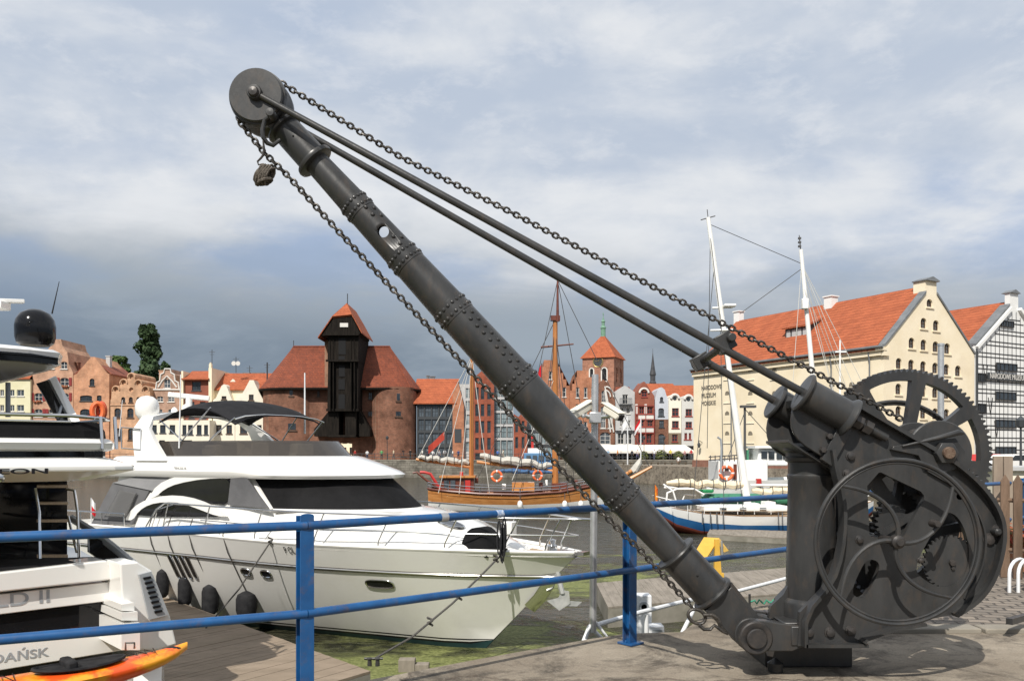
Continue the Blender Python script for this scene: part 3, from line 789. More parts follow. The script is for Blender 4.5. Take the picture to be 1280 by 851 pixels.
# ------------------------------------------------------------- blue railing
BLUE = mat('blue railing paint', srgb((20,84,138)), srgb((15,68,118)), rough=.45, scale=5, bump=.12, bscale=40, bdist=.003, dirt=(.12,.075,.045), dscale=11, damt=.55, coat=.2)
GALV = mat('galvanised steel', (.50,.51,.52), (.62,.63,.64), rough=.38, metal=.75, scale=12)
STEEL = mat('polished steel', (.62,.62,.62), rough=.16, metal=1.)
WHITEP = mat('white painted steel', (.72,.73,.74), (.64,.65,.66), rough=.45, scale=6)
rl = thing('railing', 'two-rail blue tubular steel railing on flat posts along the edge of the quay', 'railing', (-1.19,4.95,0))
d3 = Vector((2.15,1.85)).normalized()
posts = [Vector((-4.0,3.52)), Vector((-1.19,4.95)), Vector((.96,6.8)), Vector((.96+d3.x*2.84,6.8+d3.y*2.84)), Vector((.96+d3.x*5.68,6.8+d3.y*5.68)), Vector((.96+d3.x*8.52,6.8+d3.y*8.52)), Vector((.96+d3.x*11.3,6.8+d3.y*11.3))]
for i, p in enumerate(posts):
    d = (posts[min(i+1,len(posts)-1)]-posts[max(i-1,0)]).normalized(); n = Vector((d.y,-d.x))   # towards camera side
    b = MB(); pl = []
    rot = Matrix.Rotation(atan2(d.y,d.x),3,'Z')
    hh = 1.155; wd = .082
    lp = [(-wd/2,0),(wd/2,0),(wd/2,hh)]+[(wd/2*cos(radians(a)),hh+wd/2*.35*sin(radians(a))) for a in range(20,180,20)]+[(-wd/2,hh)]
    b.plate([lp], (p.x,p.y,0), u=(d.x,d.y,0), d=(n.x,n.y,0), th=.010)
    b.box((p.x-n.x*.03,p.y-n.y*.03,hh/2), (.010,.06,hh), rot)     # web
    b.box((p.x+d.x*0-n.x*.065,p.y-n.y*.065,hh/2), (wd,.010,hh), rot)
    b.box((p.x-n.x*.02,p.y-n.y*.02,.008), (.15,.15,.016), rot)
    for sx in (-1,1): b.lathe([(.011,0),(.011,.018),(0,.018)], (p.x+d.x*.055*sx-n.x*.02,p.y+d.y*.055*sx-n.y*.02,.016), (0,0,1), 6)
    b.build('post', BLUE, rl, bev=.003)
for h, r in ((1.10,.0265),(.59,.0265)):
    for i in range(len(posts)-1):
        a, c = posts[i], posts[i+1]; b = MB(); b.tube((a.x,a.y,h), (c.x,c.y,h), r, n=20); b.build('rail', BLUE, rl)
b = MB(); s = .255
for s, l in ((.46,.05),): 
    a = Vector((posts[1].x,posts[1].y,1.10)).lerp(Vector((posts[2].x,posts[2].y,1.10)), .335); t = Vector((d3.x,d3.y,0)); b.tube(a, a+t*.055, .0295, n=20)
b.build('coupling', GALV, rl)
b = MB(); a = Vector((posts[1].x,posts[1].y,1.10)).lerp(Vector((posts[2].x,posts[2].y,1.10)), .50)
t = (Vector((posts[2].x,posts[2].y,0))-Vector((posts[1].x,posts[1].y,0))).normalized(); b.tube(a, a+t*.06, .0275, n=20); b.build('tape', mat('scuffed white tape', (.55,.6,.68), srgb((38,102,160)), rough=.5, scale=60), rl)
# ------------------------------------------------------------- buildings
GLASS = mat('window glass', (.035,.045,.055), (.10,.12,.14), rough=.12, scale=.9, spec=.8)
DGLASS = mat('dark window glass', (.012,.016,.02), (.04,.05,.06), rough=.1, scale=1.2, spec=.8)
PGLASS = mat('pale curtain glass', (.10,.14,.15), (.30,.36,.38), rough=.1, scale=.5, spec=.9)
WFRAME = mat('white window frame', (.62,.60,.56), rough=.6)
BFRAME = mat('brown window frame', (.07,.04,.025), rough=.6)
DFRAME = mat('dark grey window frame', (.04,.045,.05), rough=.5)
ORANGE = tilemat('orange clay tiles', (.47,.135,.058), (.37,.10,.045))
OLDTILE = tilemat('weathered brown red tiles', (.27,.075,.038), (.17,.055,.034))
BRICKP = brickmat('pale orange brick', (.60,.30,.18), (.48,.23,.135), (.5,.4,.31), ms=.015)
BRICKO = brickmat('orange brick', (.50,.17,.08), (.40,.13,.06), (.4,.26,.18), ms=.015)
BRICKR = brickmat('old dark red brick', (.25,.092,.056), (.165,.062,.04), (.24,.17,.12), vary=.6)
BRICKT = brickmat('church brick', (.38,.15,.09), (.28,.11,.07), (.35,.25,.19), vary=.5)
BRICKN = brickmat('new red brick', (.36,.085,.045), (.29,.07,.04), (.25,.12,.08))
CREAM = mat('cream render', (.78,.67,.48), (.85,.75,.57), rough=.85, scale=.4, dirt=(.6,.50,.36), dscale=.35, damt=.3)
PALEC = mat('pale cream render', (.70,.65,.53), (.78,.73,.62), rough=.85, scale=.5, dirt=(.36,.33,.28), dscale=.5, damt=.4)
GREYR = mat('grey white render', (.40,.40,.40), (.48,.48,.475), rough=.85, scale=.5, dirt=(.33,.33,.33), dscale=.6, damt=.3)
PINKR = mat('red painted wood', (.30,.05,.035), (.24,.04,.03), rough=.7, scale=2)
BROWNR = mat('red brown render', (.27,.085,.05), (.21,.065,.04), rough=.85, scale=.7)
DWOOD = mat('old black timber', (.009,.008,.007), (.022,.018,.015), rough=.95, spec=.1, scale=1.2, stretch=(4,4,.5), bump=.4, bscale=8)
LEAD = mat('lead grey sheet', (.12,.13,.14), (.18,.19,.2), rough=.6, scale=1.5)
COPPER = mat('green copper', (.10,.22,.15), (.17,.30,.21), rough=.7, scale=2)
WHITEW = mat('white render', (.74,.74,.72), (.80,.80,.78), rough=.8, scale=.6, dirt=(.5,.5,.48), dscale=.5, damt=.3)
BLACKP = mat('black painted timber', (.015,.015,.017), (.03,.03,.03), rough=.6, scale=3)
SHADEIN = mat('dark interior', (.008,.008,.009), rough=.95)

class Face:   # a vertical facade: O point on it, u unit direction to the right, z up
    def __init__(s, O, u, zmin=-99):
        s.O = O; s.u = u; s.n = (-u[1], u[0]); s.zmin = zmin     # n points into the building
    def m(s, px, py):
        a, z = hit(px, py, s.O, s.u); return (a, max(z, s.zmin))
    def w(s, a, z, d=0): return Vector((s.O[0]+s.u[0]*a+s.n[0]*d, s.O[1]+s.u[1]*a+s.n[1]*d, z))
    def kw(s, d=0): return dict(o=(s.O[0]+s.n[0]*d, s.O[1]+s.n[1]*d, 0), u=(s.u[0],s.u[1],0), w=(0,0,1), d=(s.n[0],s.n[1],0))
    def loop(s, pts): return [s.m(*p) for p in pts]
def rectl(a0, z0, a1, z1): return [(a0,z0),(a1,z0),(a1,z1),(a0,z1)]
def archl(a0, z0, a1, z1, rise=.5):
    h = (a1-a0)*rise; c = (a0+a1)/2; r = (a1-a0)/2
    return [(a0,z0),(a1,z0)]+[(c+r*cos(radians(t)), z1-h+h*sin(radians(t))) for t in range(0,181,30)]
def add_window(fc, parent, a0, z0, a1, z1, fm=None, gm=None, nx=1, nz=1, dep=.2, fw=.09, sill=True):
    fm = fm or WFRAME; gm = gm or GLASS; b = MB()
    kw = fc.kw
    def bx(x0,y0,x1,y1,d0,d1): b.plate([rectl(x0,y0,x1,y1)], th=d1-d0, **kw(d0))
    bx(a0,z0,a0+fw,z1,dep-.06,dep+.03); bx(a1-fw,z0,a1,z1,dep-.06,dep+.03)
    bx(a0+fw,z0,a1-fw,z0+fw,dep-.06,dep+.03); bx(a0+fw,z1-fw,a1-fw,z1,dep-.06,dep+.03)
    for i in range(1,nx+1):
        x = a0+(a1-a0)*i/(nx+1); bx(x-fw*.35,z0+fw,x+fw*.35,z1-fw,dep-.05,dep+.01)
    for i in range(1,nz+1):
        y = z0+(z1-z0)*i/(nz+1); bx(a0+fw,y-fw*.3,a1-fw,y+fw*.3,dep-.045,dep+.012)
    if sill: bx(a0-.12,z0-.13,a1+.12,z0-.003,-.12,.1)
    b.cur = 1; bx(a0+.02,z0+.02,a1-.02,z1-.02,dep+.0,dep+.02)
    return b.build('window', [fm,gm], parent, smooth=False)
def facade(fc, parent, outline, wins, wm, back=8., th=.32, fm=None, gm=None, nx=1, nz=1, arch=0, name='wall', extra=(), sill=True, world=False):
    """outline and windows (x0,y0,x1,y1[,arch]) in photo pixels on the facade"""
    L0 = fc.loop(outline) if not world else outline; holes = []; ws = []
    for w in wins:
        a0, z1 = fc.m(w[0], w[1]); a1, z0 = fc.m(w[2], w[3]); z1 = max(z1, z0+.3)
        ar = w[4] if len(w) > 4 else arch
        holes.append(archl(a0,z0,a1,z1,ar) if ar else rectl(a0,z0,a1,z1)); ws.append((a0,z0,a1,z1))
    b = MB(); b.plate([L0]+holes+list(extra), th=th, **fc.kw())
    b.plate([L0], th=back-th-.004, **fc.kw(th+.004))
    o = b.build(name, wm, parent, smooth=False)
    for w in ws: add_window(fc, parent, *w, fm=fm, gm=gm, nx=nx, nz=nz, sill=sill)
    return o
def gable_roof(fc, parent, a0, a1, ze, zp, d0, d1, rm, over=.25, ac=None, th=.18, name='roof'):
    """two slopes, ridge running into the depth"""
    ac = (a0+a1)/2 if ac is None else ac; b = MB()
    for s, ae in ((-1,a0),(1,a1)):
        dx = ae-ac; k = over/abs(dx); ex = ae+dx*k*.5; ez = ze-(zp-ze)*k*.5
        q = [fc.w(ex,ez,d0), fc.w(ac,zp,d0), fc.w(ac,zp,d1), fc.w(ex,ez,d1)]
        b.hexa(q, [v+Vector((0,0,th)) for v in q])
    return b.build(name, rm, parent, smooth=False)
def ridge_roof(fc, parent, a0, a1, ze, zp, d0, d1, rm, th=.18, name='roof', hip0=0, hip1=0):
    """ridge parallel to the facade, half way between d0 and d1"""
    dm = (d0+d1)/2; b = MB()
    for de in (d0, d1):
        q = [fc.w(a0,ze,de), fc.w(a1,ze,de), fc.w(a1-hip1,zp,dm), fc.w(a0+hip0,zp,dm)]
        b.hexa(q, [v+Vector((0,0,th)) for v in q])
    for aE, h, sg in ((a0,hip0,1),(a1,hip1,-1)):
        t = [fc.w(aE,ze,d0), fc.w(aE,ze,d1), fc.w(aE+sg*h,zp,dm)]
        b.add(t+[v+Vector((0,0,th)) for v in t], [(0,1,2),(3,4,5),(0,1,4,3),(1,2,5,4),(2,0,3,5)])
    return b.build(name, rm, parent, smooth=False)
def chimney(fc, parent, px, py0, py1, wpx, m, d=3., cap=True):
    a0, z1 = fc.m(px-wpx/2, py0); a1, z0 = fc.m(px+wpx/2, py1); b = MB()
    b.plate([rectl(a0,z0-1,a1,z1)], th=.8, **fc.kw(d))
    if cap: b.plate([rectl(a0-.08,z1,a1+.08,z1+.15)], th=.96, **fc.kw(d-.08))
    return b.build('chimney', m, parent, smooth=False)
def bthing(name, label, cat, fc, px, d=0, group=None):
    a, z = fc.m(px, 576); v = fc.w(a, .38, d); return thing(name, label, cat, (v.x,v.y,.38), group=group)
G_ROW = 'old town houses along the far quay'
BZ = .384
def front(D): return Face((0.,float(D)), (1.,0.), BZ)

# 1 cream house behind the left motor yacht
fc = front(140)
h = bthing('town_house', 'plain cream house with small paired windows at the far left of the far quay', 'house', fc, 0, group=G_ROW)
facade(fc, h, [(-40,577),(38,577),(38,474),(-40,474)], [(x,y,x+w,y+8) for y in (487,506,526,546) for x,w in ((-30,8),(-16,8),(0,5),(12,6),(21,9))], mat('yellow cream render',(.62,.58,.38),(.68,.64,.45),rough=.85,scale=.6), nx=1, nz=0)
a0,_ = fc.m(-42,0); a1,_ = fc.m(38.5,0); ridge_roof(fc, h, a0, a1, fc.m(0,474)[1], fc.m(0,452)[1], -.3, 8.4, ORANGE)
# 2 pale brick gabled house with red shutters
fc = front(140.5)
h = bthing('town_house', 'tall pale brick gabled house with red shutters and flower boxes behind the yacht hardtop', 'house', fc, 65, group=G_ROW)
W = [(75,472,86,482),(43,491,53,501),(74,491,86,501),(43,511,53,521),(61,511,70,521),(78,511,87,521),(60,452,68,461),(76,452,84,461),(46,534,56,548),(64,534,74,548),(80,534,88,548)]
facade(fc, h, [(38.6,577),(91.5,577),(91.5,466),(86,455),(84,440),(78,432),(76,424),(66,424),(64,432),(57,440),(48,462),(38.6,470)], W, BRICKP, fm=WFRAME, gm=DGLASS, arch=.25)
SHUT = mat('dark red shutter', (.22,.02,.02), rough=.6); FLOW = mat('red geraniums', (.45,.03,.04), (.08,.16,.04), rough=.8, scale=9)
for w in W[:6]:
    a0,z1 = fc.m(w[0],w[1]); a1,z0 = fc.m(w[2],w[3])
    for s0, s1 in ((a0-.5,a0-.05),(a1+.05,a1+.5)):
        b = MB(); b.plate([rectl(s0,z0,s1,z1)], th=.06, **fc.kw(-.09)); b.build('shutter', SHUT, h, smooth=False)
    if w[1] in (472,491):
        b = MB(); rnd = random.Random(w[0])
        for k in range(14): c = fc.w(a0+(a1-a0)*rnd.random(), z0-.15+rnd.uniform(-.1,.15), -.2); b.ball(c, .16, 6, 4)
        b.build('flower_box', FLOW, h)
a0,_ = fc.m(38,0); a1,_ = fc.m(92,0); gable_roof(fc, h, a0+.2, a1-.2, fc.m(0,468)[1]-.2, fc.m(0,430)[1]-.3, .5, 8, OLDTILE, over=0)
chimney(fc, h, 87, 452, 468, 6, BRICKR, 2)
# 3 brick gable house
fc = front(139.5)
BRICKQ = brickmat('orange plain brick', (.64,.29,.15), (.54,.23,.12), (.5,.38,.28)); BRICKZ = brickmat('yellow orange brick', (.66,.36,.20), (.56,.29,.16), (.5,.4,.3))
h = bthing('town_house', 'orange brick house with a plain pointed gable and four windows left of the arched gable', 'house', fc, 115, group=G_ROW)
facade(fc, h, [(92,577),(136.5,577),(136.5,467),(134,467),(118,446),(114,446),(96,467),(92,469)], [(112,473,118,482,.4),(100,494,115,501,.1),(121,494,127,501,.2),(100,511,113,520,.25),(120,511,126,519,.25),(98,535,108,548),(118,535,128,548)], BRICKQ, fm=DFRAME, gm=DGLASS)
a0,_ = fc.m(92,0); a1,_ = fc.m(138,0); gable_roof(fc, h, a0, a1, fc.m(0,468)[1], fc.m(0,447)[1]-.15, .35, 9, BROWNR, over=0)
chimney(fc, h, 124, 443, 452, 5, GREYR, 3)
# 4 ornamental gable with round-headed steps
fc = front(139.5)
h = bthing('town_house', 'brick house with a stepped gable of round-headed scrolls above arched windows', 'house', fc, 164, group=G_ROW)
steps = [(145,487,5.4),(154.7,478.5,5.4),(164.3,471,5.6),(173,479,5.2),(182,487,5.2)]
lp = [(138,577),(190,577),(190,500),(188,498)]
for cx0, cy0, r in reversed(steps):
    lp += [(cx0+r*cos(radians(t)), cy0-r*sin(radians(t))) for t in range(0,181,30)]
lp += [(139,498),(138,500)]
q = []
for p in lp:
    if not q or (abs(p[0]-q[-1][0])+abs(p[1]-q[-1][1]) > .05): q.append(p)
holes = [[fc.m(cx0+2.9*cos(radians(t)), cy0-2.9*sin(radians(t))) for t in range(0,360,40)] for cx0,cy0,r in steps+[(164,487,0)]]
facade(fc, h, q, [(151.5,496,156.5,503,.5),(161,496,166,503,.5),(170.5,496,175.5,503,.5),(143,510,151,522,.35),(159,510,167,522,.35),(174,510,182,522,.35),(143,535,152,550,.35),(160,535,168,550,.35),(175,535,184,550,.35)], BRICKZ, fm=BFRAME, gm=DGLASS, extra=holes)
b = MB()
for cx0, cy0, r in steps:
    a0,z0 = fc.m(cx0,cy0); rr_ = r/F*139.5
    b.path([fc.w(a0+rr_*.82*cos(radians(t)), z0+rr_*.82*sin(radians(t)), -.05) for t in range(-10,191,20)], .12, 6)
a0,z0 = fc.m(138,506); a1,_ = fc.m(190,506); b.plate([rectl(a0,z0-.12,a1,z0+.12)], th=.12, **fc.kw(-.12))
b.build('moulding', BRICKZ, h)
# 5 house with white strapwork gable
fc = front(141)
h = bthing('town_house', 'narrow brick house with white strapwork gable right of the arched gable', 'house', fc, 210, group=G_ROW)
gl = [(190,577),(229,577),(229,486),(224,486),(223,478),(219,476),(218,468),(214,466),(213,461),(206,461),(205,466),(201,468),(200,476),(196,478),(195,486),(190,486)]
facade(fc, h, gl, [(205,474,213,485),(196,495,204,502,.2),(210,495,218,502,.2),(195,511,203,520,.2),(210,511,218,520,.2)], brickmat('pale pink brick',(.46,.28,.20),(.40,.22,.15),(.4,.32,.26)), fm=WFRAME, nx=1, nz=1)
b = MB()
for pp in ([(195,486),(196,478),(200,476),(201,468),(205,466),(206,461),(213,461),(214,466),(218,468),(219,476),(223,478),(224,486)],[(198,484),(203,476),(209,470),(215,476),(221,484)],[(190,487),(229,487)]):
    b.path([fc.w(*fc.m(*p),-.06) for p in pp], .13, 6)
b.build('strapwork', WFRAME, h)
chimney(fc, h, 194, 462, 486, 6, BRICKP, 2.5)
# cream ground floors (common shop front building)
fc = front(138)
h = bthing('shop_front', 'cream ground-floor front with a row of tall windows behind the white yacht arch', 'building', fc, 225)
facade(fc, h, [(187,577),(262,577),(262,525),(187,525)], [(190,531,196,541),(200,531,207,541),(212,531,219,541),(228,531,233,543),(235,531,241,543),(246,531,252,543),(255,531,260,543),(199,550,206,560),(228,550,240,566)], PALEC, back=3, fm=DFRAME, gm=DGLASS, nx=1, nz=0)
# 6 house with orange eaves roof
fc = front(141)
h = bthing('town_house', 'narrow house with low orange roof over a red brown upper wall and cream party walls', 'house', fc, 245, group=G_ROW)
facade(fc, h, [(230,577),(262,577),(262,474),(230,474)], [(240,477,251,488),(236,502,243,511),(250,502,257,511),(236,516,243,523),(250,516,257,523)], BROWNR, fm=DFRAME, gm=DGLASS)
a0,z0 = fc.m(229,475); a1,z1 = fc.m(263,462); ridge_roof(fc, h, a0, a1, z0, z1, -.8, 9, ORANGE)
b = MB()
for x0, x1, y in ((228,230.4,464),(262,266,460)): b.plate([fc.loop([(x0,577),(x1,577),(x1,y),(x0,y)])], th=9, **fc.kw(-.5))
b.plate([fc.loop([(262.5,460),(265.5,460),(265.5,456),(264,453),(262.5,456)])], th=.6, **fc.kw(-.5))
b.build('party_wall', CREAM, h, smooth=False)
# 7 long roofed building with two cream gables
fc = front(142)
h = bthing('terrace_building', 'long building with orange roof, small dormer and two cream gables left of the medieval crane', 'building', fc, 300, group=G_ROW)
facade(fc, h, [(266.3,577),(334,577),(334,487),(266.3,487)], [(272,506,279,514),(286,506,293,514),(300,506,307,514),(318,506,325,514),(266.8,531,274,542),(277,531,284,542),(287,531,294,542),(300,531,307,542)], CREAM, fm=BFRAME, gm=DGLASS, nx=1, nz=1)
a0,z0 = fc.m(266.5,488); a1,z1 = fc.m(332,464.5); ridge_roof(fc, h, a0, a1, z0, z1, -.4, 10, ORANGE)
fg = front(140.6)
for outl, wn in (([(266.3,577),(293.5,577),(293.5,503),(290,500),(283,482),(280,480),(277,482),(270,497),(266.3,500)],[(277,495,283,499),(270,508,277,516),(283,508,290,516),(270,531,277,542),(283,531,290,542)]),
                 ([(294,577),(333,577),(333,502),(328,498),(319,480),(317,475),(312,475),(309,481),(301,495),(294,502)],[(311,493,317,500),(301,508,309,516),(318,508,326,516),(300,531,309,542),(318,531,327,542)])):
    facade(fg, h, outl, wn, PALEC, back=2.5, fm=BFRAME, gm=DGLASS, name='gable_front')
b = MB(); a0,z0 = fc.m(286,479); b.plate([[(a0-.9,z0-.9),(a0+.9,z0-.9),(a0+.9,z0),(a0,z0+.9),(a0-.9,z0)]], th=2, **fc.kw(2)); b.build('dormer', PALEC, h, smooth=False)
chimney(fc, h, 296, 463, 466, 8, LEAD, 5); chimney(fc, h, 311, 463, 466, 14, LEAD, 5)
for px, y0, y1 in ((265,437,470),(295,446,466),(312,457,466),(334,453,475)):
    f = front(143); t = thing('antenna', {265:'tall thin mast aerial on the party wall of the terrace',295:'roof aerial with two white dishes on the long orange roof',312:'small low roof aerial right of the dished one',334:'short dark ribbed finial beside the medieval crane roof'}[px], 'aerial', f.w(*f.m(px,y1),0), group='roof aerials')
    a0,z0 = f.m(px,y0); _,z1 = f.m(px,y1); b = MB(); b.tube(f.w(a0,z1),f.w(a0,z0),.05 if px<334 else .12); b.tube(f.w(a0-.5,z0-.4),f.w(a0+.5,z0-.4),.035)
    b.tube(f.w(a0-.35,z0-.8),f.w(a0+.35,z0-.8),.03); b.build('mast', DFRAME, t)
    if px == 295:
        for k in (-1,1): b = MB(); b.lathe([(.0,.1),(.3,.0),(.38,-.12)], f.w(a0+.35*k,z0-1.1), (0,1,0), 14); b.build('dish', WFRAME, t)

# ------------------------------------------------------------- medieval port crane (brick gate with timber hoist)
D = 136.; fc = front(D)
zu = bthing('medieval_port_crane', 'medieval brick gate with two round towers and a tall black timber hoist', 'gatehouse', fc, 429)
mpx = D/F      # metres per pixel
cY = D+6.2
def X(px, Y=D): return (px-CX)/F*Y
zE = fc.m(0,483)[1]; zR = fc.m(0,432)[1]*1.035
tl = (X(370,cY), cY); rl_ = 5.3; trr = (X(494,cY), cY); rr2 = 3.75
b = MB()
b.lathe([(rl_*1.015,BZ),(rl_,2),(rl_,zE),(0,zE)], (tl[0],tl[1],0), n=48)
b.lathe([(rr2*1.02,BZ),(rr2,2),(rr2,zE),(0,zE)], (trr[0],trr[1]-2.2,0), n=40)
b.build('wall', BRICKR, zu, label='round brick tower walls', ang=50)
b = MB(); xl, xr = X(372), X(492)
gx0, gx1 = X(409), X(437); gz = fc.m(0,553)[1]
b.plate([[(xl,BZ),(gx0,BZ),(gx0,gz),(gx1,gz),(gx1,BZ),(xr,BZ),(xr,zE),(xl,zE)]], (0,D+2.0,0), th=8.4)
b.build('wall', BRICKR, zu, smooth=False)
# roof: eaves ring round both towers up to the ridge
def eave():
    pts = []
    for k in range(13): t = radians(90+180*k/12); pts.append(Vector((tl[0]+(rl_+.5)*cos(t), tl[1]+(rl_+.5)*sin(t), zE)))
    cyr = trr[1]
    for k in range(13): t = radians(270+180*k/12); pts.append(Vector((trr[0]+(rr2+.5)*cos(t), cyr+(rl_+.5)*sin(t), zE)))
    return pts
E_ = eave(); RLp = Vector((X(367,cY),cY,zR)); RRp = Vector((X(487,cY),cY,zR))
b = MB(); vs_ = E_+[RLp,RRp]; n = len(E_); fs = []
for i in range(n):
    j = (i+1)%n
    if i < 12: fs.append((i,j,n))
    elif i == 12: fs.append((i,j,n+1,n))
    elif i < n-1: fs.append((i,j,n+1))
    else: fs.append((i,j,n,n+1))
fs.append(tuple(range(n))[::-1]); b.add(vs_, fs)
b.path([p-Vector((0,0,.1)) for p in E_], .18, 6, closed=True)
b.build('roof', OLDTILE, zu, ang=25)
b = MB(); b.path([p-Vector((0,0,.32)) for p in E_], .22, 6, closed=True); b.build('eaves', DWOOD, zu)
b = MB(); b.tube(RLp, E_[5], .09); b.tube(RRp,E_[16],.09); b.tube(RLp,RRp,.13); b.build('ridge_tiles', OLDTILE, zu)
# tower windows as real frames standing in the wall surface
def twin(px, py, w, h, c, r, D_):
    x = X(px, D_); z = EYE+(HY-py)/F*D_; dx = x-c[0]
    y = c[1]-sqrt(max(r*r-dx*dx,.1)); nx_ = Vector((dx, y-c[1], 0)).normalized(); u = Vector((-nx_.y, nx_.x, 0))
    b = MB(); o = Vector((x,y,z))
    b.plate([rectl(-w/2,-h/2,w/2,h/2), rectl(-w/2+.1,-h/2+.1,w/2-.1,h/2-.1)], o-nx_*.12, u, (0,0,1), -nx_, th=-.2 if 0 else .2)
    b.plate([rectl(-w/2-.15,-h/2-.25,w/2+.15,-h/2-.02)], o+nx_*.12, u, (0,0,1), -nx_, th=.3)
    b.cur = 1; b.plate([rectl(-w/2+.05,-h/2+.05,w/2-.05,h/2-.05)], o-nx_*.0, u, (0,0,1), -nx_, th=.05)
    b.plate([rectl(-.04,-h/2+.05,.04,h/2-.05)], o+nx_*.05, u, (0,0,1), -nx_, th=.04); 
    b.build('window', [BFRAME,DGLASS], zu, smooth=False)
trc = (trr[0], trr[1]-2.2)
for px, py, w, h in ((364,490,.6,1.1),(391,492,.6,.9),(365,533,1.3,1.1),(392,512,.9,.8)): twin(px,py,w,h,tl,rl_,137)
for px, py, w, h in ((498,496,.6,1.2),(498,517,.9,.8),(504,566,.6,.9)): twin(px,py,w,h,trc,rr2,136.5)
fb = front(138.)
for px, py, w, h in ((463,495,5,9),(463,517,6,6),(468,536,6,6),(469,565,5,7),(398,492,3,7)):
    a0,z1 = fb.m(px-w/2,py-h/2); a1,z0 = fb.m(px+w/2,py+h/2); add_window(fb, zu, a0,z0,a1,z1, BFRAME, DGLASS, dep=-.02)
b = MB(); b.tube((X(474,137.6),137.6,BZ),(X(474,137.6),137.6,zE),.1); b.build('downpipe', DFRAME, zu)
# timber hoist
fh = front(D-1.5); zt = lambda py: EYE+(HY-py)/F*(D-1.5)
xa = lambda px: X(px, D-1.5)
b = MB()
def slab(l, y0, y1): b.plate([[(xa(x),zt(y)) for x,y in l]], (0,y0,0), th=y1-y0)
slab([(410,545),(423.5,545),(423.5,512),(410,512)], D-1.5, D+5)
slab([(431.5,545),(445,545),(445,512),(431.5,512)], D-1.5, D+5)
slab([(410,512),(448,512),(448.6,452),(411,452)], D-2.0, D+6)
slab([(411.3,452),(449,452),(450,420),(412,420)], D-2.6, D+6.5)
for x in (414,418,440,444): slab([(x,512),(x+1,512),(x+1,425),(x,425)], D-2.75, D-1.9)
slab([(409.5,453),(450,453),(450,450.5),(409.5,450.5)], D-2.9, D-2.5)
slab([(409,514),(449,514),(449,511),(409,511)], D-2.3, D-1.8)
slab([(410,546),(445,546),(445,543.5),(410,543.5)], D-1.8, D+4)
b.build('timber_hoist', DWOOD, zu, smooth=False)
b = MB()
slab([(425,452),(433,452),(433,446),(425,446)], D-2.66, D-2.55); slab([(424.5,471),(432,471),(432,457),(424.5,457)], D-2.07, D-1.9)
slab([(424,487),(432,487),(432,474),(424,474)], D-2.07, D-1.9); slab([(424,511),(432,511),(432,493),(424,493)], D-2.07, D-1.9)
slab([(425,444),(434,444),(434,424),(425,424)], D-2.66, D-2.5)
b.build('loading_door', SHADEIN, zu, smooth=False)
b = MB()   # side skirts at the bottom of the hoist
for sg, px0, px1 in ((-1,411,391),(1,447,461)):
    p = [(xa(px0),zt(511)),(xa(px1),zt(536)),(xa(px1),zt(545)),(xa(px0),zt(545))]
    b = MB(); b.plate([p if sg > 0 else p[::-1]], (0,D-.6,0), th=4); b.build('timber_skirt', DWOOD, zu, smooth=False)
hr = MB(); apx = 433
bl, br_ = (xa(401),zt(425)), (xa(455),zt(419)); ap = (xa(apx),zt(380)); 
y0, y1 = D-3.6, D+7
for (ex,ez) in (bl, br_):
    m_ = (ap[0]+(ex-ap[0])*.45, ap[1]+(ez-ap[1])*.43)
    A = [Vector((ap[0],y0+2.4,ap[1])), Vector((m_[0],y0,m_[1])), Vector((ex,y0,ez)), Vector((ex,y1,ez)), Vector((m_[0],y1,m_[1])), Vector((ap[0],y1,ap[1]))]
    T = [v+Vector((0,0,.22)) for v in A]
    hr.add(A+T, [(0,1,4,5),(1,2,3,4),(6,7,10,11),(7,8,9,10),(0,1,7,6),(1,2,8,7),(2,3,9,8)])
ml = (ap[0]+(bl[0]-ap[0])*.45, ap[1]+(bl[1]-ap[1])*.43); mr = (ap[0]+(br_[0]-ap[0])*.45, ap[1]+(br_[1]-ap[1])*.43)
hr.add([Vector((ap[0],y0+2.4,ap[1]+.2)),Vector((ml[0],y0-.05,ml[1]+.15)),Vector((mr[0],y0-.05,mr[1]+.15)),Vector((ap[0],y0+2.6,ap[1]-.2)),Vector((ml[0],y0+.2,ml[1]-.1)),Vector((mr[0],y0+.2,mr[1]-.1))],[(0,1,2),(3,4,5),(0,1,4,3),(1,2,5,4),(2,0,3,5)])
hr.build('roof', ORANGE, zu, label='small orange hipped roof over the hoist', smooth=False)
b = MB(); b.plate([[(xa(411),zt(421)),(xa(450.5),zt(421)),(br_[0]-.3,br_[1]+.1),(mr[0]-.1,mr[1]-.1),(ml[0]+.1,ml[1]-.1),(bl[0]+.4,bl[1]+.4)]], (0,y0+.25,0), th=9)
b.build('gable_wall', DWOOD, zu, smooth=False)
b = MB(); b.plate([rectl(xa(428),zt(411),xa(438),zt(406))], (0,y0+.15,0), th=.1); b.build('window', WFRAME, zu, smooth=False)
b = MB(); b.plate([[(xa(402.5),zt(484)),(xa(411),zt(484)),(xa(411),zt(421)),(xa(402.5),zt(424))]], (0,D+.4,0), th=7); b.build('stair_turret', brickmat('light brown brick',(.36,.18,.11),(.30,.14,.08),(.34,.26,.2)), zu, smooth=False)
b = MB(); b.tube((ap[0],y0+3,ap[1]),(ap[0],y0+3,ap[1]+1.8),.07); b.tube((RLp.x,RLp.y,RLp.z),(RLp.x,RLp.y,RLp.z+1),.06); b.build('finial', DFRAME, zu)

fc = front(178)
h = bthing('street_house', 'pale house fronts of the street glimpsed through the gate of the medieval crane', 'house', fc, 425)
facade(fc, h, [(385,577),(470,577),(470,540),(385,540)], [(x,y,x+4,y+8) for x in (405,413,421,429,437) for y in (545,559)], CREAM, back=8, fm=BFRAME, gm=DGLASS)
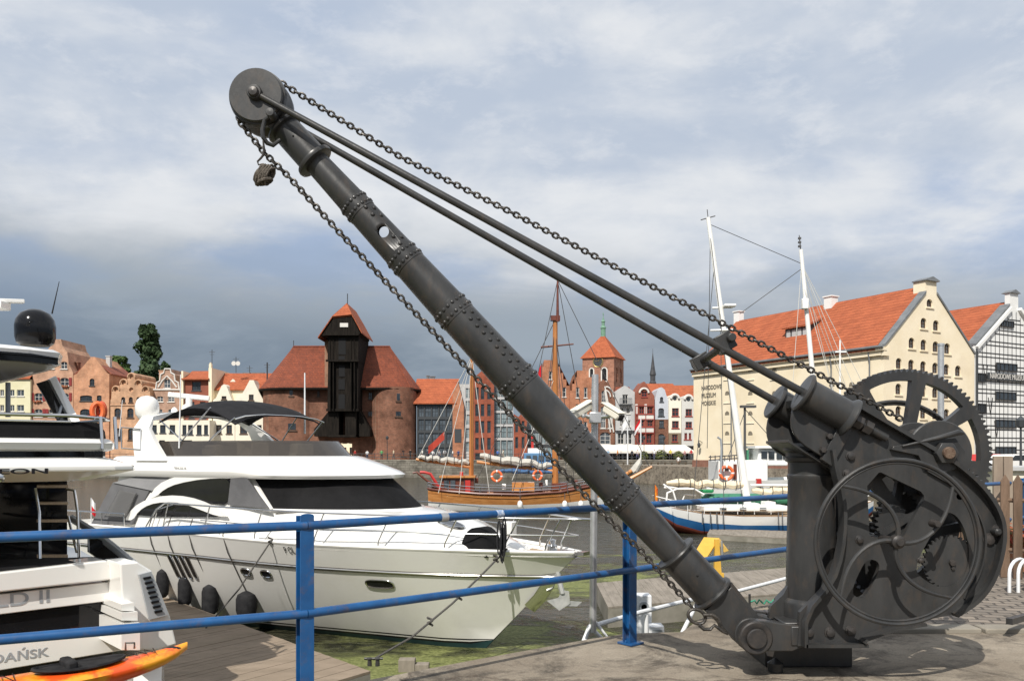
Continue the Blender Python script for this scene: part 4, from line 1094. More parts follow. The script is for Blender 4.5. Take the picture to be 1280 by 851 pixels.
# ------------------------------------------------------------- modern block right of the crane
fc = front(139)
h = bthing('modern_block', 'glass-walled modern building under an orange roof right of the medieval crane', 'building', fc, 545)
ax0 = [(523,505,530,575),(531,505,539,575),(540,505,548,575),(549,505,557,575),(558,505,565,575)]
facade(fc, h, [(521,577),(566,577),(566,503),(521,503)], [(x0,y,x1,y+14) for x0,_,x1,_ in ax0 for y in (507,524,541)]+[(x0,559,x1,572) for x0,_,x1,_ in ax0], DFRAME, back=9, fm=DFRAME, gm=GLASS, nx=1, nz=1, sill=False)
a0,z0 = fc.m(516,505); a1,z1 = fc.m(571,471); ridge_roof(fc, h, a0, a1, z0, z1, -.5, 12, ORANGE)
b = MB(); b.plate([fc.loop([(566,577),(580,577),(580,507),(573,478),(566,490)])], th=9, **fc.kw(-.4)); b.build('brick_pier', BRICKO, h, smooth=False)
b = MB(); b.plate([fc.loop([(568.5,553),(577,553),(577,536),(568.5,536)])], th=.05, **fc.kw(-.46)); b.build('plaque', DFRAME, h, smooth=False)
chimney(fc, h, 536, 467, 471, 6, LEAD, 6); chimney(fc,h,530,466,471,3,LEAD,6)
fc = front(139.4)
h = bthing('modern_block', 'narrow glazed stairwell with white steel top between two brick piers', 'building', fc, 586)
facade(fc, h, [(580.4,577),(591.6,577),(591.6,480),(572,480),(580.4,505)], [(582,y,590,y+13) for y in (485,501,518,535,552)], GREYR, back=8, fm=GREYR, gm=PGLASS, nx=1, nz=1, sill=False)
fc = front(138.6)
h = bthing('modern_block', 'modern red brick front pierced by tall narrow windows on a grid behind the chain', 'building', fc, 604)
facade(fc, h, [(592,577),(617.5,577),(617.5,472),(604,462),(592,472)], [(x,y,x+4.4,y+15) for x in (594,601,609) for y in (484,505,526,547)]+[(594,566,608,575)], BRICKN, back=9, fm=DFRAME, gm=DGLASS, nx=0, nz=1, sill=False)
fc = front(139.6)
h = bthing('modern_block', 'tall curtain wall of blue green glass between red brick fronts', 'building', fc, 631)
facade(fc, h, [(617.9,577),(641.6,577),(641.6,478),(617.9,478)], [(x,y,x+7,y+14) for x in (618.5,626.3,634) for y in (482,499,516,533)]+[(x,550,x+7,573) for x in (618.5,626.3,634)], GREYR, back=8, fm=DFRAME, gm=PGLASS, nx=1, nz=1, sill=False)
fc = front(138.6)
h = bthing('modern_block', 'red brick front with two steep small gables low behind the jib', 'building', fc, 650)
facade(fc, h, [(642,577),(659,577),(659,520),(653,515),(648,521),(642,517)], [(x,y,x+3.6,y+14) for x in (644,652) for y in (526,546)], BRICKN, back=9, fm=DFRAME, gm=DGLASS, nx=0, nz=1, sill=False)
fc = front(141)
h = bthing('modern_block', 'dark glazed building with blue panes seen under the jib', 'building', fc, 672)
facade(fc, h, [(655,577),(700,577),(700,500),(655,500)], [(x,y,x+8,y+15) for x in (657,666,675,684) for y in (504,522,540,558)], DFRAME, back=9, fm=GREYR, gm=PGLASS, nx=1, nz=0, sill=False)
# stepped-gable granaries
def stepg(x0, x1, yb, yt, n, xc=None):
    xc = xc or (x0+x1)/2; L_ = []; R_ = []
    for i in range(n):
        y = yb+(yt-yb)*i/(n-1); xl_ = x0+(xc-4-x0)*i/n; xl2 = x0+(xc-4-x0)*(i+1)/n if i < n-1 else xc
        L_ += [(xl_,y),(xl2,y)]
        xr_ = x1-(x1-xc-4)*i/n; xr3 = x1-(x1-xc-4)*(i+1)/n if i < n-1 else xc
        R_ += [(xr_,y),(xr3,y)]
    L_ = L_[:-1]; R_ = R_[:-1]
    return [(x0,577),(x1,577)]+R_+L_[::-1]
fc = front(145)
h = bthing('stepped_gable_house', 'orange brick warehouse with a stepped gable left of the narrower one beside the church', 'house', fc, 690)
facade(fc, h, stepg(664,712,482,450,5), [(x,y,x+4.5,y+12) for y in (484,506,528,550) for x in (671,682,693,703)]+[(686,464,690,474)], BRICKO, back=11, fm=WFRAME, gm=DGLASS, nx=0, nz=1)
fc = front(144)
h = bthing('stepped_gable_house', 'narrow orange brick stepped-gable warehouse just left of the church tower', 'house', fc, 730)
facade(fc, h, stepg(712.4,748,488,463,4,728), [(x,y,x+4,y+13) for y in (484,505,527,549) for x in (720,730,739)], BRICKO, back=11, fm=WFRAME, gm=DGLASS, nx=0, nz=1)
# narrow house with arched white frames
fc = front(143)
h = bthing('town_house', 'narrow dark red house with round-topped glazing behind the white camera pole', 'house', fc, 757, group=G_ROW)
facade(fc, h, [(748.4,577),(768.6,577),(768.6,500),(764,488),(759,478),(754,474),(750,478),(748.4,486)], [(752,488,758,503,.4),(751,508,757,535,.3),(760,515,766,535,.3),(750,540,763,555,.3)], BRICKR, back=9, fm=WFRAME, gm=GLASS, nx=1, nz=2)
b = MB()
for r in (7,11): b.path([fc.w(*fc.m(756+r*cos(radians(t)), 496-r*1.2*sin(radians(t))),-.1) for t in range(0,100,15)]+[fc.w(*fc.m(756+r,540),-.1)], .12, 6)
b.build('arched_frame', WFRAME, h)
# five colourful houses
fc = front(143.4)
h = bthing('town_house', 'pale grey house with pointed gable and a small balcony, leftmost above the awnings', 'house', fc, 781, group=G_ROW)
facade(fc, h, [(769,577),(793.4,577),(793.4,490),(782,482),(780,482),(769,490)], [(778,493,785,505),(775,509,779.5,517),(783,509,787.5,517),(775,525,780,533),(783,525,788,533),(772,541,780,555),(782,541,790,555)], GREYR, fm=WFRAME, gm=DGLASS)
b = MB(); a0,z0 = fc.m(774,505); a1,_ = fc.m(789,505); b.plate([rectl(a0,z0-.2,a1,z0-.02)], th=.9, **fc.kw(-.9))
for k in range(13): x = a0+(a1-a0)*k/12; b.tube(fc.w(x,z0,-.85), fc.w(x,z0+.9,-.85), .03, n=5)
b.tube(fc.w(a0,z0+.9,-.85), fc.w(a1,z0+.9,-.85), .04); b.build('balcony', DFRAME, h)
b = MB(); a0,z0 = fc.m(769,538); a1,_ = fc.m(793.4,536); b.plate([rectl(a0,z0,a1,z0+.4)], th=.5, **fc.kw(-.5)); b.build('cornice', GREYR, h, smooth=False)
fc = front(143)
h = bthing('town_house', 'red and white timbered house with brown gable and white arch, between grey houses', 'house', fc, 806, group=G_ROW)
facade(fc, h, [(794,577),(818,577),(818,495),(806,477),(804,477),(794,493)], [(799,509,805,517),(809,509,816,517),(799,525,805,533),(809,525,816,533),(802,489,809,496),(798,543,805,554),(808,543,815,554)], BROWNR, fm=PINKR, gm=DGLASS)
b = MB()
for y0, y1 in ((518,525),(534,540)): b.plate([fc.loop([(797,y1),(817,y1),(817,y0),(797,y0)])], th=.08, **fc.kw(-.1))
b.plate([fc.loop([(805.5,517),(808.5,517),(808.5,505),(805.5,505)])], th=.08, **fc.kw(-.1)); b.plate([fc.loop([(794,517),(797,517),(797,505),(794,505)])], th=.08, **fc.kw(-.1))
b.build('white_panel', WFRAME, h, smooth=False)
b = MB(); a0,z0 = fc.m(805,491); b.path([fc.w(a0+.75*cos(radians(t)), z0+.75*sin(radians(t)),-.1) for t in range(0,181,20)], .18, 6); b.build('white_arch', WFRAME, h)
b = MB()
for x in (794.6,797.2,807,817.4): b.plate([fc.loop([(x-.4,556),(x+.4,556),(x+.4,507),(x-.4,507)])], th=.1, **fc.kw(-.2))
for y in (507,518,524,534,541): b.plate([fc.loop([(794.2,y+.5),(817.8,y+.5),(817.8,y-.5),(794.2,y-.5)])], th=.07, **fc.kw(-.18))
b.build('timber_frame', PINKR, h, smooth=False)
fc = front(143.4)
h = bthing('town_house', 'narrow blue grey house with a rounded scroll gable over dark brick lower floors', 'house', fc, 827, group=G_ROW)
facade(fc, h, [(818.4,524),(835.6,524),(835.6,500),(833,494),(831,487),(827.5,484),(825.5,484),(822,487),(820,494),(818.4,500)], [(825,496,829,502,.4),(823,510,830,520,.3)], mat('blue grey render',(.42,.45,.50),(.50,.52,.56),rough=.85,scale=.6), fm=DFRAME, gm=GLASS)
facade(fc, h, [(818.4,577),(835.6,577),(835.6,524.2),(818.4,524.2)], [(824,525,830,534),(823,542,830,554,.3)], BRICKR, fm=DFRAME, gm=GLASS, name='lower_wall')
fc = front(143)
h = bthing('town_house', 'cream house with round-arched gable, second from the right above the awnings', 'house', fc, 844, group=G_ROW)
facade(fc, h, [(836,541),(851.6,541),(851.6,500)]+[(844+6.5*cos(radians(t)),498-6*sin(radians(t))) for t in range(0,181,30)]+[(836,500)], [(840,510,848.5,520),(840,526,848.5,535)], PALEC, fm=PINKR, gm=DGLASS)
facade(fc, h, [(836,577),(851.6,577),(851.6,541.2),(836,541.2)], [(840,543,847,552)], mat('brown stone',(.20,.15,.10),rough=.9), fm=PINKR, gm=DGLASS, name='lower_wall')
fc2 = front(143)
def archtrim(h, cx0, cy0, r):
    a0,z0 = fc2.m(cx0,cy0); rr_ = r*143/F; b = MB(); b.path([fc2.w(a0+rr_*cos(radians(t)), z0+rr_*sin(radians(t)),-.15) for t in range(0,181,15)], .22, 6); b.build('white_arch', WFRAME, h)
    b = MB(); b.lathe([(0,0),(.32,0)], fc2.w(a0,z0+.0,-.02), (0,1,0), 14); b.lathe([(0,0),(.3,0),(.3,.1)], fc2.w(a0,z0,-.04),(0,1,0),14); b.build('window', DGLASS, h)
archtrim(h, 843.5, 498, 4.8)
h = bthing('town_house', 'white house with round-arched gable at the right end above the awnings', 'house', fc, 860, group=G_ROW)
facade(fc, h, [(852,577),(872,577),(872,500)]+[(860.5+6*cos(radians(t)),499-6*sin(radians(t))) for t in range(0,181,30)]+[(852,500)], [(857,511,865,520),(857,527,865,535),(855.5,541,859,549),(861,541,864,549)], mat('dull white render',(.50,.49,.46),(.58,.57,.54),rough=.85,scale=.6), fm=PINKR, gm=DGLASS)
archtrim(h, 860.5, 499, 4.8)
fc = front(149)
h = bthing('roofed_row', 'long orange tiled roof rising behind the five gabled houses', 'building', fc, 820)
pts = fc.loop([(752,577),(872,577),(872,506),(752,506)]); b = MB(); b.plate([pts], th=10, **fc.kw()); b.build('wall', BROWNR, h, smooth=False)
a0,z0 = fc.m(764,507); a1,z1 = fc.m(790,483); ridge_roof(fc, h, a0, a1, z0, z1, -2.5, 9, OLDTILE, hip0=1.2)
a0,z0 = fc.m(812,507); a1,z1 = fc.m(875,481); ridge_roof(fc, h, a1-9, a1, z0, z1, -2.5, 9, ORANGE)
a0,z0 = fc.m(788,505); a1,z1 = fc.m(866,476); ridge_roof(fc, h, a0, a1, z0, z1, 2, 14, ORANGE, hip0=2.5, hip1=2)
# awnings and terrace
fc = front(134.5)
AWN = mat('off white awning cloth', (.66,.62,.56), (.74,.70,.64), rough=.9, scale=1.)
for i, (x0, x1) in enumerate(((747.5,776),(776.5,815),(815.5,868))):
    lab = ('off white restaurant awning nearest the camera pole','middle off white restaurant awning below the coloured houses','off white restaurant awning running up to the museum wall')[i]
    h = bthing('awning', lab, 'awning', fc, (x0+x1)/2, group='restaurant awnings on the far quay')
    a0,z0 = fc.m(x0,564); a1,z1 = fc.m(x1,556); b = MB(); q = [fc.w(a0,z0,0),fc.w(a1,z0,0),fc.w(a1-.8,z1,3.4),fc.w(a0-.8,z1,3.4)]
    b.hexa(q,[v+Vector((0,0,.06)) for v in q]); b.plate([rectl(a0,z0-.28,a1,z0-.003)], th=.05, **fc.kw(-.01)); b.build('cloth', AWN, h, smooth=False)
    b = MB()
    for k in range(4): x = a0+.2+(a1-a0-.4)*k/3; b.tube(fc.w(x,BZ,.2), fc.w(x,z0,.2), .05, n=6)
    b.build('post', DFRAME, h)
fc = front(138)
h = bthing('restaurant', 'dark glazed restaurant front in the shade below the awnings', 'restaurant', fc, 800)
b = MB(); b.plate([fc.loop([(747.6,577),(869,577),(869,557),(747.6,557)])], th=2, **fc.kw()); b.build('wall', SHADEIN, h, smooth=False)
for x in range(752,866,12): a0,z0 = fc.m(x,574); a1,z1 = fc.m(x+9,562); add_window(fc, h, a0,z0,a1,z1, DFRAME, GLASS, dep=-.06, sill=False)
# church tower
fc = Face((0.,262.),(1.,0.),BZ)
h = bthing('church_tower', 'square brick church tower with clock faces, orange pyramid roof and green lantern spire', 'church tower', fc, 754)
u2 = Vector((.80,.60)); # tower turned a little
zt_ = lambda py: fc.m(0,py)[1]
c = Vector(((754-CX)/F*268, 268.)); hw_ = 5.1
def corner(i, s=1.): k = ((-1,-1),(1,-1),(1,1),(-1,1))[i]; ca, sa = cos(radians(-24)), sin(radians(-24)); return Vector((c.x+(k[0]*ca-k[1]*sa)*hw_*s, c.y+(k[0]*sa+k[1]*ca)*hw_*s, 0))
z0, z1, z2 = BZ, zt_(446.5), zt_(418)
def faceof(i):
    A = corner(i); B = corner((i+1)%4); d_ = (B-A); L_ = d_.length; return Face((A.x,A.y),(d_.x/L_,d_.y/L_),BZ), L_
b = MB(); 
b.hexa([corner(i,.93)+Vector((0,0,z0)) for i in range(4)],[corner(i,.93)+Vector((0,0,z1-.1)) for i in range(4)])
for i in range(4):
    f, L_ = faceof(i)
    za, zb = zt_(477), zt_(458)
    b.plate([rectl(0 if i%2==0 else .35,z0,L_ if i%2==0 else L_-.35,z1)]+[archl(L_*x0,za,L_*x1,zb,.5) for x0,x1 in ((.2,.38),(.58,.80))], th=.34, **f.kw())
b.build('wall', BRICKT, h, smooth=False)
for i in (0,3):
    f, L_ = faceof(i)
    for x0,x1 in ((.2,.38),(.58,.80)):
        b = MB(); b.plate([archl(L_*x0+.01,za,L_*x1-.01,zb,.5), archl(L_*x0+.4,za+.3,L_*x1-.4,zb-.4,.5)], th=.1, **f.kw(.1)); b.cur = 1; b.plate([archl(L_*x0+.3,za+.2,L_*x1-.3,zb-.2,.5)], th=.05, **f.kw(.22)); b.build('window', [WFRAME,SHADEIN], h, smooth=False)
    b = MB(); cc_ = f.w(L_*.5, zt_(451.5), -.1); n_ = Vector((f.n[0],f.n[1],0))
    b.lathe([(1.65,0),(1.65,.12),(0,.12)], cc_, n_, 32)
    ck = b.build('clock', DFRAME, h)
    b = MB(); uu = Vector((f.u[0],f.u[1],0))
    b.path([cc_+uu*1.6*cos(t*pi/16)+Vector((0,0,1.6*sin(t*pi/16)))-n_*.05 for t in range(32)], .10, 6, closed=True)
    for t in range(12): e = uu*cos(t*pi/6)+Vector((0,0,sin(t*pi/6))); b.tube(cc_+e*1.2-n_*.06, cc_+e*1.5-n_*.06, .07, n=5)
    b.tube(cc_-n_*.08, cc_-n_*.08+uu*.5+Vector((0,0,.7)), .07, n=5); b.tube(cc_-n_*.08, cc_-n_*.08-uu*.9+Vector((0,0,.3)), .06, n=5)
    b.build('dial', mat('gilded dial',(.45,.33,.12),rough=.4,metal=.6), ck)
b = MB(); E4 = [corner(i,1.12)+Vector((0,0,z1)) for i in range(4)]; T4 = [corner(i,.10)+Vector((0,0,z2+.3)) for i in range(4)]; b.hexa(E4,T4); b.build('roof', ORANGE, h, smooth=False)
b = MB(); b.lathe([(.55,0),(.75,.1),(.75,2.6),(1.0,2.8),(.7,3.3),(.5,3.6),(.5,4.6),(.7,4.8),(.35,5.4),(.12,6.2),(.08,7.6),(0,7.7)], (c.x,c.y,z2), n=10); b.ball((c.x,c.y,z2+7.2),.22)
b.build('lantern', COPPER, h, smooth=False)
# thin spire
f = Face((0.,300.),(1.,0.),BZ); h = bthing('church_spire', 'slender black needle spire rising behind the orange roofs', 'spire', f, 816)
b = MB(); x = (816-CX)/F*300; zf = lambda py: f.m(0,py)[1]
b.lathe([(1.1,BZ),(1.1,zf(481)),(1.25,zf(478)),(.9,zf(476)),(.9,zf(470)),(1.15,zf(468)),(.75,zf(461)),(.35,zf(450)),(.08,zf(441)),(.05,zf(436)),(0,zf(435))], (x,300,0), n=8)
b.build('spire', mat('dark slate',(.035,.035,.04),(.06,.06,.065),rough=.7,scale=1), h, smooth=False)

# ------------------------------------------------------------- museum granary
gu = Vector((.872,.49)).normalized(); C0 = (32.1,73.7); GW = 12.9
fg = Face(C0, (gu.x,gu.y), -.004); fl_ = Face(C0, (gu.y,-gu.x), -.004)    # gable wall, long wall (negative a runs to the left)
mu = thing('granary_museum', 'large cream rendered granary with orange roof and rows of arched gable windows', 'museum', (C0[0],C0[1],0))
ze = fg.m(1105,433)[1]; zp = fg.m(1160,358)[1]; aL = fl_.m(867,500)[0]; LEN = -aL
W = []
rows = [(365,[1162]),(391,[1154.5,1170]),(419,[1139.5,1154.5,1169.5,1184]),(447,[1123.5,1139,1154,1169,1183,1197.5]),(479,[1123,1139,1154,1169,1183,1197.5]),(507,[1123,1139,1154,1169,1183,1197.5]),(537,[1123,1139,1154,1169,1183,1197.5]),(564,[1123,1139,1154,1169,1183,1197.5])]
for y, xs in rows:
    for x in xs: k = (x-1105)*.085*(1 if y > 440 else .8); yy = y+ (x-1123.5)/74*9.5*((566-y)/120)+0; W.append((x-3.6,yy,x+3.7,yy+14 if y>370 else yy+11,.42))
outl = [(0,0),(GW,0),(GW,ze),(GW/2+.8,zp-.65),(GW/2+.8,zp+.5),(GW/2-.8,zp+.5),(GW/2-.8,zp-.65),(0,ze)]
facade(fg, mu, outl, W, CREAM, back=1.2, th=.6, fm=BFRAME, gm=GLASS, nx=1, nz=1, world=True, sill=False)
for w in W:
    a0,z1 = fg.m(w[0],w[1]); a1,z0 = fg.m(w[2],w[3]); b = MB(); b.plate([rectl(a0-.15,z0-.14,a1+.15,z0-.004)], th=.1, **fg.kw(-.1)); b.build('sill', CREAM, mu, smooth=False)
b = MB(); b.plate([[(GW/2-.95,zp+.5),(GW/2+.95,zp+.5),(GW/2+.95,zp+.58),(GW/2,zp+.9),(GW/2-.95,zp+.58)]], th=1.5, **fg.kw(-.25)); b.build('gable_cap', LEAD, mu, smooth=False)
b = MB(); b.plate([[(aL,0),(-1.21,0),(-1.21,ze-.1),(aL,ze-.1)]], th=.6, **fl_.kw()); b.plate([[(aL,0),(-1.25,0),(-1.25,ze-.1),(aL,ze-.1)]], th=GW-1.3, **fl_.kw(.62))
b.build('wall', CREAM, mu, smooth=False)
b = MB()   # roof
for s in (0,1):
    ex = -.45 if s == 0 else GW+.3; dz = -.30
    q = [fg.w(ex,ze+dz,.55), fg.w(GW/2,zp,.55), fg.w(GW/2,zp,LEN), fg.w(ex,ze+dz,LEN)]
    b.hexa(q, [v+Vector((0,0,.2)) for v in q])
b.build('roof', ORANGE, mu, smooth=False)
b = MB()   # lead edge of the gable
for s in (0,1):
    ex = 0 if s == 0 else GW
    q = [fg.w(ex,ze+.0,-.12), fg.w(GW/2+(-.8 if s == 0 else .8),zp-.65,-.12)]
    q += [v+Vector((fg.n[0],fg.n[1],0))*.75 for v in q[::-1]]
    b.hexa([v+Vector((0,0,.01)) for v in q], [v+Vector((0,0,.22)) for v in q])
b.build('gable_edge', LEAD, mu, smooth=False)
b = MB(); b.plate([rectl(aL,ze-.75,-.0,ze-.35)], th=.3, **fl_.kw(-.25)); b.plate([rectl(aL,ze-.35,.25,ze-.12)], th=.5, **fl_.kw(-.42)); b.plate([rectl(-.25,ze-.8,.45,ze-.1)], th=.3, **fg.kw(-.2)); b.build('cornice', CREAM, mu, smooth=False)
b = MB(); b.path([fl_.w(aL,ze-.02,-.5), fl_.w(.3,ze-.02,-.5)], .12, 8); b.build('gutter', LEAD, mu)
for px in (915,1040,1088):
    a0,_ = fl_.m(px,500); b = MB(); b.path([fl_.w(a0,ze-.1,-.35), fl_.w(a0,ze-1.2,-.12), fl_.w(a0,0,-.12)], .07, 8); b.build('downpipe', LEAD, mu)
for px, py in [(x,y) for x in (909,938,968) for y in (462,491,516,541)]+[(x,y) for x in (1040,1065) for y in (480,505,540)]:
    a0,z0 = fl_.m(px,py); b = MB(); b.plate([archl(a0-.30,z0-.2,a0+.30,z0+.2,.5)], th=.05, **fl_.kw(-.03)); b.build('vent', mat('small vent grille',(.12,.10,.07),(.3,.26,.2),rough=.8,scale=12), mu, smooth=False)
    b = MB(); _,z1 = fl_.m(px,py+13); b.plate([rectl(a0-.55,z1-.03,a0+.55,z1+.04)], th=.08, **fl_.kw(-.07)); b.build('sill', PALEC, mu, smooth=False)
TXT = mat('dark wall lettering', (.10,.095,.085), (.2,.18,.15), rough=.8, scale=5)
for i, s in enumerate(('NARODOWE','MUZEUM','MORSKIE')):
    a0,z0 = fl_.m(877,487.5+9.6*i); a1,_ = fl_.m((902,895,895)[i],0)
    b = MB(); b.text(s, fl_.w(a0,z0,-.03), (fl_.u[0],fl_.u[1],0), (0,0,1), .66, th=.03, sx=1.); 
    w_ = max((v-fl_.w(a0,z0,-.03)).dot(Vector((fl_.u[0],fl_.u[1],0))) for v in b.v)
    k_ = (a1-a0)/w_; o_ = fl_.w(a0,z0,-.03); uu = Vector((fl_.u[0],fl_.u[1],0))
    b.v = [v+uu*((v-o_).dot(uu)*(k_-1)) for v in b.v]
    b.build('lettering', TXT, mu, smooth=False)
# dormer and chimneys
sl_ = (zp-ze)/(GW/2)
def on_roof(px, py):   # point where the pixel ray meets the left roof slope
    lo, hi = 0., GW/2
    best = None
    for i in range(400):
        d_ = GW/2*i/400; O = fg.w(d_,0,0)
        a, z = hit(px, py, (O.x,O.y), (fg.n[0],fg.n[1])); zr = ze-.1+sl_*d_
        if best is None or abs(z-zr) < best[0]: best = (abs(z-zr), d_, a, zr)
    return best[1:]
d_, a_, z_ = on_roof(996,424)
b = MB(); A = lambda dd, aa, zz_: fg.w(dd, zz_, aa)
b.hexa([A(d_,a_-1.5,z_-.1),A(d_,a_+1.5,z_-.1),A(d_+2.6,a_+1.5,z_+1.6),A(d_+2.6,a_-1.5,z_+1.6)],[A(d_,a_-1.5,z_+1.15),A(d_,a_+1.5,z_+1.15),A(d_+2.6,a_+1.5,z_+2.2),A(d_+2.6,a_-1.5,z_+2.2)])
dm = b.build('dormer', DFRAME, mu, smooth=False)
b = MB(); b.hexa([A(d_-.3,a_-1.7,z_+1.12),A(d_-.3,a_+1.7,z_+1.12),A(d_+2.7,a_+1.7,z_+2.2),A(d_+2.7,a_-1.7,z_+2.2)],[A(d_-.3,a_-1.7,z_+1.3),A(d_-.3,a_+1.7,z_+1.3),A(d_+2.7,a_+1.7,z_+2.4),A(d_+2.7,a_-1.7,z_+2.4)]); b.build('dormer_roof', ORANGE, dm, smooth=False)
b = MB()
for k in range(4): b.hexa([A(d_-.05,a_-1.3+.7*k,z_+.2),A(d_-.05,a_-.8+.7*k,z_+.2),A(d_+.05,a_-.8+.7*k,z_+.2),A(d_+.05,a_-1.3+.7*k,z_+.2)],[A(d_-.05,a_-1.3+.7*k,z_+1.0),A(d_-.05,a_-.8+.7*k,z_+1.0),A(d_+.05,a_-.8+.7*k,z_+1.0),A(d_+.05,a_-1.3+.7*k,z_+1.0)])
b.build('window', GREYR, dm, smooth=False)
for px, py, wd in ((1036,388,.95),(921,402,.8)):
    d_, a_, z_ = on_roof(px,py); b = MB(); c_ = A(d_+.3,a_,z_+.3)
    b.box(c_, (wd,wd,2.1), Matrix.Rotation(atan2(gu.y,gu.x),3,'Z')); b.box(c_+Vector((0,0,1.1)), (wd+.2,wd+.2,.12), Matrix.Rotation(atan2(gu.y,gu.x),3,'Z')); b.build('chimney', WHITEW, mu, smooth=False)
b = MB(); b.plate([rectl(aL,-.1,-.3,.75)], th=.25, **fl_.kw(-.2)); b.build('plinth', brickmat('red plinth',(.30,.13,.09),(.24,.1,.07),(.25,.18,.14)), mu, smooth=False)

# ------------------------------------------------------------- timber-framed granary
C1 = (43.55,80.3); GW2 = 12.6
ft_ = Face(C1, (gu.x,gu.y), -.004)
tg = thing('timber_granary', 'white granary with black timber frame, dark window bands and a museum name board', 'museum', (C1[0],C1[1],0))
ze2 = ft_.m(1216,433)[1]; zp2 = ze2+ (ft_.m(1262,376)[1]-ze2)
ac = GW2/2
b = MB(); b.plate([[(0,0),(GW2,0),(GW2,ze2),(ac+.7,zp2-.6),(ac+.7,zp2+.8),(ac-.7,zp2+.8),(ac-.7,zp2-.6),(0,ze2)]], th=.5, **ft_.kw()); b.plate([[(0,0),(GW2,0),(GW2,ze2),(ac,zp2-.5),(0,ze2)]], th=23, **ft_.kw(.51)); b.build('wall', WHITEW, tg, smooth=False)
b = MB(); b.plate([[(ac-.85,zp2+.8),(ac+.85,zp2+.8),(ac,zp2+1.15)]], th=1., **ft_.kw(-.2)); b.build('gable_cap', LEAD, tg, smooth=False)
gable_roof(ft_, tg, 0, GW2, ze2, zp2-.1, .52, 23, ORANGE, over=.3)
b = MB()
q = [ft_.w(-.0,ze2+.0,-.1), ft_.w(ac-.8,zp2-.6,-.1), ft_.w(ac-.8,zp2-.6,.9), ft_.w(0,ze2,.9)]; b.hexa([v+Vector((0,0,.12)) for v in q],[v+Vector((0,0,.32)) for v in q])
b.build('gable_edge', LEAD, tg, smooth=False)
def zat(a): return ze2+(zp2-ze2)*(1-abs(a-ac)/ac)-.75
tf = MB()
hz = [1.2,1.5,2.9,3.2,4.4,4.75,6.0,6.3,7.3,7.6,8.7,8.95,9.9,10.2,11.2,12.1,13.0,13.8,14.6,15.3]
ys = [(0.9,1.2),(2.6,2.9),(4.3,4.6)]
zz0 = .3; lev = []
while zz0 < zp2-1.0: lev += [zz0, zz0+.38]; zz0 += 1.15
for z in lev:
    aa = 0.35
    if z > ze2-.7: aa = (z-(ze2-.75))/(zp2-ze2)*ac+.35
    if aa < ac-.15: tf.plate([rectl(aa,z-.045,GW2-aa,z+.045)], th=.05, **ft_.kw(-.03))
rnd = random.Random(4)
for i in range(18):
    a = .45+i*(GW2-.9)/17; tf.plate([rectl(a-.035,.2,a+.035,min(zat(a),ze2 if 0 else 99))], th=.035, **ft_.kw(-.02))
for z0_, a_ in ((8.3,1.6),(8.3,3.6),(5.2,2.4),(3.,3.4),(8.3,9.),(5.2,10.)):
    for sg in (-1,1): p0 = ft_.w(a_,z0_,-.02); p1 = ft_.w(a_+.35*sg,z0_+1.6,-.02); tf.beam(p0,p1,.07,.06)
tf.build('timber_frame', BLACKP, tg, smooth=False)
for (x0,y0,x1,y1) in ((1250,400,1266,410),(1244,453,1270,465),(1220,466,1231,478),(1243,489,1269,501),(1220,504,1231,516),(1243,524,1269,535),(1243,558,1269,570)):
    a0,z1 = ft_.m(x0,y0); a1,z0 = ft_.m(x1,y1); add_window(ft_, tg, a0,z0,a1,z1, BLACKP, DGLASS, nx=4, nz=0, dep=-.1, sill=False)
a0,z1 = ft_.m(1232.5,467.5); a1,z0 = ft_.m(1285,478); b = MB(); b.plate([rectl(a0,z0,a1+1,z1+.15)], th=.12, **ft_.kw(-.24)); bd_ = b.build('name_board', DFRAME, tg, smooth=False)
b = MB(); b.text('NARODOWE MUZEUM MORSKIE', ft_.w(a0+.15,z0+.12,-.28), (gu.x,gu.y,0), (0,0,1), .74, th=.02, sx=.78); b.build('lettering', WFRAME, bd_, smooth=False)
b = MB(); b.plate([rectl(-.45,0,.30,ze2-.1)], th=.3, **ft_.kw(-.06)); 
b.build('corner_board', WHITEW, tg, smooth=False)
b = MB()
L1 = ft_.w(.05,ze2-.1,-.06); L2 = ft_.w(ac-.7,zp2-.7,-.06); b.beam(L1,L2,.3,.5,up=(ft_.n[0],ft_.n[1],0)); L1 = ft_.w(GW2-.05,ze2-.1,-.06); L2 = ft_.w(ac+.7,zp2-.7,-.06); b.beam(L1,L2,.3,.5,up=(ft_.n[0],ft_.n[1],0)); b.build('verge_board', WHITEW, tg, smooth=False)
b = MB(); b.path([ft_.w(-.2,ze2-.2,-.3), ft_.w(-.2,0,-.3)], .08, 8); b.build('downpipe', DFRAME, tg)
# triangular hoist dormer on the left slope
b = MB(); q = [ft_.w(2.2,ze2+1.9,8), ft_.w(.7,ze2+.7,4.5), ft_.w(3.4,ze2+3.5,5.)]
b.add([ft_.w(.6,ze2+.9,9),ft_.w(.6,ze2+2.6,9),ft_.w(3.2,ze2+2.7,9),ft_.w(.6,ze2+.9,6.2),ft_.w(.6,ze2+2.6,6.2),ft_.w(3.2,ze2+2.7,6.2)],[(0,1,2),(3,4,5),(0,1,4,3),(1,2,5,4),(2,0,3,5)]); b.build('dormer', GREYR, tg, smooth=False)
# wall lamp
f = fl_; t = thing('wall_lamp', 'small black lantern bracket on the cream museum wall near the water', 'lamp', f.w(*f.m(878,560),-.4))
b = MB(); q = f.w(*f.m(878,556),-.5); b.lathe([(.05,-.3),(.14,-.25),(.18,.1),(.06,.3),(0,.35)], q, n=8); b.path([q+Vector((0,0,.3)), q+Vector((0,0,.5)), f.w(*f.m(878,553),0)], .03, 6); b.build('lantern', DFRAME, t)

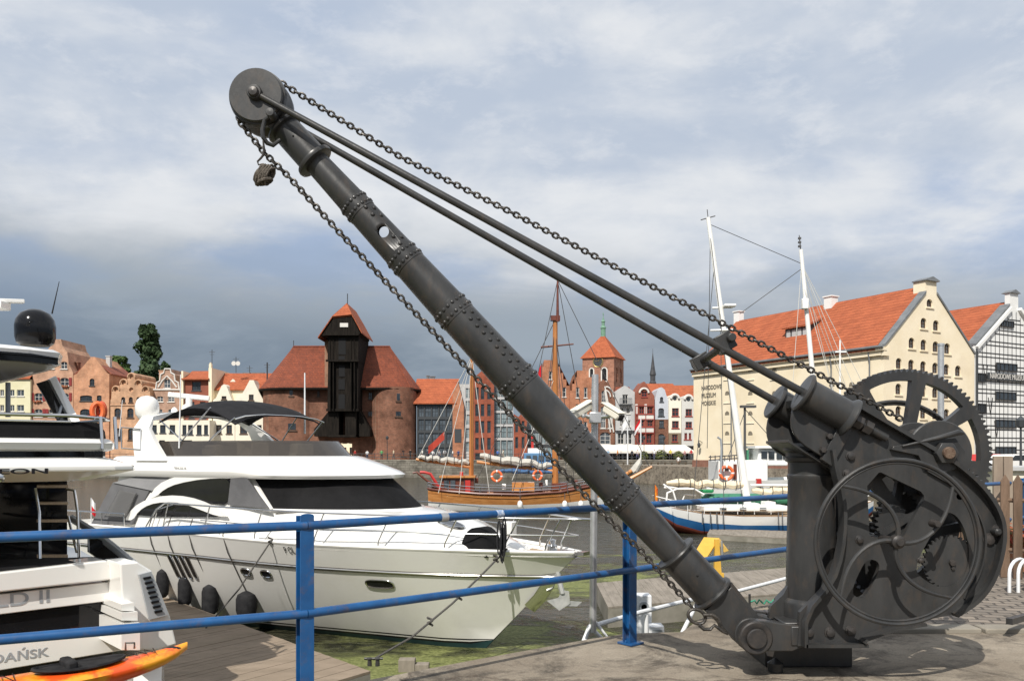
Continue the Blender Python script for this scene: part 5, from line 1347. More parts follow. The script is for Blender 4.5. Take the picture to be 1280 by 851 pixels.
# ------------------------------------------------------------- trees on the far bank
LEAF = []
def leafmat(name, c1, c2):
    m = mat(name, c1, c2, rough=.7, scale=.8, spec=.25, contrast=(.3,.7)); return m
def tree(name, label, px, py0, py1, wpx, D, lobes, lm, seed, nl=3200, ls=.42, group=None):
    rnd = random.Random(seed); x = (px-CX)/F*D; zt = EYE+(HY-py0)/F*D; zb = EYE+(HY-py1)/F*D; base = .384
    root = thing(name, label, 'tree', (x,D,base), group=group)
    b = MB(); r0 = .35; b.path([(x,D,base),(x+.1,D,base+(zt-base)*.5),(x,D,zt-1.5)], [r0,r0*.7,.08], 8)
    C_ = []
    W_ = wpx/F*D
    for (u, v, r) in lobes:
        C_.append((Vector((x+u*W_/2, D+rnd.uniform(-.5,.5)*W_*.4, zb+(zt-zb)*v)), r*W_/2))
        b.path([(x,D,base+(zt-base)*max(.25,v*.6)), C_[-1][0].lerp(Vector((x,D,zb)),.3), C_[-1][0]], [.14,.09,.03], 6)
    b.build('trunk', mat('tree bark',(.07,.055,.04),(.11,.09,.07),rough=.9,scale=3), root)
    g = MB()
    subs = []
    for c, r in C_:
        for _ in range(14):
            d = Vector((rnd.gauss(0,1),rnd.gauss(0,1),rnd.gauss(0,1))).normalized(); subs.append((c+d*r*rnd.uniform(.25,1.), r*rnd.uniform(.30,.55)))
    for _ in range(nl):
        c, r = rnd.choice(subs); d = Vector((rnd.gauss(0,1),rnd.gauss(0,1),rnd.gauss(0,1))).normalized()
        p = c+d*r*rnd.uniform(.6,1.05); n = (d+Vector((rnd.uniform(-.7,.7),rnd.uniform(-.7,.7),rnd.uniform(-.3,.9)))).normalized()
        t = n.orthogonal().normalized(); t = Quaternion(n, rnd.uniform(0,6.28)) @ t; s = n.cross(t); k = ls*rnd.uniform(.6,1.2)
        g.add([p+t*k, p+s*k*.55, p-t*k, p-s*k*.55], [(0,1,2,3)])
    g.build('crown', lm, root, smooth=False)
DG = leafmat('dark foliage', (.018,.04,.016), (.05,.085,.03)); MG = leafmat('green foliage', (.03,.065,.018), (.08,.13,.035))
tree('tall_tree', 'tall dark upright tree rising behind the old town roofs', 188, 410, 482, 36, 172, [(0,.93,.5),(.1,.82,.65),(-.1,.68,.72),(.05,.54,.72),(-.05,.4,.7),(0,.26,.75),(-.25,.1,.8),(.25,.03,.7)], DG, 3, 9000, .55)
tree('broad_tree', 'broad mid green tree between the pointed and arched brick gables', 148, 440, 492, 40, 170, [(0,.82,.38),(-.3,.68,.4),(.35,.6,.4),(0,.5,.55),(-.45,.4,.4),(.55,.35,.4),(.1,.2,.5),(-.5,.1,.4),(.6,.05,.4)], MG, 5, 6500, .5)
tree('small_tree', 'small dark tree beside the strapwork gable', 207, 446, 490, 14, 168, [(0,.75,.7),(.1,.5,.8),(-.1,.2,.8)], DG, 8, 2000, .42)
# planters / bushes on the terrace
for i, (px, s) in enumerate(((805,1.0),(826,1.4),(848,1.1))):
    D_ = 133.5; x = (px-CX)/F*D_; t = thing('terrace_bush', ('round green bush at the left of the café terrace','largest round bush in the middle of the café terrace','round bush at the right of the café terrace')[i], 'bush', (x,D_,.39), group='bushes on the café terrace')
    g = MB(); rnd = random.Random(i)
    for _ in range(500):
        d = Vector((rnd.gauss(0,1),rnd.gauss(0,1),rnd.gauss(0,1))).normalized(); p = Vector((x,D_,1.1))+d*.75*s*rnd.uniform(.6,1.05); n = (d+Vector((0,0,.5))).normalized(); tt = n.orthogonal().normalized(); k = .14; s_ = n.cross(tt)
        g.add([p+tt*k,p+s_*k,p-tt*k,p-s_*k],[(0,1,2,3)])
    g.build('foliage', leafmat('olive foliage',(.06,.08,.02),(.13,.14,.04)), t, smooth=False)
    b = MB(); b.lathe([(.3,0),(.4,.6),(.34,.6),(.3,.5),(0,.5)], (x,D_,.39), n=12); b.build('pot', BRICKP, t)
# promenade guard rail on the far quay
h = thing('quay_railing', 'low dark railing along the far quay in front of the old town', 'railing', (-40,FY+.5,.5))
b = MB()
for z in (.9,1.4): b.tube((-95,FY+.5,z),(31,FY+.5,z),.035,n=5)
b.build('rail', DFRAME, h); b = MB()
for k in range(64): b.tube((-95+k*2,FY+.5,.5),(-95+k*2,FY+.5,1.4),.035,n=5)
b.build('baluster', DFRAME, h)
for px in (484,830,805):
    D_ = 132; x = (px-CX)/F*D_; t = thing('street_lamp', {484:'thin street lamp in front of the right round brick tower',830:'dark promenade lamp post in front of the awnings',805:'dark promenade lamp beside the flagpoles'}[px], 'street lamp', (x,D_,.38), group='promenade lamps')
    b = MB(); b.lathe([(.1,0),(.06,.3),(.045,3.2)], (x,D_,.38), n=8); b.build('post', DFRAME, t); b = MB(); b.lathe([(.08,0),(.2,.1),(.24,.4),(.05,.6)], (x,D_,3.58), n=8); b.build('lamp_head', DFRAME, t)
# ------------------------------------------------------------- white motor yacht
GEL = mat('white gelcoat', (.80,.79,.76), rough=.16, coat=.5, spec=.5, scale=1.2, dirt=(.62,.60,.54), dscale=.6, damt=.35)
GELG = mat('grey gelcoat', (.30,.32,.34), (.36,.38,.40), rough=.3, coat=.3, scale=2)
TINT = mat('tinted boat window', (.006,.006,.007), (.016,.016,.018), rough=.05, spec=.4, scale=.7)
SMOKE = mat('smoked acrylic', (.05,.042,.035), rough=.08, spec=.7, alpha=.78)
CANV = mat('grey canvas', (.10,.10,.105), (.14,.14,.145), rough=.85, scale=1.4, bump=.5, bscale=2.2, bdist=.05)
CANVD = mat('black canvas', (.006,.006,.0065), (.013,.013,.014), rough=.8, scale=1.5, bump=.6, bscale=2., bdist=.05)
CANVL = mat('light grey canvas', (.20,.20,.205), (.26,.26,.265), rough=.85, scale=1.4, bump=.4, bscale=2.)
CLEARV = mat('clear vinyl', (.16,.155,.15), rough=.12, spec=.7, alpha=.55)
RUBB = mat('black fender cloth', (.015,.015,.017), (.03,.03,.032), rough=.7, scale=8)
TEAK = mat('teak planks', (.30,.20,.115), (.38,.27,.16), rough=.6, scale=4, stretch=(1,6,1))
ANTI = mat('dark green antifouling', (.012,.04,.045), (.02,.06,.06), rough=.6, scale=3)
BOOT = mat('black boot stripe', (.008,.008,.01), rough=.3)
STRIPE = mat('grey hull stripe', (.12,.11,.10), rough=.3)
B0 = Vector((1.2,15.3)); dA = Vector((-.855,.517)).normalized(); nA = Vector((-dA.y,dA.x)); nA = nA if nA.y < 0 else -nA
def WY(s, v, z): return Vector((B0.x+dA.x*s+nA.x*v, B0.y+dA.y*s+nA.y*v, ZW+z))
def SY(px, py, v):     # photo pixel on the fore-and-aft plane at half breadth v -> (s, height over water)
    O = B0+nA*v; s, z = hit(px, py, (O.x,O.y), (dA.x,dA.y)); return s, z-ZW
LEN_ = 12.9
def lerp_(x, T):
    for (a, va), (b, vb) in zip(T, T[1:]):
        if x <= b: return va+(vb-va)*max(0,(x-a)/(b-a))
    return T[-1][1]
def beam_(s): 
    if s < 8: return .10+2.1*(1-(1-max(s,0)/8)**2.35)
    return 2.2-(s-8)*.025
def zdk(s): return lerp_(s, [(0,1.94),(2,1.97),(5,2.0),(8,2.07),(13,2.10)])
def zkl(s): return max(-.5, 1.90-1.93*(max(s,0)/2.0)**1.06) if s < 3 else -.5
def pex(s): return lerp_(s, [(0,1.15),(2.5,.95),(5.6,.66),(8,.45),(11,.30),(13,.28)])
def hullv(s, z):
    zk, zd = zkl(s), zdk(s); t = min(max((z-zk)/(zd-zk),0),1); return max(beam_(s)*t**pex(s), .012)
def onhull(px, py):
    v = 1.5
    for _ in range(12): s, z = SY(px, py, v); v = v*.4+.6*hullv(s, z)
    return s, v, z
yr = thing('motor_yacht', 'white flybridge motor yacht with grey canvas, moored bow towards the railing', 'motor yacht', tuple(WY(6,0,0)))
ss = [0,.08,.2,.4,.7,1.,1.4,1.8,2.2,2.7,3.3,4,5,6,7,8,9,10,11,12,LEN_]
def hull_rings(side):
    out = []
    for s in ss:
        zk, zd = zkl(s), zdk(s); zs = [zk, min(max(zk,-.2),zd), .09, .13, .16, .19, .45, .8, 1.15, zd-.52,zd-.495,zd-.47,zd-.445,zd-.2, zd]
        ring = []; last = zk
        for z in zs: z = max(z, last); z = max(z, zk+.001); last = z; ring.append(WY(s, side*hullv(s,z), z))
        out.append(ring)
    return out
hb_ = MB()
for side in (1,-1):
    R_ = hull_rings(side); n = len(R_[0]); b0 = len(hb_.v)
    for r in R_: hb_.v += r
    for i in range(len(R_)-1):
        for j in range(n-1):
            hb_.f.append([b0+i*n+j, b0+i*n+j+1, b0+(i+1)*n+j+1, b0+(i+1)*n+j])
            hb_.m.append(1 if j < 2 else 2 if j == 2 else 0 if j == 3 else 2 if j == 4 else 3 if j in (9,11) else 0)
tr_ = [r[-1] for r in ()]
R1 = hull_rings(1)[-1]; R2 = hull_rings(-1)[-1]; hb_.cur = 0
hb_.add(R1+R2[::-1], [list(range(len(R1)*2))])
hb_.build('hull', [GEL,ANTI,BOOT,STRIPE], yr, merge=True, ang=40)
b = MB()   # deck
L_ = [WY(s, beam_(s)-.03, zdk(s)-.10) for s in ss]+[WY(s, -beam_(s)+.03, zdk(s)-.10) for s in ss[::-1]]
n = len(ss)
b.add([WY(s, beam_(s)-.05, zdk(s)-.09) for s in ss]+[WY(s,-beam_(s)+.05, zdk(s)-.09) for s in ss], [(i,i+1,n+i+1,n+i) for i in range(n-1)])
b.build('deck', GEL, yr)
b = MB()
for sd in (1,-1): b.path([WY(s, sd*(beam_(s)-.03), zdk(s)) for s in ss], .035, 6)
b.build('gunwale', GEL, yr)
b = MB()
for sd in (1,-1): b.path([WY(s, sd*(hullv(s,zdk(s)-.48)+.01), zdk(s)-.48) for s in ss], .022, 6)
b.build('rubbing_strake', mat('bright trim', (.55,.53,.5), rough=.15, metal=.9), yr)
# coachroof
b = MB(); rg = []
for s, w, z in ((1.15,.15,1.90),(1.4,.45,2.0),(1.9,.72,2.14),(2.6,.95,2.36),(3.3,1.15,2.50),(4.0,1.30,2.60),(5,1.5,2.62),(6.2,1.62,2.6)):
    zb = 1.85; rg.append([WY(s,w+.22,zb),WY(s,w+.12,zb+(z-zb)*.6),WY(s,w-.05,z-.04),WY(s,w*.6,z),WY(s,0,z+.03),WY(s,-w*.6,z),WY(s,-w+.05,z-.04),WY(s,-w-.12,zb+(z-zb)*.6),WY(s,-w-.22,zb)])
b.loft(rg, closed=True); b.build('coachroof', GEL, yr, ang=50)
b = MB()
for (s, v) in ((2.55,.35),): b.path([WY(s+.26*cos(t*pi/10), v+.22*sin(t*pi/10), 2.37+.06*cos(t*pi/10)) for t in range(20)], .02, 6, closed=True)
h_ = b.build('hatch_frame', STEEL, yr); b = MB(); b.add([WY(2.55+.25*cos(t*pi/10), .35+.21*sin(t*pi/10), 2.375+.06*cos(t*pi/10)) for t in range(20)], [list(range(20))]); b.build('hatch_glass', TINT, h_)
# house
b = MB(); rg = []
for s, w0, w1 in ((5.85,1.62,1.50),(6.6,1.72,1.56),(8,1.80,1.62),(9.5,1.80,1.62),(11.0,1.74,1.58)):
    o_ = {5.85:(.1,.1,.15,.95),6.6:(0,0,0,.35)}.get(s,(0,0,0,0)); rg.append([WY(s+o_[0],w0,1.9),WY(s+o_[1],w0,2.1),WY(s+o_[2],w0-.02,2.62),WY(s+o_[3],w1,3.22),WY(s+o_[3],-w1,3.22),WY(s+o_[2],-w0+.02,2.62),WY(s+o_[1],-w0,2.1),WY(s+o_[0],-w0,1.9)])
b.loft(rg); b.build('superstructure', GEL, yr, ang=30)
# windscreen wrapped round the front of the house
base = [(5.95,1.64),(5.1,1.44),(4.35,1.08),(3.9,.6),(3.72,.0)]; topc = [(6.7,1.52),(6.0,1.36),(5.3,1.05),(4.8,.6),(4.62,0)]
base += [(s,-v) for s,v in base[-2::-1]]; topc += [(s,-v) for s,v in topc[-2::-1]]
def sm(l): return smoothpts(l,1)
base, topc = sm(base), sm(topc)
b = MB(); n = len(base); b.add([WY(s,v,2.58) for s,v in base]+[WY(s,v,3.24) for s,v in topc]+[WY(s+.2,v*.97,2.56) for s,v in base]+[WY(s+.2,v*.97,3.24) for s,v in topc], [(i,i+1,n+i+1,n+i) for i in range(n-1)]+[(2*n+i,2*n+i+1,3*n+i+1,3*n+i) for i in range(n-1)])
b.build('windscreen', CANVD, yr, label='windscreen under a black fabric cover')
b = MB(); b.path([WY(s,v,2.585) for s,v in base], .035, 6); b.path([WY(base[0][0]+.05,base[0][1]+.01,2.58), WY(topc[0][0]+.02,topc[0][1]+.02,3.24)], .05, 6); b.build('window_pillar', GEL, yr)
# roof / flybridge moulding
def oval(s0, s1, w, k, z):  # plan outline
    pts = []
    for i in range(9): t = i/8; pts.append((s0+(k)*(1-cos(t*pi/2)) , w*sin(t*pi/2)))
    pts += [(s1,w)]
    return [WY(s,v,z) for s,v in pts]+[WY(s,-v,z) for s,v in pts[::-1][:-1]]
b = MB(); b.loft([oval(4.35,11.35,1.78,2.6,3.20),oval(4.30,11.4,1.84,2.6,3.27),oval(4.45,11.4,1.86,2.6,3.34),oval(5.0,11.1,1.80,2.4,3.50),oval(5.5,10.9,1.72,2.3,3.64),oval(5.62,10.8,1.64,2.3,3.66)])
b.build('flybridge', GEL, yr, ang=35)
b = MB(); b.loft([oval(5.75,9.9,1.60,2.2,3.62),oval(6.15,9.7,1.50,2.0,3.98),oval(6.18,9.7,1.48,2.0,3.98),oval(5.78,9.9,1.58,2.2,3.62)], cap=False); b.build('flybridge_screen', SMOKE, yr)
b = MB()
for (s,v,w,d_,h_) in ((7.6,-.6,.55,.6,.28),(8.9,.2,1.2,.5,.25),(7.7,.6,.5,.5,.3)): b.add([],[]); c_ = WY(s,v,3.66+h_/2); b.box(c_, (d_,w,h_), Matrix.Rotation(atan2(dA.y,dA.x),3,'Z'))
b.build('seat', mat('beige leather',(.42,.36,.26),(.5,.43,.32),rough=.6,scale=4), yr, bev=.04)
# side windows
def sidepoly(l, v, name, m, th=.03, it=1):
    pts = [SY(x,y,v) for x,y in l]; q = smoothpts(pts,it,True) if it else pts
    O = WY(0,v,0); b = MB(); b.plate([q], (O.x,O.y,ZW), u=(dA.x,dA.y,0), d=(nA.x,nA.y,0), th=th); return b.build(name, m, yr, ang=30)
def sideline(l, v, r, name, m):
    b = MB(); b.path([WY(SY(x,y,v)[0], v, SY(x,y,v)[1]) for x,y in l], r, 6); return b.build(name, m, yr)
sidepoly([(196,619),(206,611),(222,604),(240,600),(262,597.5),(291,597),(287,631),(262,629),(225,623)], 1.745, 'window', TINT, it=1)
sidepoly([(290,595),(309,597),(337,635),(286,631)], 1.76, 'window_cover', CANV, it=0)
sidepoly([(168,645),(176,636),(188,629),(206,626),(228,627),(250,635),(273,644),(272,646)], 1.80, 'window', TINT, it=1)
sidepoly([(187,623),(197,606),(220,595),(250,590.5),(291,589.5),(291,597.2),(256,598),(223,604),(207,611),(197,620)], 1.75, 'window_moulding', GEL, it=1)
sidepoly([(156,652),(167,634),(185,623.5),(210,618.5),(236,620),(263,629),(288,645),(273,645),(250,636),(228,628),(206,627),(188,630),(175,638),(167,650)], 1.81, 'window_moulding', GEL, it=1)
# aft canvas enclosure
def A3(px,py,v): s,z = SY(px,py,v); return WY(s,v,z)
b = MB()
cb_ = [A3(187,612,1.75),A3(165,655,1.85),A3(113,656,1.85),A3(141,603,1.75)]
e_ = Vector((nA.x,nA.y,0))*-3.5
b.hexa(cb_, [p+e_ for p in cb_]); cv_ = b.build('cockpit_canopy', CANV, yr)
b = MB(); q = [A3(150,612,1.80),A3(172,616,1.80),A3(158,646,1.89),A3(132,646,1.89)]; off = Vector((nA.x,nA.y,0))*.04; b.hexa([p+off*.2 for p in q],[p+off for p in q]); b.build('window', CLEARV, cv_)
b = MB(); q = [A3(141,603,1.78),A3(190,613,1.78),A3(232,592,1.70),A3(186,591,1.70)]; b.hexa(q,[p+e_+Vector((0,0,.0)) for p in q]); b.build('canvas_top', CANVL, yr)
b = MB(); b.loft([[WY(s,1.9,.35),WY(s,1.9,.5),WY(s,-1.9,.5),WY(s,-1.9,.35)] for s in (12.9,13.8)]); b.build('swim_platform', TEAK, yr)
# radar arch
b = MB(); pr = []
for v, z, w in ((1.78,3.55,1.05),(1.74,3.9,.80),(1.66,4.25,.55),(1.40,4.50,.42),(.8,4.62,.36),(0,4.66,.36),(-.8,4.62,.36),(-1.40,4.50,.42),(-1.66,4.25,.55),(-1.74,3.9,.80),(-1.78,3.55,1.05)):
    sc_ = 9.55+(z-3.55)*.72; nn_ = Vector((0,0,1)) if abs(v) < 1.5 else None
    th = .10
    if abs(v) < 1.5: pr.append([WY(sc_-w/2,v,z-th/2),WY(sc_+w/2,v,z-th/2),WY(sc_+w/2,v,z+th/2),WY(sc_-w/2,v,z+th/2)])
    else: sg = 1 if v > 0 else -1; pr.append([WY(sc_-w/2,v-sg*th/2,z),WY(sc_+w/2,v-sg*th/2,z),WY(sc_+w/2,v+sg*th/2,z),WY(sc_-w/2,v+sg*th/2,z)])
b.loft(pr); b.build('radar_arch', GEL, yr, ang=50)
b = MB(); dc_ = A3(184,509,1.2); b.lathe([(.0,-.30),(.16,-.30),(.20,-.24),(.255,-.16),(.265,-.02),(.262,.06),(.22,.17),(.13,.245),(.0,.27)], dc_, (0,0,1), 28); b.build('satellite_dome', GEL, yr)
b = MB()
for px, py, v, r in ((233,511,.3,.11),(218,515,.5,.08),(243,514,0,.2),(289,512,-.8,.28)):
    c_ = A3(px,py,v); b.lathe([(0,-.12),(r*.8,-.12),(r,-.05),(r*.9,.06),(r*.4,.11),(0,.12)], c_, (0,0,1), 20)
b.build('radar_base', GEL, yr)
b = MB(); c0_, c1_ = A3(210,493,.2), A3(262,498,-.5); b.beam(c0_, c1_, .12, .12); b.tube((c0_+c1_)/2, (c0_+c1_)/2-Vector((0,0,.35)), .08); b.build('radar_scanner', GEL, yr, bev=.02)
for nm_, p0, p1, r, v in (('whip_aerial',(224,560),(226,468),.02,1.55),('whip_aerial',(381,542),(381,466),.025,-1.4),('whip_aerial',(149,545),(153,500),.012,1.6)):
    b = MB(); b.tube(A3(*p0,v), A3(*p1,v), r, r*.6, 8); b.build(nm_, WHITEP, yr)
# bimini
b = MB(); g = []
NS, NV = 10, 8
for i in range(NS+1):
    s = 7.4+(9.95-7.4)*i/NS; t = i/NS; row = []
    zc_ = 4.93-.34*(2*t-1.05)**2
    for j in range(NV+1):
        v = -1.3+2.65*j/NV; row.append(WY(s, v, zc_-.16*(v/1.4)**2-.10*abs(v/1.4)**6))
    g.append(row)
vs_ = [p for r in g for p in r]; k = NV+1; m_ = len(vs_)
b.add(vs_+[p-Vector((0,0,.02)) for p in vs_], [(i*k+j,i*k+j+1,(i+1)*k+j+1,(i+1)*k+j) for i in range(NS) for j in range(NV)]+[(m_+i*k+j,m_+(i+1)*k+j,m_+(i+1)*k+j+1,m_+i*k+j+1) for i in range(NS) for j in range(NV)])
b.build('bimini_top', mat('charcoal bimini cloth',(.016,.016,.018),(.026,.026,.028),rough=.9,scale=2,bump=.3,bscale=3), yr)
fr_ = MB()
for sd in (1,-1):
    for (s0,s1,z1_) in ((8.5,7.45,4.46),(8.4,9.9,4.46),(9.3,8.2,4.70)):
        fr_.path([WY(s0,sd*1.50,3.66), WY((s0+s1)/2,sd*1.42,(3.66+z1_)/2+.02), WY(s1,sd*1.32,z1_)], .016, 6)
for s_ in (7.43,9.9): fr_.path([WY(s_,v*1.33,4.56-.12*abs(v)**4) for v in (-1,-.8,-.4,0,.4,.8,1)], .016, 6)
fr_.build('bimini_frame', STEEL, yr)
# clear panel with life buoy behind the arch
b = MB(); q = [A3(152,534,1.75),A3(176,536,1.75),A3(176,562,1.8),A3(152,560,1.8)]; b.path(q, .018, 6, closed=True); b.build('buoy_frame', STEEL, yr)
# portholes
def port(px, py, w, h, name='porthole'):
    s, v, z = onhull(px, py); r = []; c = WY(s,v,z)
    def hp(a, e):
        s2, z2 = s+a, z+e; return WY(s2, hullv(s2,z2)+.012, z2)
    lp = []
    for k in range(20):
        t = 2*pi*k/20; x = cos(t); y = sin(t); x = math.copysign(abs(x)**.6,x); y = math.copysign(abs(y)**.75,y); lp.append(hp(x*w/2, y*h/2))
    b = MB(); b.path(lp, .018, 6, closed=True); f_ = b.build(name, STEEL, yr); b = MB(); b.add([p+Vector((nA.x,nA.y,0))*.004 for p in lp], [list(range(20))]); b.build('glass', TINT, f_)
port(475,729.5,.56,.15); port(333,717,.24,.14); port(308,714.5,.24,.14)
for k in range(4):
    s, v, z = onhull(218+7.2*k, 708+.3*k)
    b = MB(); lp = [(s+a*.055+.03*e/.25, z+e) for a, e in ((-1,.22),(-.6,.26),(.6,.26),(1,.22),(1,-.20),(.5,-.25),(-.5,-.25),(-1,-.20))]
    b.path([WY(a,hullv(a,e)+.012,e) for a,e in lp], .014, 5, closed=True); f_ = b.build('air_vent', STEEL, yr); b = MB(); b.add([WY(a,hullv(a,e)+.016,e) for a,e in lp], [list(range(8))]); b.build('vent_opening', BOOT, f_)
b = MB(); px_n = 357.
for ch in 'POLAR 9':
    wch = 2.3 if ch == ' ' else 4.9
    if ch != ' ':
        s, v, z = onhull(px_n, 691); s2, v2, z2 = onhull(px_n+4, 691); hv = hullv(s, z+.16)
        A_ = WY(s, v+.006, z); U_ = WY(s2, v2+.006, z)-A_; T_ = WY(s, hv+.006, z+.16)-A_
        b.text(ch, A_, U_, T_, .215, th=.002, sx=.56)
    px_n += wch
b.build('name_lettering', BOOT, yr, smooth=False)
s, z = SY(218,586,1.86); b = MB(); b.text('PRINCESS 58', WY(s,1.87,z), (-dA.x,-dA.y,0), (0,0,1), .07, th=.004); b.build('maker_mark', STRIPE, yr, smooth=False)
# bow rail
def rail_at(s, z, sd, inn=.10): return WY(s, sd*(beam_(s)-inn), z)
for sd in (1,-1):
    b = MB(); S = [-.12,.0,.2,.5,1,1.6,2.4,3.4,4.6,6,7.5,8.6]
    b.path([rail_at(max(s,.02)+(s if s<0 else 0), zdk(s)+.60, sd, .02) for s in S]+[rail_at(9.0,zdk(9)+.45,sd), rail_at(9.4,zdk(9)+.02,sd)], .018, 8)
    b.path([rail_at(max(s,.02), zdk(s)+.30, sd, .05) for s in S[1:-1]], .011, 6); b.build('guard_rail', STEEL, yr)
    for s in (.25,.9,1.9,3.1,4.4,5.8,7.2,8.5):
        b = MB(); b.path([rail_at(s+.28,zdk(s)-.02,sd,.10), rail_at(s+.26,zdk(s)+.12,sd,.10), rail_at(s,zdk(s)+.60,sd,.03)], .015, 7); b.build('stanchion', STEEL, yr)
b = MB(); b.path([rail_at(.02,zdk(0)+.6,1,.02), WY(-.35,0,zdk(0)+.6), rail_at(.02,zdk(0)+.6,-1,.02)], .018, 8); b.build('pulpit', STEEL, yr)
b = MB()
for sd in (1,-1):
    for s0,s1 in ((10.2,12.6),): b.path([WY(s0,sd*2.02,2.1),WY(s0,sd*2.02,2.38),WY(s1,sd*2.02,2.38),WY(s1,sd*2.02,2.1)], .016, 6)
    b.tube(WY(11,sd*2.02,2.1),WY(11,sd*2.02,2.38),.013); b.tube(WY(11.8,sd*2.02,2.1),WY(11.8,sd*2.02,2.38),.013)
    b.path([WY(9.4,sd*1.9,2.1),WY(9.2,sd*1.9,2.5),WY(8.7,sd*1.88,2.62)], .014, 6)
b.build('side_rail', STEEL, yr)
# foredeck gear
c_ = A3(602,690,.55); b = MB(); rt = Matrix.Rotation(atan2(dA.y,dA.x),3,'Z'); prf = []
for y_ in (-.28,-.2,.2,.28):
    k_ = 1 if abs(y_) < .25 else .86; prf.append([c_+rt @ Vector((.34*k_*cos(radians(a)), y_, -.05+.52*k_*max(0,sin(radians(a))))) for a in range(0,181,15)])
b.loft(prf); b.build('winch_cover', CANVD, yr, ang=60)
b = MB(); c_ = A3(637,660,.3); b.box(c_, (.2,.2,.26), rt); b.build('deck_box', GEL, yr, bev=.02)
b = MB(); c_ = WY(.55,0,1.98); b.lathe([(.10,-.1),(.10,.05),(.06,.08),(.09,.16),(0,.18)], c_, (0,0,1), 16); b.box(WY(.2,0,1.93), (.7,.25,.06), rt); b.build('windlass', STEEL, yr)
b = MB(); b.add([WY(s,sd*max(beam_(s)-.22,.02),zdk(s)-.07) for s in (.15,.5,.9,1.3) for sd in (1,-1)], [(0,1,3,2),(2,3,5,4),(4,5,7,6)]); b.build('teak_foredeck', TEAK, yr)
b = MB(); rnd = random.Random(2)
for k in range(5):
    c_ = A3(627,668,.9)+Vector((rnd.uniform(-.05,.05),rnd.uniform(-.05,.05),0)); b.path([c_+Vector((.035*cos(t),.03*sin(t),.30*sin(t)-.05*k)) for t in [2*pi*j/12 for j in range(12)]], .016, 5, closed=True)
b.build('coiled_line', RUBB, yr)
b = MB(); a_ = WY(.45,0,1.62); 
b.path([a_, a_+Vector((.05,-.02,-.25)), a_+Vector((.10,-.04,-.45))], .05, 6); p = a_+Vector((.12,-.04,-.55))
b.poly([p+Vector((-.02,0,.16)),p+Vector((-.10,-.02,.02)),p+Vector((-.30,-.06,-.02)),p+Vector((-.08,-.04,-.2)),p+Vector((.12,0,-.08)),p+Vector((.10,0,.14))], (0,.03,0)); b.poly([p+Vector((.10,.02,-.04)),p+Vector((.34,.10,-.07)),p+Vector((.25,.06,-.14)),p+Vector((.06,0,-.12))], (0,.03,0))
b.build('anchor', mat('galvanised anchor',(.45,.46,.45),(.6,.6,.58),rough=.4,metal=.5,scale=8), yr, smooth=False)
b = MB(); b.path([WY(s,hullv(s,zl)+.02,zl) for s,zl in ((.55,1.48),(.62,1.3),(.8,1.05),(1.0,.85))], .12, 8, flat=.2); b.build('anchor_plate', STEEL, yr)
# nav horn & spot on the brow
b = MB()
for dx in (0,.12): c_ = A3(384,576,.4)+Vector((dx,0,-.05*dx*8)); b.lathe([(.02,0),(.03,.15),(.06,.22)], c_, (.6,-.8,0), 10)
b.build('horn', STEEL, yr); b = MB(); c_ = A3(368,569,.4); b.box(c_, (.22,.14,.1), rt); b.build('search_light', mat('cream plastic',(.6,.55,.42),rough=.5), yr, bev=.02)
# flag
def flag(name, label, cat, foot, topz, dirv, w, h, cols, sag=.5, pole=WHITEP, pr=.012):
    t = thing(name, label, cat, tuple(foot)); foot = Vector(foot); tp = Vector((foot.x,foot.y,foot.z+topz)); b = MB(); b.tube(foot, tp, pr, n=6); b.build('pole', pole, t)
    b = MB(); NX, NZ = 8, 2*len(cols); dv = Vector(dirv).normalized(); sd = Vector((-dv.y,dv.x,0)); vs_ = []
    for i in range(NX+1):
        for j in range(NZ+1):
            a = i/NX; vs_.append(tp+dv*w*a*(1-sag*.45)+sd*.12*w*sin(a*7+j*.3)*a+Vector((0,0,-h*j/NZ-sag*w*a*.9)))
    for i in range(NX):
        for j in range(NZ):
            b.cur = j//2; k = NZ+1; b.add([vs_[i*k+j],vs_[(i+1)*k+j],vs_[(i+1)*k+j+1],vs_[i*k+j+1]],[(0,1,2,3)])
    b.build('cloth', cols, t); return t
FW = mat('white flag cloth',(.75,.75,.75),rough=.8); FR = mat('red flag cloth',(.55,.02,.03),rough=.8)
p_ = A3(114,655,1.7); flag('ensign', 'limp white and red flag on a short staff at the stern of the white yacht', 'flag', p_, .62, (.25,0,0), .16, .34, [FW,FR], .9)
# fenders hanging along the hull
RP = mat('dark mooring rope', (.05,.05,.05), (.12,.11,.10), rough=.9, scale=60)
FN = [('leftmost black fender, nearest the stern of the white yacht',209,728,.13,.60),('second black fender from the stern of the white yacht',237,738,.14,.62),('wide black fender third from the stern of the white yacht',270,748,.17,.62),('bulky black fender nearest the railing post',317,753,.21,.50)]
for lab, px, py, r, h_ in FN:
    s, v, z = onhull(px, py); c_ = WY(s, v+r*.9, z); t = thing('fender', lab, 'fender', tuple(c_-Vector((0,0,h_/2))), group='fenders between the white yacht and the pontoon')
    b = MB(); b.lathe([(0,-h_/2),(r*.5,-h_/2),(r*.9,-h_/2+.06),(r,-h_/2+.14),(r,h_/2-.14),(r*.85,h_/2-.05),(r*.4,h_/2),(0,h_/2+.03)], c_, (0,0,1), 16); b.build('body', RUBB, t)
    b = MB(); b.path([c_+Vector((0,0,h_/2)), WY(s,hullv(s,zdk(s)-.3)+.03,zdk(s)-.3), WY(s,beam_(s),zdk(s)+.05), WY(s,beam_(s)-.1,zdk(s)+.3)], .012, 5); b.build('line', RP, t)
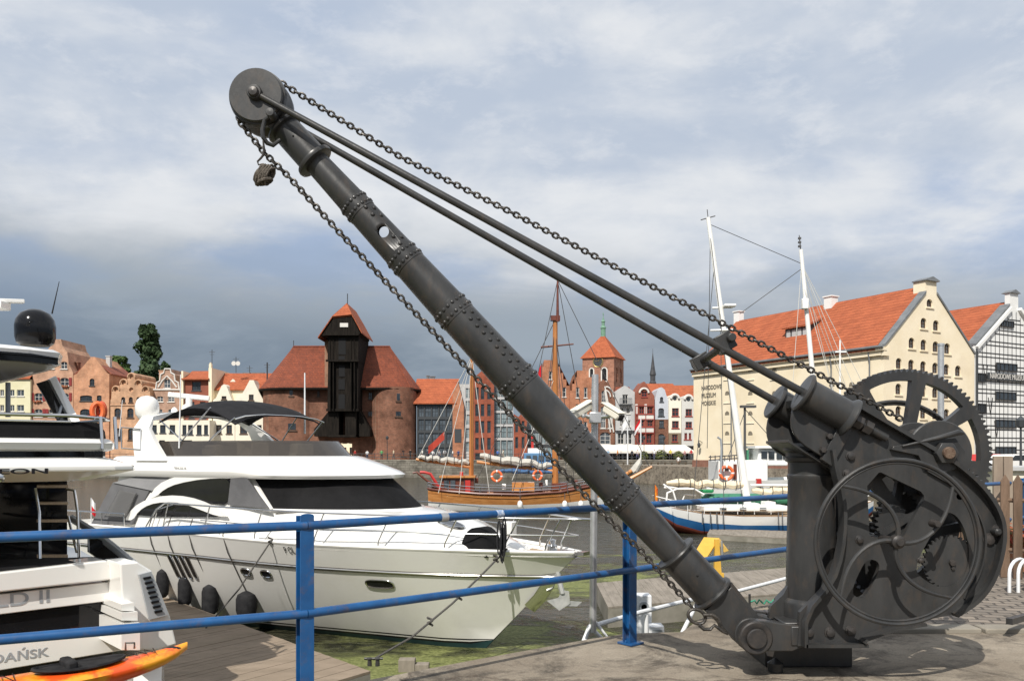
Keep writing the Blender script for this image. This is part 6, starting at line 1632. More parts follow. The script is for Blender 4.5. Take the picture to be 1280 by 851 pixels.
def rope(lab, pts, r=.016, knots=(), cat='rope'):
    t = thing('mooring_rope', lab, cat, tuple(pts[-1])); b = MB(); b.path(pts, r, 7); b.build('line', RP, t)
    for k in knots: b = MB(); b.path([Vector(k)+Vector((.04*cos(a*.9),.03*sin(a*.9),.012*a-.06)) for a in range(12)], r*1.1, 6); b.build('knot', RP, t)
    return t
pz = ZW+.52
clt = P(467,836,12.85); clt = Vector((clt.x, 12.85, pz+.02))
p0 = A3(640,697,1.0); p0 = WY(1.1, beam_(1.1)-.05, zdk(1.1)+.05)
mid = p0.lerp(clt,.45)+Vector((0,0,-.12)); 
rope('dark rope with splices from the yacht bow down to the pontoon cleat', [p0, p0.lerp(clt,.22)+Vector((0,0,-.07)), mid, p0.lerp(clt,.75)+Vector((0,0,-.09)), clt+Vector((0,0,.08))], .018, [p0.lerp(clt,.40)+Vector((0,0,-.1)), p0.lerp(clt,.62)+Vector((0,0,-.1)), p0.lerp(clt,.1)])
s_, v_, z_ = onhull(338,673); q0 = WY(s_,beam_(s_),zdk(s_)); q1 = Vector((-5.6,15.6,pz))
rope('dark spring rope from amidships of the white yacht to the pontoon', [q0, q0.lerp(q1,.5)+Vector((0,0,-.1)), q1], .015, [q0+Vector((0,0,.02))])

# ------------------------------------------------------------- pontoons
PWOOD = mat('grey pontoon boards', (.20,.155,.11), (.27,.21,.155), rough=.9, scale=1.2, stretch=(1,2,1), bump=.4, bscale=9, dirt=(.1,.08,.06), dscale=1.5)
PWG = mat('weathered grey planks', (.19,.165,.135), (.27,.235,.195), rough=.9, scale=1.4, stretch=(5,1,1), bump=.5, bscale=9, dirt=(.10,.09,.06), dscale=1.)
def pontoon(lab, quad, z, m, planks=None, th=.45):
    c_ = sum((Vector(q) for q in quad), Vector((0,0)))/4; t = thing('pontoon', lab, 'pontoon', (c_.x,c_.y,ZW)); q = [Vector((x,y,z)) for x,y in quad]
    b = MB(); A, Bq, Cq, Dq = q; n = int((Bq-A).length/.16)
    for i in range(n):
        u0, u1 = i/n, (i+.975)/n; qq = [A.lerp(Bq,u0),A.lerp(Bq,u1),Dq.lerp(Cq,u1),Dq.lerp(Cq,u0)]; dz = Vector((0,0,random.uniform(-.004,.004)))
        b.hexa([p-Vector((0,0,.04)) for p in qq],[p+dz for p in qq])
    b.build('deck_boards', m, t, smooth=False)
    b = MB(); b.hexa([p-Vector((0,0,th)) for p in q],[p-Vector((0,0,.045)) for p in q]); b.build('float', mat('pontoon float side',(.16,.15,.12),(.28,.26,.22),rough=.9,scale=1.5), t, smooth=False)
    return t
def pd_(px, py, z): D_ = (EYE-z)*F/(py-HY); return ((px-CX)/F*D_, D_)
pm = pontoon('brown boarded pontoon between the two motor yachts and the quay', [pd_(463,838,pz), pd_(205,745,pz), (pd_(205,745,pz)[0]-2.2,pd_(205,745,pz)[1]-3.2), (pd_(463,838,pz)[0]-2.4,pd_(463,838,pz)[1]-3.4)], pz, PWOOD)
b = MB()
for k in (-1,1): b.lathe([(.035,0),(.03,.09),(.045,.10),(.045,.12),(0,.125)], clt+Vector((.06*k,0,-.02)), (0,0,1), 10)
b.tube(clt+Vector((-.14,0,.09)), clt+Vector((.14,0,.09)), .02); b.build('cleat', IRON, pm)
pontoon('grey planked pontoon floating beyond the blue railing post', [pd_(745,728,ZW+.45), pd_(1010,707,ZW+.45), pd_(1060,735,ZW+.45), pd_(760,758,ZW+.45)], ZW+.45, PWG)
pontoon('weathered plank pontoon beside the blue hulled boat', [pd_(888,660,ZW+.25), pd_(1060,666,ZW+.25), pd_(1060,676,ZW+.25), pd_(884,667,ZW+.25)], ZW+.25, PWG)
for i, (px, py) in enumerate(((509,812),(528,818))):
    D_ = 14.6; p = P(px,py,D_); t = thing('mooring_pile', ('cut-off wooden pile in the water beneath the yacht bow, left of its pair','shorter wooden pile stump in the water, right of its pair')[i], 'pile', (p.x,D_,ZW-.3)); b = MB(); b.box((p.x,D_,ZW), (.28-.05*i,.2,.42-.16*i)); b.build('timber', PWG, t, bev=.01)

# ------------------------------------------------------------- large motor yacht at the left edge
E0 = Vector((-5.05,11.0)); tt = Vector((.74,.67)).normalized(); ff = Vector((-tt.y,tt.x))
def WL(a, c, z): return Vector((E0.x+tt.x*a+ff.x*c, E0.y+tt.y*a+ff.y*c, z))
def SL(px, py, c=0.): O = E0+ff*c; return hit(px, py, (O.x,O.y), (tt.x,tt.y))
ly = thing('motor_yacht', 'large white motor yacht with black glass cut off by the left picture edge', 'motor yacht', tuple(WL(-2,2,ZW)))
def lpanel(l, c, th, name, m, ext=0, it=0, parent=None, bev=0):
    pts = [SL(x,y,c) for x,y in l]
    pts = smoothpts(pts,it,True) if it else pts
    O = WL(0,c,0); b = MB(); b.plate([pts], (O.x,O.y,0), u=(tt.x,tt.y,0), d=(ff.x,ff.y,0), th=th); return b.build(name, m, parent or ly, smooth=False, bev=bev)
lpanel([(-260,745),(133,700),(137,705),(142,724),(-260,769)], -.10, .5, 'locker_lid', GEL, bev=.02)
lpanel([(-260,772),(146,726),(150,749),(-260,800)], -.02, .5, 'transom_band', GEL, bev=.01)
lpanel([(-260,801),(150.3,750),(152,784),(-260,835)], .04, .4, 'transom_glass', TINT)
lpanel([(-260,837),(153,785.5),(156,812),(-260,880)], -.0, .5, 'transom_base', GEL, bev=.01)
a_,z_ = SL(-4,759,-.03)
def ltext(body, px0, px1, yb, size, c, m, name, fixed=True, sx=1.):
    a0, _ = SL(px0, yb, c); a1, z0 = SL(px1, yb, c); b = MB(); o = WL(a0,c,z0); u = Vector((tt.x,tt.y,0))
    b.text(body, o, u, (0,0,1), size, th=.004, bold=.002, sx=sx); xs = [(v-o).dot(u) for v in b.v]; lo, hi = min(xs), max(xs); k = (a1-a0)/(hi-lo)
    b.v = [v+u*(((v-o).dot(u)-lo)*k-(v-o).dot(u)) for v in b.v]; b.build(name, m, ly, smooth=False)
ltext('GOLD II', -66, 62, 752, .225, -.0215, GELG, 'name_lettering')
ltext('GDAŃSK', -28, 61, 819, .15, -.0015, GELG, 'port_lettering')
b = MB(); b.hexa([WL(-5,.45,-2.0),WL(SL(140,740,.45)[0],.45,-2.0),WL(SL(140,740,.45)[0],.6,-2.0),WL(-5,.6,-2.0)],[WL(-5,.45,-.75),WL(SL(140,740,.45)[0],.45,-.75),WL(SL(140,740,.45)[0],.6,-.75),WL(-5,.6,-.75)]); b.build('gap_shade_backing', BOOT, ly, smooth=False)  # black backing added so the gaps between transom panels look shaded
# cockpit: dark interior, floor, ladder
b = MB(); b.hexa([WL(-5,.6,-.75),WL(.0,.6,-.75),WL(.0,3.2,-.75),WL(-5,3.2,-.75)],[WL(-5,.6,-.7),WL(.0,.6,-.7),WL(.0,3.2,-.7),WL(-5,3.2,-.7)]); b.build('cockpit_floor', TEAK, ly, smooth=False)
b = MB(); aS = SL(84,650,2.2)[0]; b.hexa([WL(-5,2.2,-.7),WL(aS,2.2,-.7),WL(aS,5,-.7),WL(-5,5,-.7)],[WL(-5,2.2,1.25),WL(aS,2.2,1.25),WL(aS,5,1.25),WL(-5,5,1.25)]); b.build('saloon_doors', TINT, ly, smooth=False)
b = MB(); q = [SL(x,y,.35) for x,y in ((-260,722),(20,702),(133,698),(133,704),(-260,742))]; O = WL(0,.0,0); b.plate([q], (O.x,O.y,0), u=(tt.x,tt.y,0), d=(ff.x,ff.y,0), th=.7); b.build('aft_cushion', CANVD, ly, bev=.03)
ld = MB(); A_, Bb = (44,606), (48,700); C_, D__ = (98,606), (99,695)
def PL(px,py,c): a,z = SL(px,py,c); return WL(a,c,z)
for pts_ in ([PL(44,610,1.0),PL(49,640,.9),PL(50,700,.8)],[PL(83,611,1.6),PL(93,613,1.5),PL(97,640,1.4),PL(99,700,1.2)],[PL(85,645,1.8),PL(96,690,1.5)]): b = MB(); b.path(pts_, .02, 8); b.build('ladder_rail', STEEL, ly)
for py in (607,628,650,694):
    b = MB(); b.hexa([PL(46,py+2.5,1.2),PL(85,py+2.5,1.7),PL(85,py+1.5,2.0),PL(46,py+1.5,1.6)],[PL(46,py-.5,1.2),PL(85,py-.5,1.7),PL(85,py-1.5,2.0),PL(46,py-1.5,1.6)]); b.build('ladder_tread', TEAK, ly, smooth=False)
# hull wing on the right
def l3(l, c0, c1, name, m, shift=0, **k):   # panel running back into the yacht
    A = [PL(x,y,c0) for x,y in l]; b = MB(); b.poly(A, (ff.x*(c1-c0),ff.y*(c1-c0),0)); return b.build(name, m, ly, smooth=False, **k)
# topsides: quarter running forward from the transom
b = MB(); rg = []
for c, dz, aw in ((-.45,-.75,.36),(-.1,-.3,.50),(.6,.15,.60),(1.6,.40,.62),(4,.6,.6),(9,.7,.3),(14,.8,-1.5)):
    zt2 = -.70+dz; rg.append([WL(aw-.35,c,zt2),WL(aw,c,zt2),WL(aw+.03,c,zt2-.5),WL(aw-.12,c,ZW-.3),WL(aw-.45,c,ZW-.3)])
b.loft(rg); b.build('hull', GEL, ly, ang=30)
b = MB(); rg = []
for c, z0_, z1_ in ((-1.0,-1.95,-1.80),(-.2,-1.95,-1.80)): rg.append([WL(-5.5,c,z0_),WL(.85,c,z0_),WL(.85,c,z1_),WL(-5.5,c,z1_)])
b.loft(rg); b.build('swim_platform', TEAK, ly, smooth=False)
lpanel([(174,718),(189,714),(211,768),(187,774)], -.58, .05, 'vent_panel', GELG)
for k in range(8): 
    x0 = 179+2.*k; y0 = 721.5+6*k; lpanel([(x0,y0),(x0+9.5,y0-1.8),(x0+10.4,y0+.8),(x0+1,y0+2.8)], -.60, .02, 'vent_slot', BOOT)
l3([(150,704),(172,702),(190,713),(213,770),(221,805),(196,812),(160,812),(153,760)], -.52, .1, 'stern_wing', GEL, bev=.02)
for k,(y0,y1,x0,x1) in enumerate(((755,763,152,168),(766,775,152,172),(780,812,152,175))): l3([(x0,y0),(x1,y0-2),(x1,y1),(x0,y1)], -.70-.06*k, .1, 'step', GEL)
b = MB(); b.path([PL(158,745,-.4),PL(160,728,-.45),PL(166,717,-.5),PL(178,716,-.5),PL(184,712,-.4)], .014, 6); b.path([PL(163,714,-.5),PL(188,722,-.5)], .018, 6); b.path([PL(164,706,-.4),PL(164,722,-.4)], .018, 6); b.build('cleat', STEEL, ly)
b = MB(); b.path([PL(90,648,2.4),PL(118,665,1.4),PL(150,690,.5),PL(175,712,-.2),PL(186,735,-.5)], .045, 8, flat=1.4); b.build('gunwale_rail', GELG, ly)
l3([(112,668),(128,676),(163,708),(150,716),(112,690)], 1.0, 1.1, 'quarter_glass', TINT)
b = MB(); b.path([PL(157,812,-.9),PL(157,803,-.9),PL(168,803,-.9),PL(168,810,-.9)], .014, 6); b.build('platform_handle', STEEL, ly)
# flybridge overhang
def plan(a1, c0, c1, z, r=.35):   # rounded right end
    return [WL(-6,c0,z),WL(a1-r,c0,z),WL(a1-.1,c0+r*.3,z),WL(a1,c0+r,z),WL(a1,c1,z),WL(-6,c1,z)]
zA = lambda py, c: SL(60,py,c)[1]
b = MB(); cO = -.5; aR = lambda px, c=-.5: SL(px,585,c)[0]; b.loft([plan(aR(135),cO+.45,6,zA(603,cO)),plan(aR(181),cO,6,zA(589,cO)),plan(aR(180),cO,6,zA(583,cO)),plan(aR(152),cO+.08,6,zA(573,cO)),plan(aR(140),cO+.2,6,zA(571,cO))])
b.build('flybridge_overhang', GEL, ly, smooth=False, bev=.015)
b = MB(); b.loft([plan(aR(150),-.28,6,zA(573,cO)),plan(aR(150),-.28,6,zA(560,cO))]); b.build('black_band', TINT, ly, smooth=False)
b = MB(); b.loft([plan(aR(151),-.32,6,zA(564,cO)),plan(aR(156),-.43,6,zA(561,cO)),plan(aR(157),-.45,6,zA(553,cO)),plan(aR(153),-.4,6,zA(548,cO)),plan(aR(150),-.34,6,zA(547,cO))]); b.build('flybridge_coaming', GEL, ly, ang=25)
b = MB(); b.loft([plan(aR(150),-.32,6,zA(550,cO)),plan(aR(149),-.3,6,zA(537,cO)),plan(aR(143),-.26,6,zA(525.5,cO))]); b.build('black_dodger', CANVD, ly, smooth=False)
b = MB(); zr_ = zA(518,cO); aE = aR(150); b.path([WL(-6,-.3,zr_),WL(aE-.5,-.3,zr_),WL(aE-.12,-.25,zr_-.02),WL(aE,-.05,zr_-.03),WL(aE,2,zr_-.03)], .022, 8); b.path([WL(-6,-.29,zr_-.07),WL(aE-.5,-.29,zr_-.07)], .012, 6); b.build('flybridge_rail', STEEL, ly)
for a_ in (-2.3,aR(131),aR(149)): b = MB(); b.tube(WL(a_,-.33,zr_),WL(a_,-.40,zr_-.40),.022); b.build('rail_post', STEEL, ly)
o_ = SL(8,591.5,-1.02)
def ltext2(body, px0, px1, yb, size, c, m, name):
    ltext(body, px0, px1, yb, size, c, m, name)
ltext('GALEON', -66, 60, 591.5, .085, cO-.002, BOOT, 'maker_lettering')
b = MB(); c_ = PL(2,597,cO-.03); b.lathe([(.03,0),(.05,-.02),(.05,-.05),(.02,-.06)], c_, (0,1,0), 14); b.build('stern_light', STEEL, ly)
# hardtop
def hplan(a1, c0, z, w=0): return [WL(-6,c0,z),WL(a1-.5,c0,z),WL(a1-.12,c0+.15,z),WL(a1,c0+.5,z),WL(a1,5,z),WL(-6,5,z)]
zB = lambda py: SL(40,py,.2)[1]
a90 = SL(90,440,.2)[0]
b = MB(); b.loft([hplan(a90-.95,1.0,zB(480)),hplan(a90-.5,.55,zB(470)),hplan(a90-.15,.25,zB(458)),hplan(a90-.02,.14,zB(450)),hplan(a90,.12,zB(438)),hplan(a90-.06,.18,zB(434)),hplan(a90-.5,.5,zB(429)),hplan(a90-1.1,.9,zB(427))])
b.build('hardtop', GEL, ly, ang=28)
b = MB(); b.path([WL(-6,.10,zB(446)),WL(a90-.55,.10,zB(446)),WL(a90-.16,.20,zB(447))], .065, 4, flat=.15); b.loft([[WL(-6,.08,zB(453)),WL(-6,.08,zB(441)),WL(-6,.2,zB(441)),WL(-6,.2,zB(453))],[WL(a90-.5,.08,zB(453.5)),WL(a90-.5,.08,zB(443)),WL(a90-.5,.2,zB(443)),WL(a90-.5,.2,zB(453.5))],[WL(a90-.16,.2,zB(454)),WL(a90-.16,.2,zB(445)),WL(a90-.16,.4,zB(445)),WL(a90-.16,.4,zB(454))]]); b.build('hardtop_stripe', TINT, ly, smooth=False)
b = MB(); q = [PL(62,474,1.0),PL(70,470,1.0),PL(100,526,.2),PL(90,528,.2)]; b.poly(q, (ff.x*.12,ff.y*.12,0)); b.build('hardtop_strut', GEL, ly, smooth=False)
b = MB(); b.tube(PL(77,508,.55), PL(72,522,.35), .02); b.build('strut_brace', GELG, ly)
b = MB(); q = [PL(46,479,1.12),PL(62,474,1.12),PL(91,527,.35),PL(73,527,.35)]; b.poly(q, (ff.x*.04,ff.y*.04,0)); b.build('side_glass', TINT, ly, smooth=False)
b = MB(); b.tube(PL(10,478,1.0), PL(10,521,1.0), .03); b.build('pole', GELG, ly)
c_ = PL(44,418,1.6); k_ = c_.y/F; b = MB(); b.lathe([(0,-14*k_),(17*k_,-14*k_),(21*k_,-11*k_),(23*k_,-4*k_),(23.3*k_,10*k_),(22*k_,18*k_),(17.5*k_,25.5*k_),(9*k_,30.5*k_),(0,32*k_)], c_, (0,0,1), 36)
b.build('satellite_dome', mat('glossy black dome',(.004,.004,.005),rough=.12,spec=.35), ly)
b = MB(); b.tube(PL(65,392,2.), PL(74,352,2.), .012, .005, 6); b.build('whip_aerial', RUBB, ly)
b = MB(); c_ = PL(0,378,1.); b.beam(PL(-60,374,1.),PL(30,377,1.),.10,.05); b.box(PL(-3,382,1.),(.22,.22,.10)); b.build('radar_scanner', GEL, ly, bev=.01)
# life ring hanging on the rail
OR = mat('orange life ring', (.75,.12,.03), (.82,.18,.05), rough=.55, scale=6)
def lifering(lab, c, r, nrm_, m=OR, par='boat'):
    t = thing('life_ring', lab, 'life ring', tuple(Vector(c)-Vector((0,0,r)))); c = Vector(c); n_ = Vector(nrm_).normalized(); x = n_.orthogonal().normalized(); y = n_.cross(x)
    b = MB(); b.path([c+(x*cos(a)+y*sin(a))*r for a in [2*pi*i/24 for i in range(24)]], r*.26, 8, closed=True); b.build('ring', m, t)
    for k in range(4):
        a = pi/4+k*pi/2; b = MB(); b.path([c+(x*cos(a+d)+y*sin(a+d))*r for d in (-.12,0,.12)], r*.28, 8); b.build('band', FW, t)
    return t
lr = PL(122,512,-.15); 
t = thing('life_ring', 'orange horseshoe life buoy hung on the flybridge rail of the left yacht', 'life ring', (lr.x,lr.y,lr.z-.2))
b = MB(); b.path([lr+Vector((.055*cos(radians(a)),.03*cos(radians(a)),.10*sin(radians(a))-.02)) for a in range(-50,231,20)], .030, 8); b.build('ring', OR, t)
b = MB(); b.path([lr+Vector((.02+.05*cos(radians(a)),.06,.10*sin(radians(a))-.01)) for a in range(-50,231,20)], .024, 8); b.build('strap', mat('dark orange webbing',(.5,.08,.03),rough=.7), t)
# kayak lying on the swim platform
KO = mat('orange and yellow kayak plastic', (.78,.09,.012), (.82,.34,.02), rough=.35, scale=1.6, contrast=(.45,.53), coat=.3)
kt = PL(234,821,-1.1); kl = Vector((kt.x-tt.x*3.7, kt.y-tt.y*3.7, kt.z-.03)); kd = (kl-kt).normalized(); kn = Vector((-kd.y,kd.x,0)).normalized()
ky = thing('kayak', 'orange and yellow two-seat kayak lying across the stern of the left yacht', 'kayak', tuple((kt+kl)/2-Vector((0,0,.2))))
b = MB(); rg = []
for i in range(25):
    t_ = i/24; w_ = .36*max(0.03,sin(pi*min(max(t_,.0),1.))**.62); zt_k = .02+.10*(2*t_-1)**4; h_ = .15*max(.1,sin(pi*t_)**.5)
    c_ = kt.lerp(kl,t_); rg.append([c_+kn*w_*cos(radians(a))+Vector((0,0,(zt_k+ (.07 if sin(radians(a))>0 else h_*1.5)*sin(radians(a))))) for a in range(0,360,24)])
b.loft(rg); b.build('hull', KO, ky, ang=60)
for t0, t1 in ((.20,.46),(.60,.86)):
    b = MB(); vs_ = []
    for k in range(24):
        a = 2*pi*k/24; t_ = (t0+t1)/2+(t1-t0)/2*cos(a); c_ = kt.lerp(kl,t_); vs_.append(c_+kn*.20*sin(a)+Vector((0,0,.115+.03*cos(a)**2)))
    b.path(vs_, .02, 6, closed=True); b.add(vs_, [list(range(24))]); b.build('cockpit', RUBB, ky)
    c_ = kt.lerp(kl,t0+.62*(t1-t0))+Vector((0,0,.13)); b = MB(); b.box(c_, (.12,.34,.16), Matrix.Rotation(atan2(kd.y,kd.x),3,'Z')); b.build('backrest', RUBB, ky, bev=.03)
b = MB(); pp = []
for k in range(7): c_ = kt.lerp(kl,.10+.014*k); pp.append(c_+kn*(.12 if k%2 else -.12)+Vector((0,0,.15)))
b.path(pp, .006, 5); pp = []
for k in range(5): c_ = kt.lerp(kl,.50+.015*k); pp.append(c_+kn*(.2 if k%2 else -.2)+Vector((0,0,.10)))
b.path(pp, .006, 5); b.build('deck_cord', RUBB, ky)
b = MB(); c_ = kt.lerp(kl,.045)+Vector((0,0,.14)); b.ball(c_, .07, 10, 6, (1.3,.8,.3)); b.build('toggle', RUBB, ky)
# ------------------------------------------------------------- boats farther off
VARN = mat('varnished planking', (.45,.18,.05), (.58,.27,.09), rough=.35, scale=1.5, stretch=(1,1,6), coat=.3, dirt=(.16,.06,.02), dscale=2)
VDK = mat('dark mahogany', (.10,.025,.015), (.16,.045,.025), rough=.4, scale=2, coat=.3)
MAST = mat('varnished mast', (.36,.13,.035), (.46,.19,.055), rough=.45, scale=1.5, stretch=(3,3,.5))
HWH = mat('white hull paint', (.78,.78,.76), (.84,.84,.82), rough=.4, scale=1., dirt=(.6,.56,.48), dscale=.9, damt=.4)
HBL = mat('blue hull paint', (.015,.10,.28), (.03,.15,.36), rough=.4, scale=1.4, dirt=(.08,.10,.12), dscale=1.)
SAILC = mat('furled sail cloth', (.42,.40,.36), (.54,.52,.47), rough=.85, scale=2, bump=.6, bscale=3, bdist=.1)
SAILY = mat('cream sail cover', (.68,.58,.40), (.76,.67,.50), rough=.85, scale=2, bump=.6, bscale=3, bdist=.1)
RIG = mat('rigging wire', (.10,.10,.10), rough=.5, metal=.4); RIGW = mat('pale rigging rope', (.55,.54,.5), rough=.8)
REDP = mat('red paint', (.45,.03,.025), rough=.5); GRT = mat('green tarpaulin', (.03,.16,.09), (.05,.22,.13), rough=.7, scale=1, bump=.4, bscale=2)
def hull2(root, D, xs, zdeck, wd, rows, mats, zb=-.4):
    """displacement hull seen broadside: xs list of (px, half beam fraction, deck y px, keel rise)"""
    b = MB(); 
    for sd in (-1,1):
        rg = []
        for px, bf, dy, kr in xs:
            x = (px-CX)/F*D; zd = EYE+(HY-dy)/F*D; r = []
            for i, (f, _) in enumerate(rows):   # f: 0 keel .. 1 deck
                z = ZW+zb+kr+(zd-ZW-zb-kr)*f; v = wd*bf*(f**.25); r.append(Vector((x, D+wd*1+sd*v, z)))
            rg.append(r)
        n = len(rows); b0 = len(b.v)
        for r in rg: b.v += r
        for i in range(len(rg)-1):
            for j in range(n-1): b.f.append([b0+i*n+j,b0+i*n+j+1,b0+(i+1)*n+j+1,b0+(i+1)*n+j]); b.m.append(rows[j][1])
    return b.build('hull', mats, root, merge=True, ang=50)
def px3(px, py, D): return P(px,py,D)
# --- wooden schooner
D = 52.; sc = thing('wooden_schooner', 'two-masted varnished wooden ship with white lower hull moored across the basin', 'sailing ship', (px3(640,640,D).x, D+2, ZW))
xs = [(533,.55,611,.0),(538,.7,612,0),(560,.88,614,0),(600,1,617,0),(650,1,618,0),(700,.92,615,0),(735,.7,609,0),(765,.4,602,.3),(790,.08,596,1.4)]
rows = [(0,0),(.25,0),(.36,0),(.58,0),(.59,1),(.7,1),(.93,1),(.94,2),(1,2)]
hull2(sc, D, xs, 0, 2.1, rows, [HWH,VARN,VDK])
b = MB(); b.add([Vector(((px-CX)/F*D, D+2.1+sd*2.05*bf, EYE+(HY-dy-2)/F*D-.15)) for px,bf,dy,kr in xs for sd in (-1,1)], [(2*i,2*i+1,2*i+3,2*i+2) for i in range(len(xs)-1)]); b.build('deck', TEAK, sc)
for sd in (-1,1):
    b = MB(); b.path([Vector(((px-CX)/F*D, D+2.1+sd*2.1*bf, EYE+(HY-dy)/F*D)) for px,bf,dy,kr in xs], .07, 6); b.build('cap_rail', VDK, sc)
def bpx(x0,y0,x1,y1,D_,th,m,name,root,bev=0,off=0):
    a = px3(x0,y1,D_); c = px3(x1,y0,D_); b = MB(); b.box(((a.x+c.x)/2, D_+th/2+off, (a.z+c.z)/2), (abs(c.x-a.x), th, abs(c.z-a.z))); return b.build(name, m, root, smooth=False, bev=bev)
dh = bpx(551,597,592,616,D+1,2.2,VDK,'deckhouse',sc); bpx(549,594.5,594,597,D+.8,2.6,VARN,'deckhouse_roof',dh)
for x in (555,563,580): bpx(x,600,x+6,609,D+.95,.1,GLASS,'window',dh)
bpx(581,600,588,616,D+.93,.1,REDP,'door',dh)
bpx(640,603,668,614,D+1.2,1.6,VARN,'skylight',sc); bpx(690,604,710,612,D+1.2,1.4,VDK,'companionway',sc)
def mast(root, p0, p1, r0, r1, m, name='mast', n=10): b = MB(); b.tube(p0, p1, r0, r1, n); return b.build(name, m, root)
mY = D+2.1
mm = mast(sc, px3(694,615,mY), px3(694,397,mY), .21, .15, MAST); mast(sc, px3(697,402,mY-.25), px3(697,345,mY-.25), .10, .05, VDK, 'topmast')
bb = MB(); bb.tube(px3(676,434,mY), px3(717,430,mY), .07, .05, 6); bb.build('crosstree', VDK, mm); bb = MB(); bb.box(px3(694,398,mY), (.6,.5,.3)); bb.build('mast_cap', VDK, mm)
mast(sc, px3(589,615,mY), px3(590,440,mY), .16, .11, MAST)
b = MB(); b.tube(px3(587,583,mY), px3(520,574,mY), .12, .09, 8); b.build('boom', VARN, sc)
b = MB(); b.tube(px3(693,589,mY), px3(596,577,mY), .13, .10, 8); b.build('boom', VARN, sc)
def furl(root, p0, p1, r, m, seed, n=16, name='furled_sail'):
    rnd = random.Random(seed); b = MB(); b.path([Vector(p0).lerp(Vector(p1),i/n)+Vector((0,0,rnd.uniform(-.06,.06)*r/.2)) for i in range(n+1)], [r*(.45+.55*sin(pi*i/n)**.4)*rnd.uniform(.8,1.15) for i in range(n+1)], 8, flat=.8); s = b.build(name, m, root)
    for k in range(1,7): c = Vector(p0).lerp(Vector(p1),k/7); b = MB(); b.path([c+Vector((0,r*1.05*cos(a),r*1.05*sin(a))) for a in [2*pi*i/10 for i in range(10)]], .02, 4, closed=True); b.build('tie', RIG, s)
furl(sc, px3(586,578,mY-.1), px3(523,571,mY-.1), .26, SAILC, 1); furl(sc, px3(690,583,mY-.1), px3(600,571,mY-.1), .34, SAILC, 2); furl(sc, px3(690,590,mY-.3), px3(620,588,mY-.3), .16, mat('blue sail cover',(.05,.12,.25),rough=.8), 3)
b = MB(); b.tube(px3(788,598,mY), px3(815,583,mY), .13, .08, 8); b.build('bowsprit', VARN, sc)
b = MB(); b.path([px3(552,613,D+1.5),px3(545,603,D+1.5),px3(538,592,D+1.5),px3(530,590,D+1.5),px3(525,590,D+1.5)], .10, 6); b.build('davit', REDP, sc); b = MB(); b.path([px3(553,612,D+3),px3(533,600,D+3),px3(521,590,D+3),px3(516,591,D+3)], .08, 6); b.build('davit', VDK, sc)
def rigging(root, lst, r=.022, m=RIG):
    for p, q in lst: b = MB(); b.tube(p, q, r, n=4); b.build('rigging_line', m, root)
rigging(sc, [(px3(x,617,mY+s*2),px3(694,410,mY)) for x,s in ((668,-1),(676,1),(710,-1),(720,1))]+[(px3(697,350,mY),px3(812,584,mY)),(px3(694,400,mY),px3(596,600,mY)),(px3(697,350,mY),px3(641,617,mY-2)),(px3(697,350,mY),px3(745,612,mY+1.5))])
rigging(sc, [(px3(590,445,mY),px3(520,577,mY)),(px3(590,445,mY),px3(548,616,mY-2)),(px3(590,445,mY),px3(574,617,mY-2)),(px3(590,445,mY),px3(612,618,mY-2)),(px3(640,600,mY-2),px3(694,470,mY)),(px3(589,450,mY),px3(542,577,mY))], .019, RIGW)
b = MB()
for sd in (-1,1):
    for z in (4,8): b.path([Vector(((px-CX)/F*D, D+2.1+sd*2.1*bf, EYE+(HY-dy+z)/F*D)) for px,bf,dy,kr in xs[:-1]], .025, 4)
    for px,bf,dy,kr in xs[:-1]: x = (px-CX)/F*D; b.tube((x,D+2.1+sd*2.1*bf,EYE+(HY-dy)/F*D),(x,D+2.1+sd*2.1*bf,EYE+(HY-dy+8)/F*D),.03,n=4)
b.build('guard_rail', STEEL, sc)
for k, px in enumerate((650,706,726)):
    c_ = px3(px,630,D-.15); t = thing('fender', ('white ball fender in the middle of the wooden ship','white ball fender under the jib on the wooden ship','rightmost white ball fender of the wooden ship')[k], 'fender', tuple(c_), group='white fenders on the wooden ship'); b = MB(); b.lathe([(0,-.2),(.13,-.17),(.17,0),(.13,.15),(.05,.22),(0,.23)], c_, (0,0,1), 12); b.build('body', HWH, t); b = MB(); b.tube(c_+Vector((0,0,.3)), px3(px,616,D), .02, n=4); b.build('line', RIG, t)
lifering('orange life ring amidships on the wooden ship, left of its twin', px3(621,595,D+.4), .30, (0,-1,0)); lifering('orange life ring on the wooden ship right beside the hanging chain', px3(672,594,D+.6), .28, (.4,-1,0))
flag('pennant', 'small red flag hanging from the rigging left of the tall varnished mast', 'flag', px3(677,600,mY), 7.4, (-.15,0,0), .9, .8, [FR], 1.2, RIG, .03)
flag('pennant', 'faded red flag on the rigging above the stern of the wooden ship', 'flag', px3(556,590,mY), 2.6, (-.9,0,0), 1.5, .5, [mat('faded red cloth',(.4,.06,.04),rough=.8)], .7, RIG, .03)
b = MB()
for (x,y,w,m_) in ((577,593,4,REDP),(596,600,4,VDK),(630,608,5,HWH),(676,606,5,VDK),(683,603,3,HWH),(720,603,4,VDK)): b = MB(); c_ = px3(x,y,D+1.5); b.box(c_, (w*.05,.4,.35)); b.build('deck_gear', m_, sc, smooth=False, bev=.03)
# small tug boat behind the schooner
t = thing('work_boat', 'small blue and white work boat beyond the wooden ship under the jib', 'boat', (px3(668,600,120).x,120,ZW)); bpx(655,566,690,580,120,4,mat('light blue paint',(.10,.22,.38),rough=.5),'wheelhouse',t,.1); bpx(660,560,676,566,120.5,3,HWH,'roof',t); 
bpx(640,580,700,592,119,6,HBL,'hull',t,.2); bpx(664,545,667,560,121,.5,REDP,'mast',t)
for x in (658,666,674,682): bpx(x,569,x+5,575,119.8,.15,GLASS,'window',t)

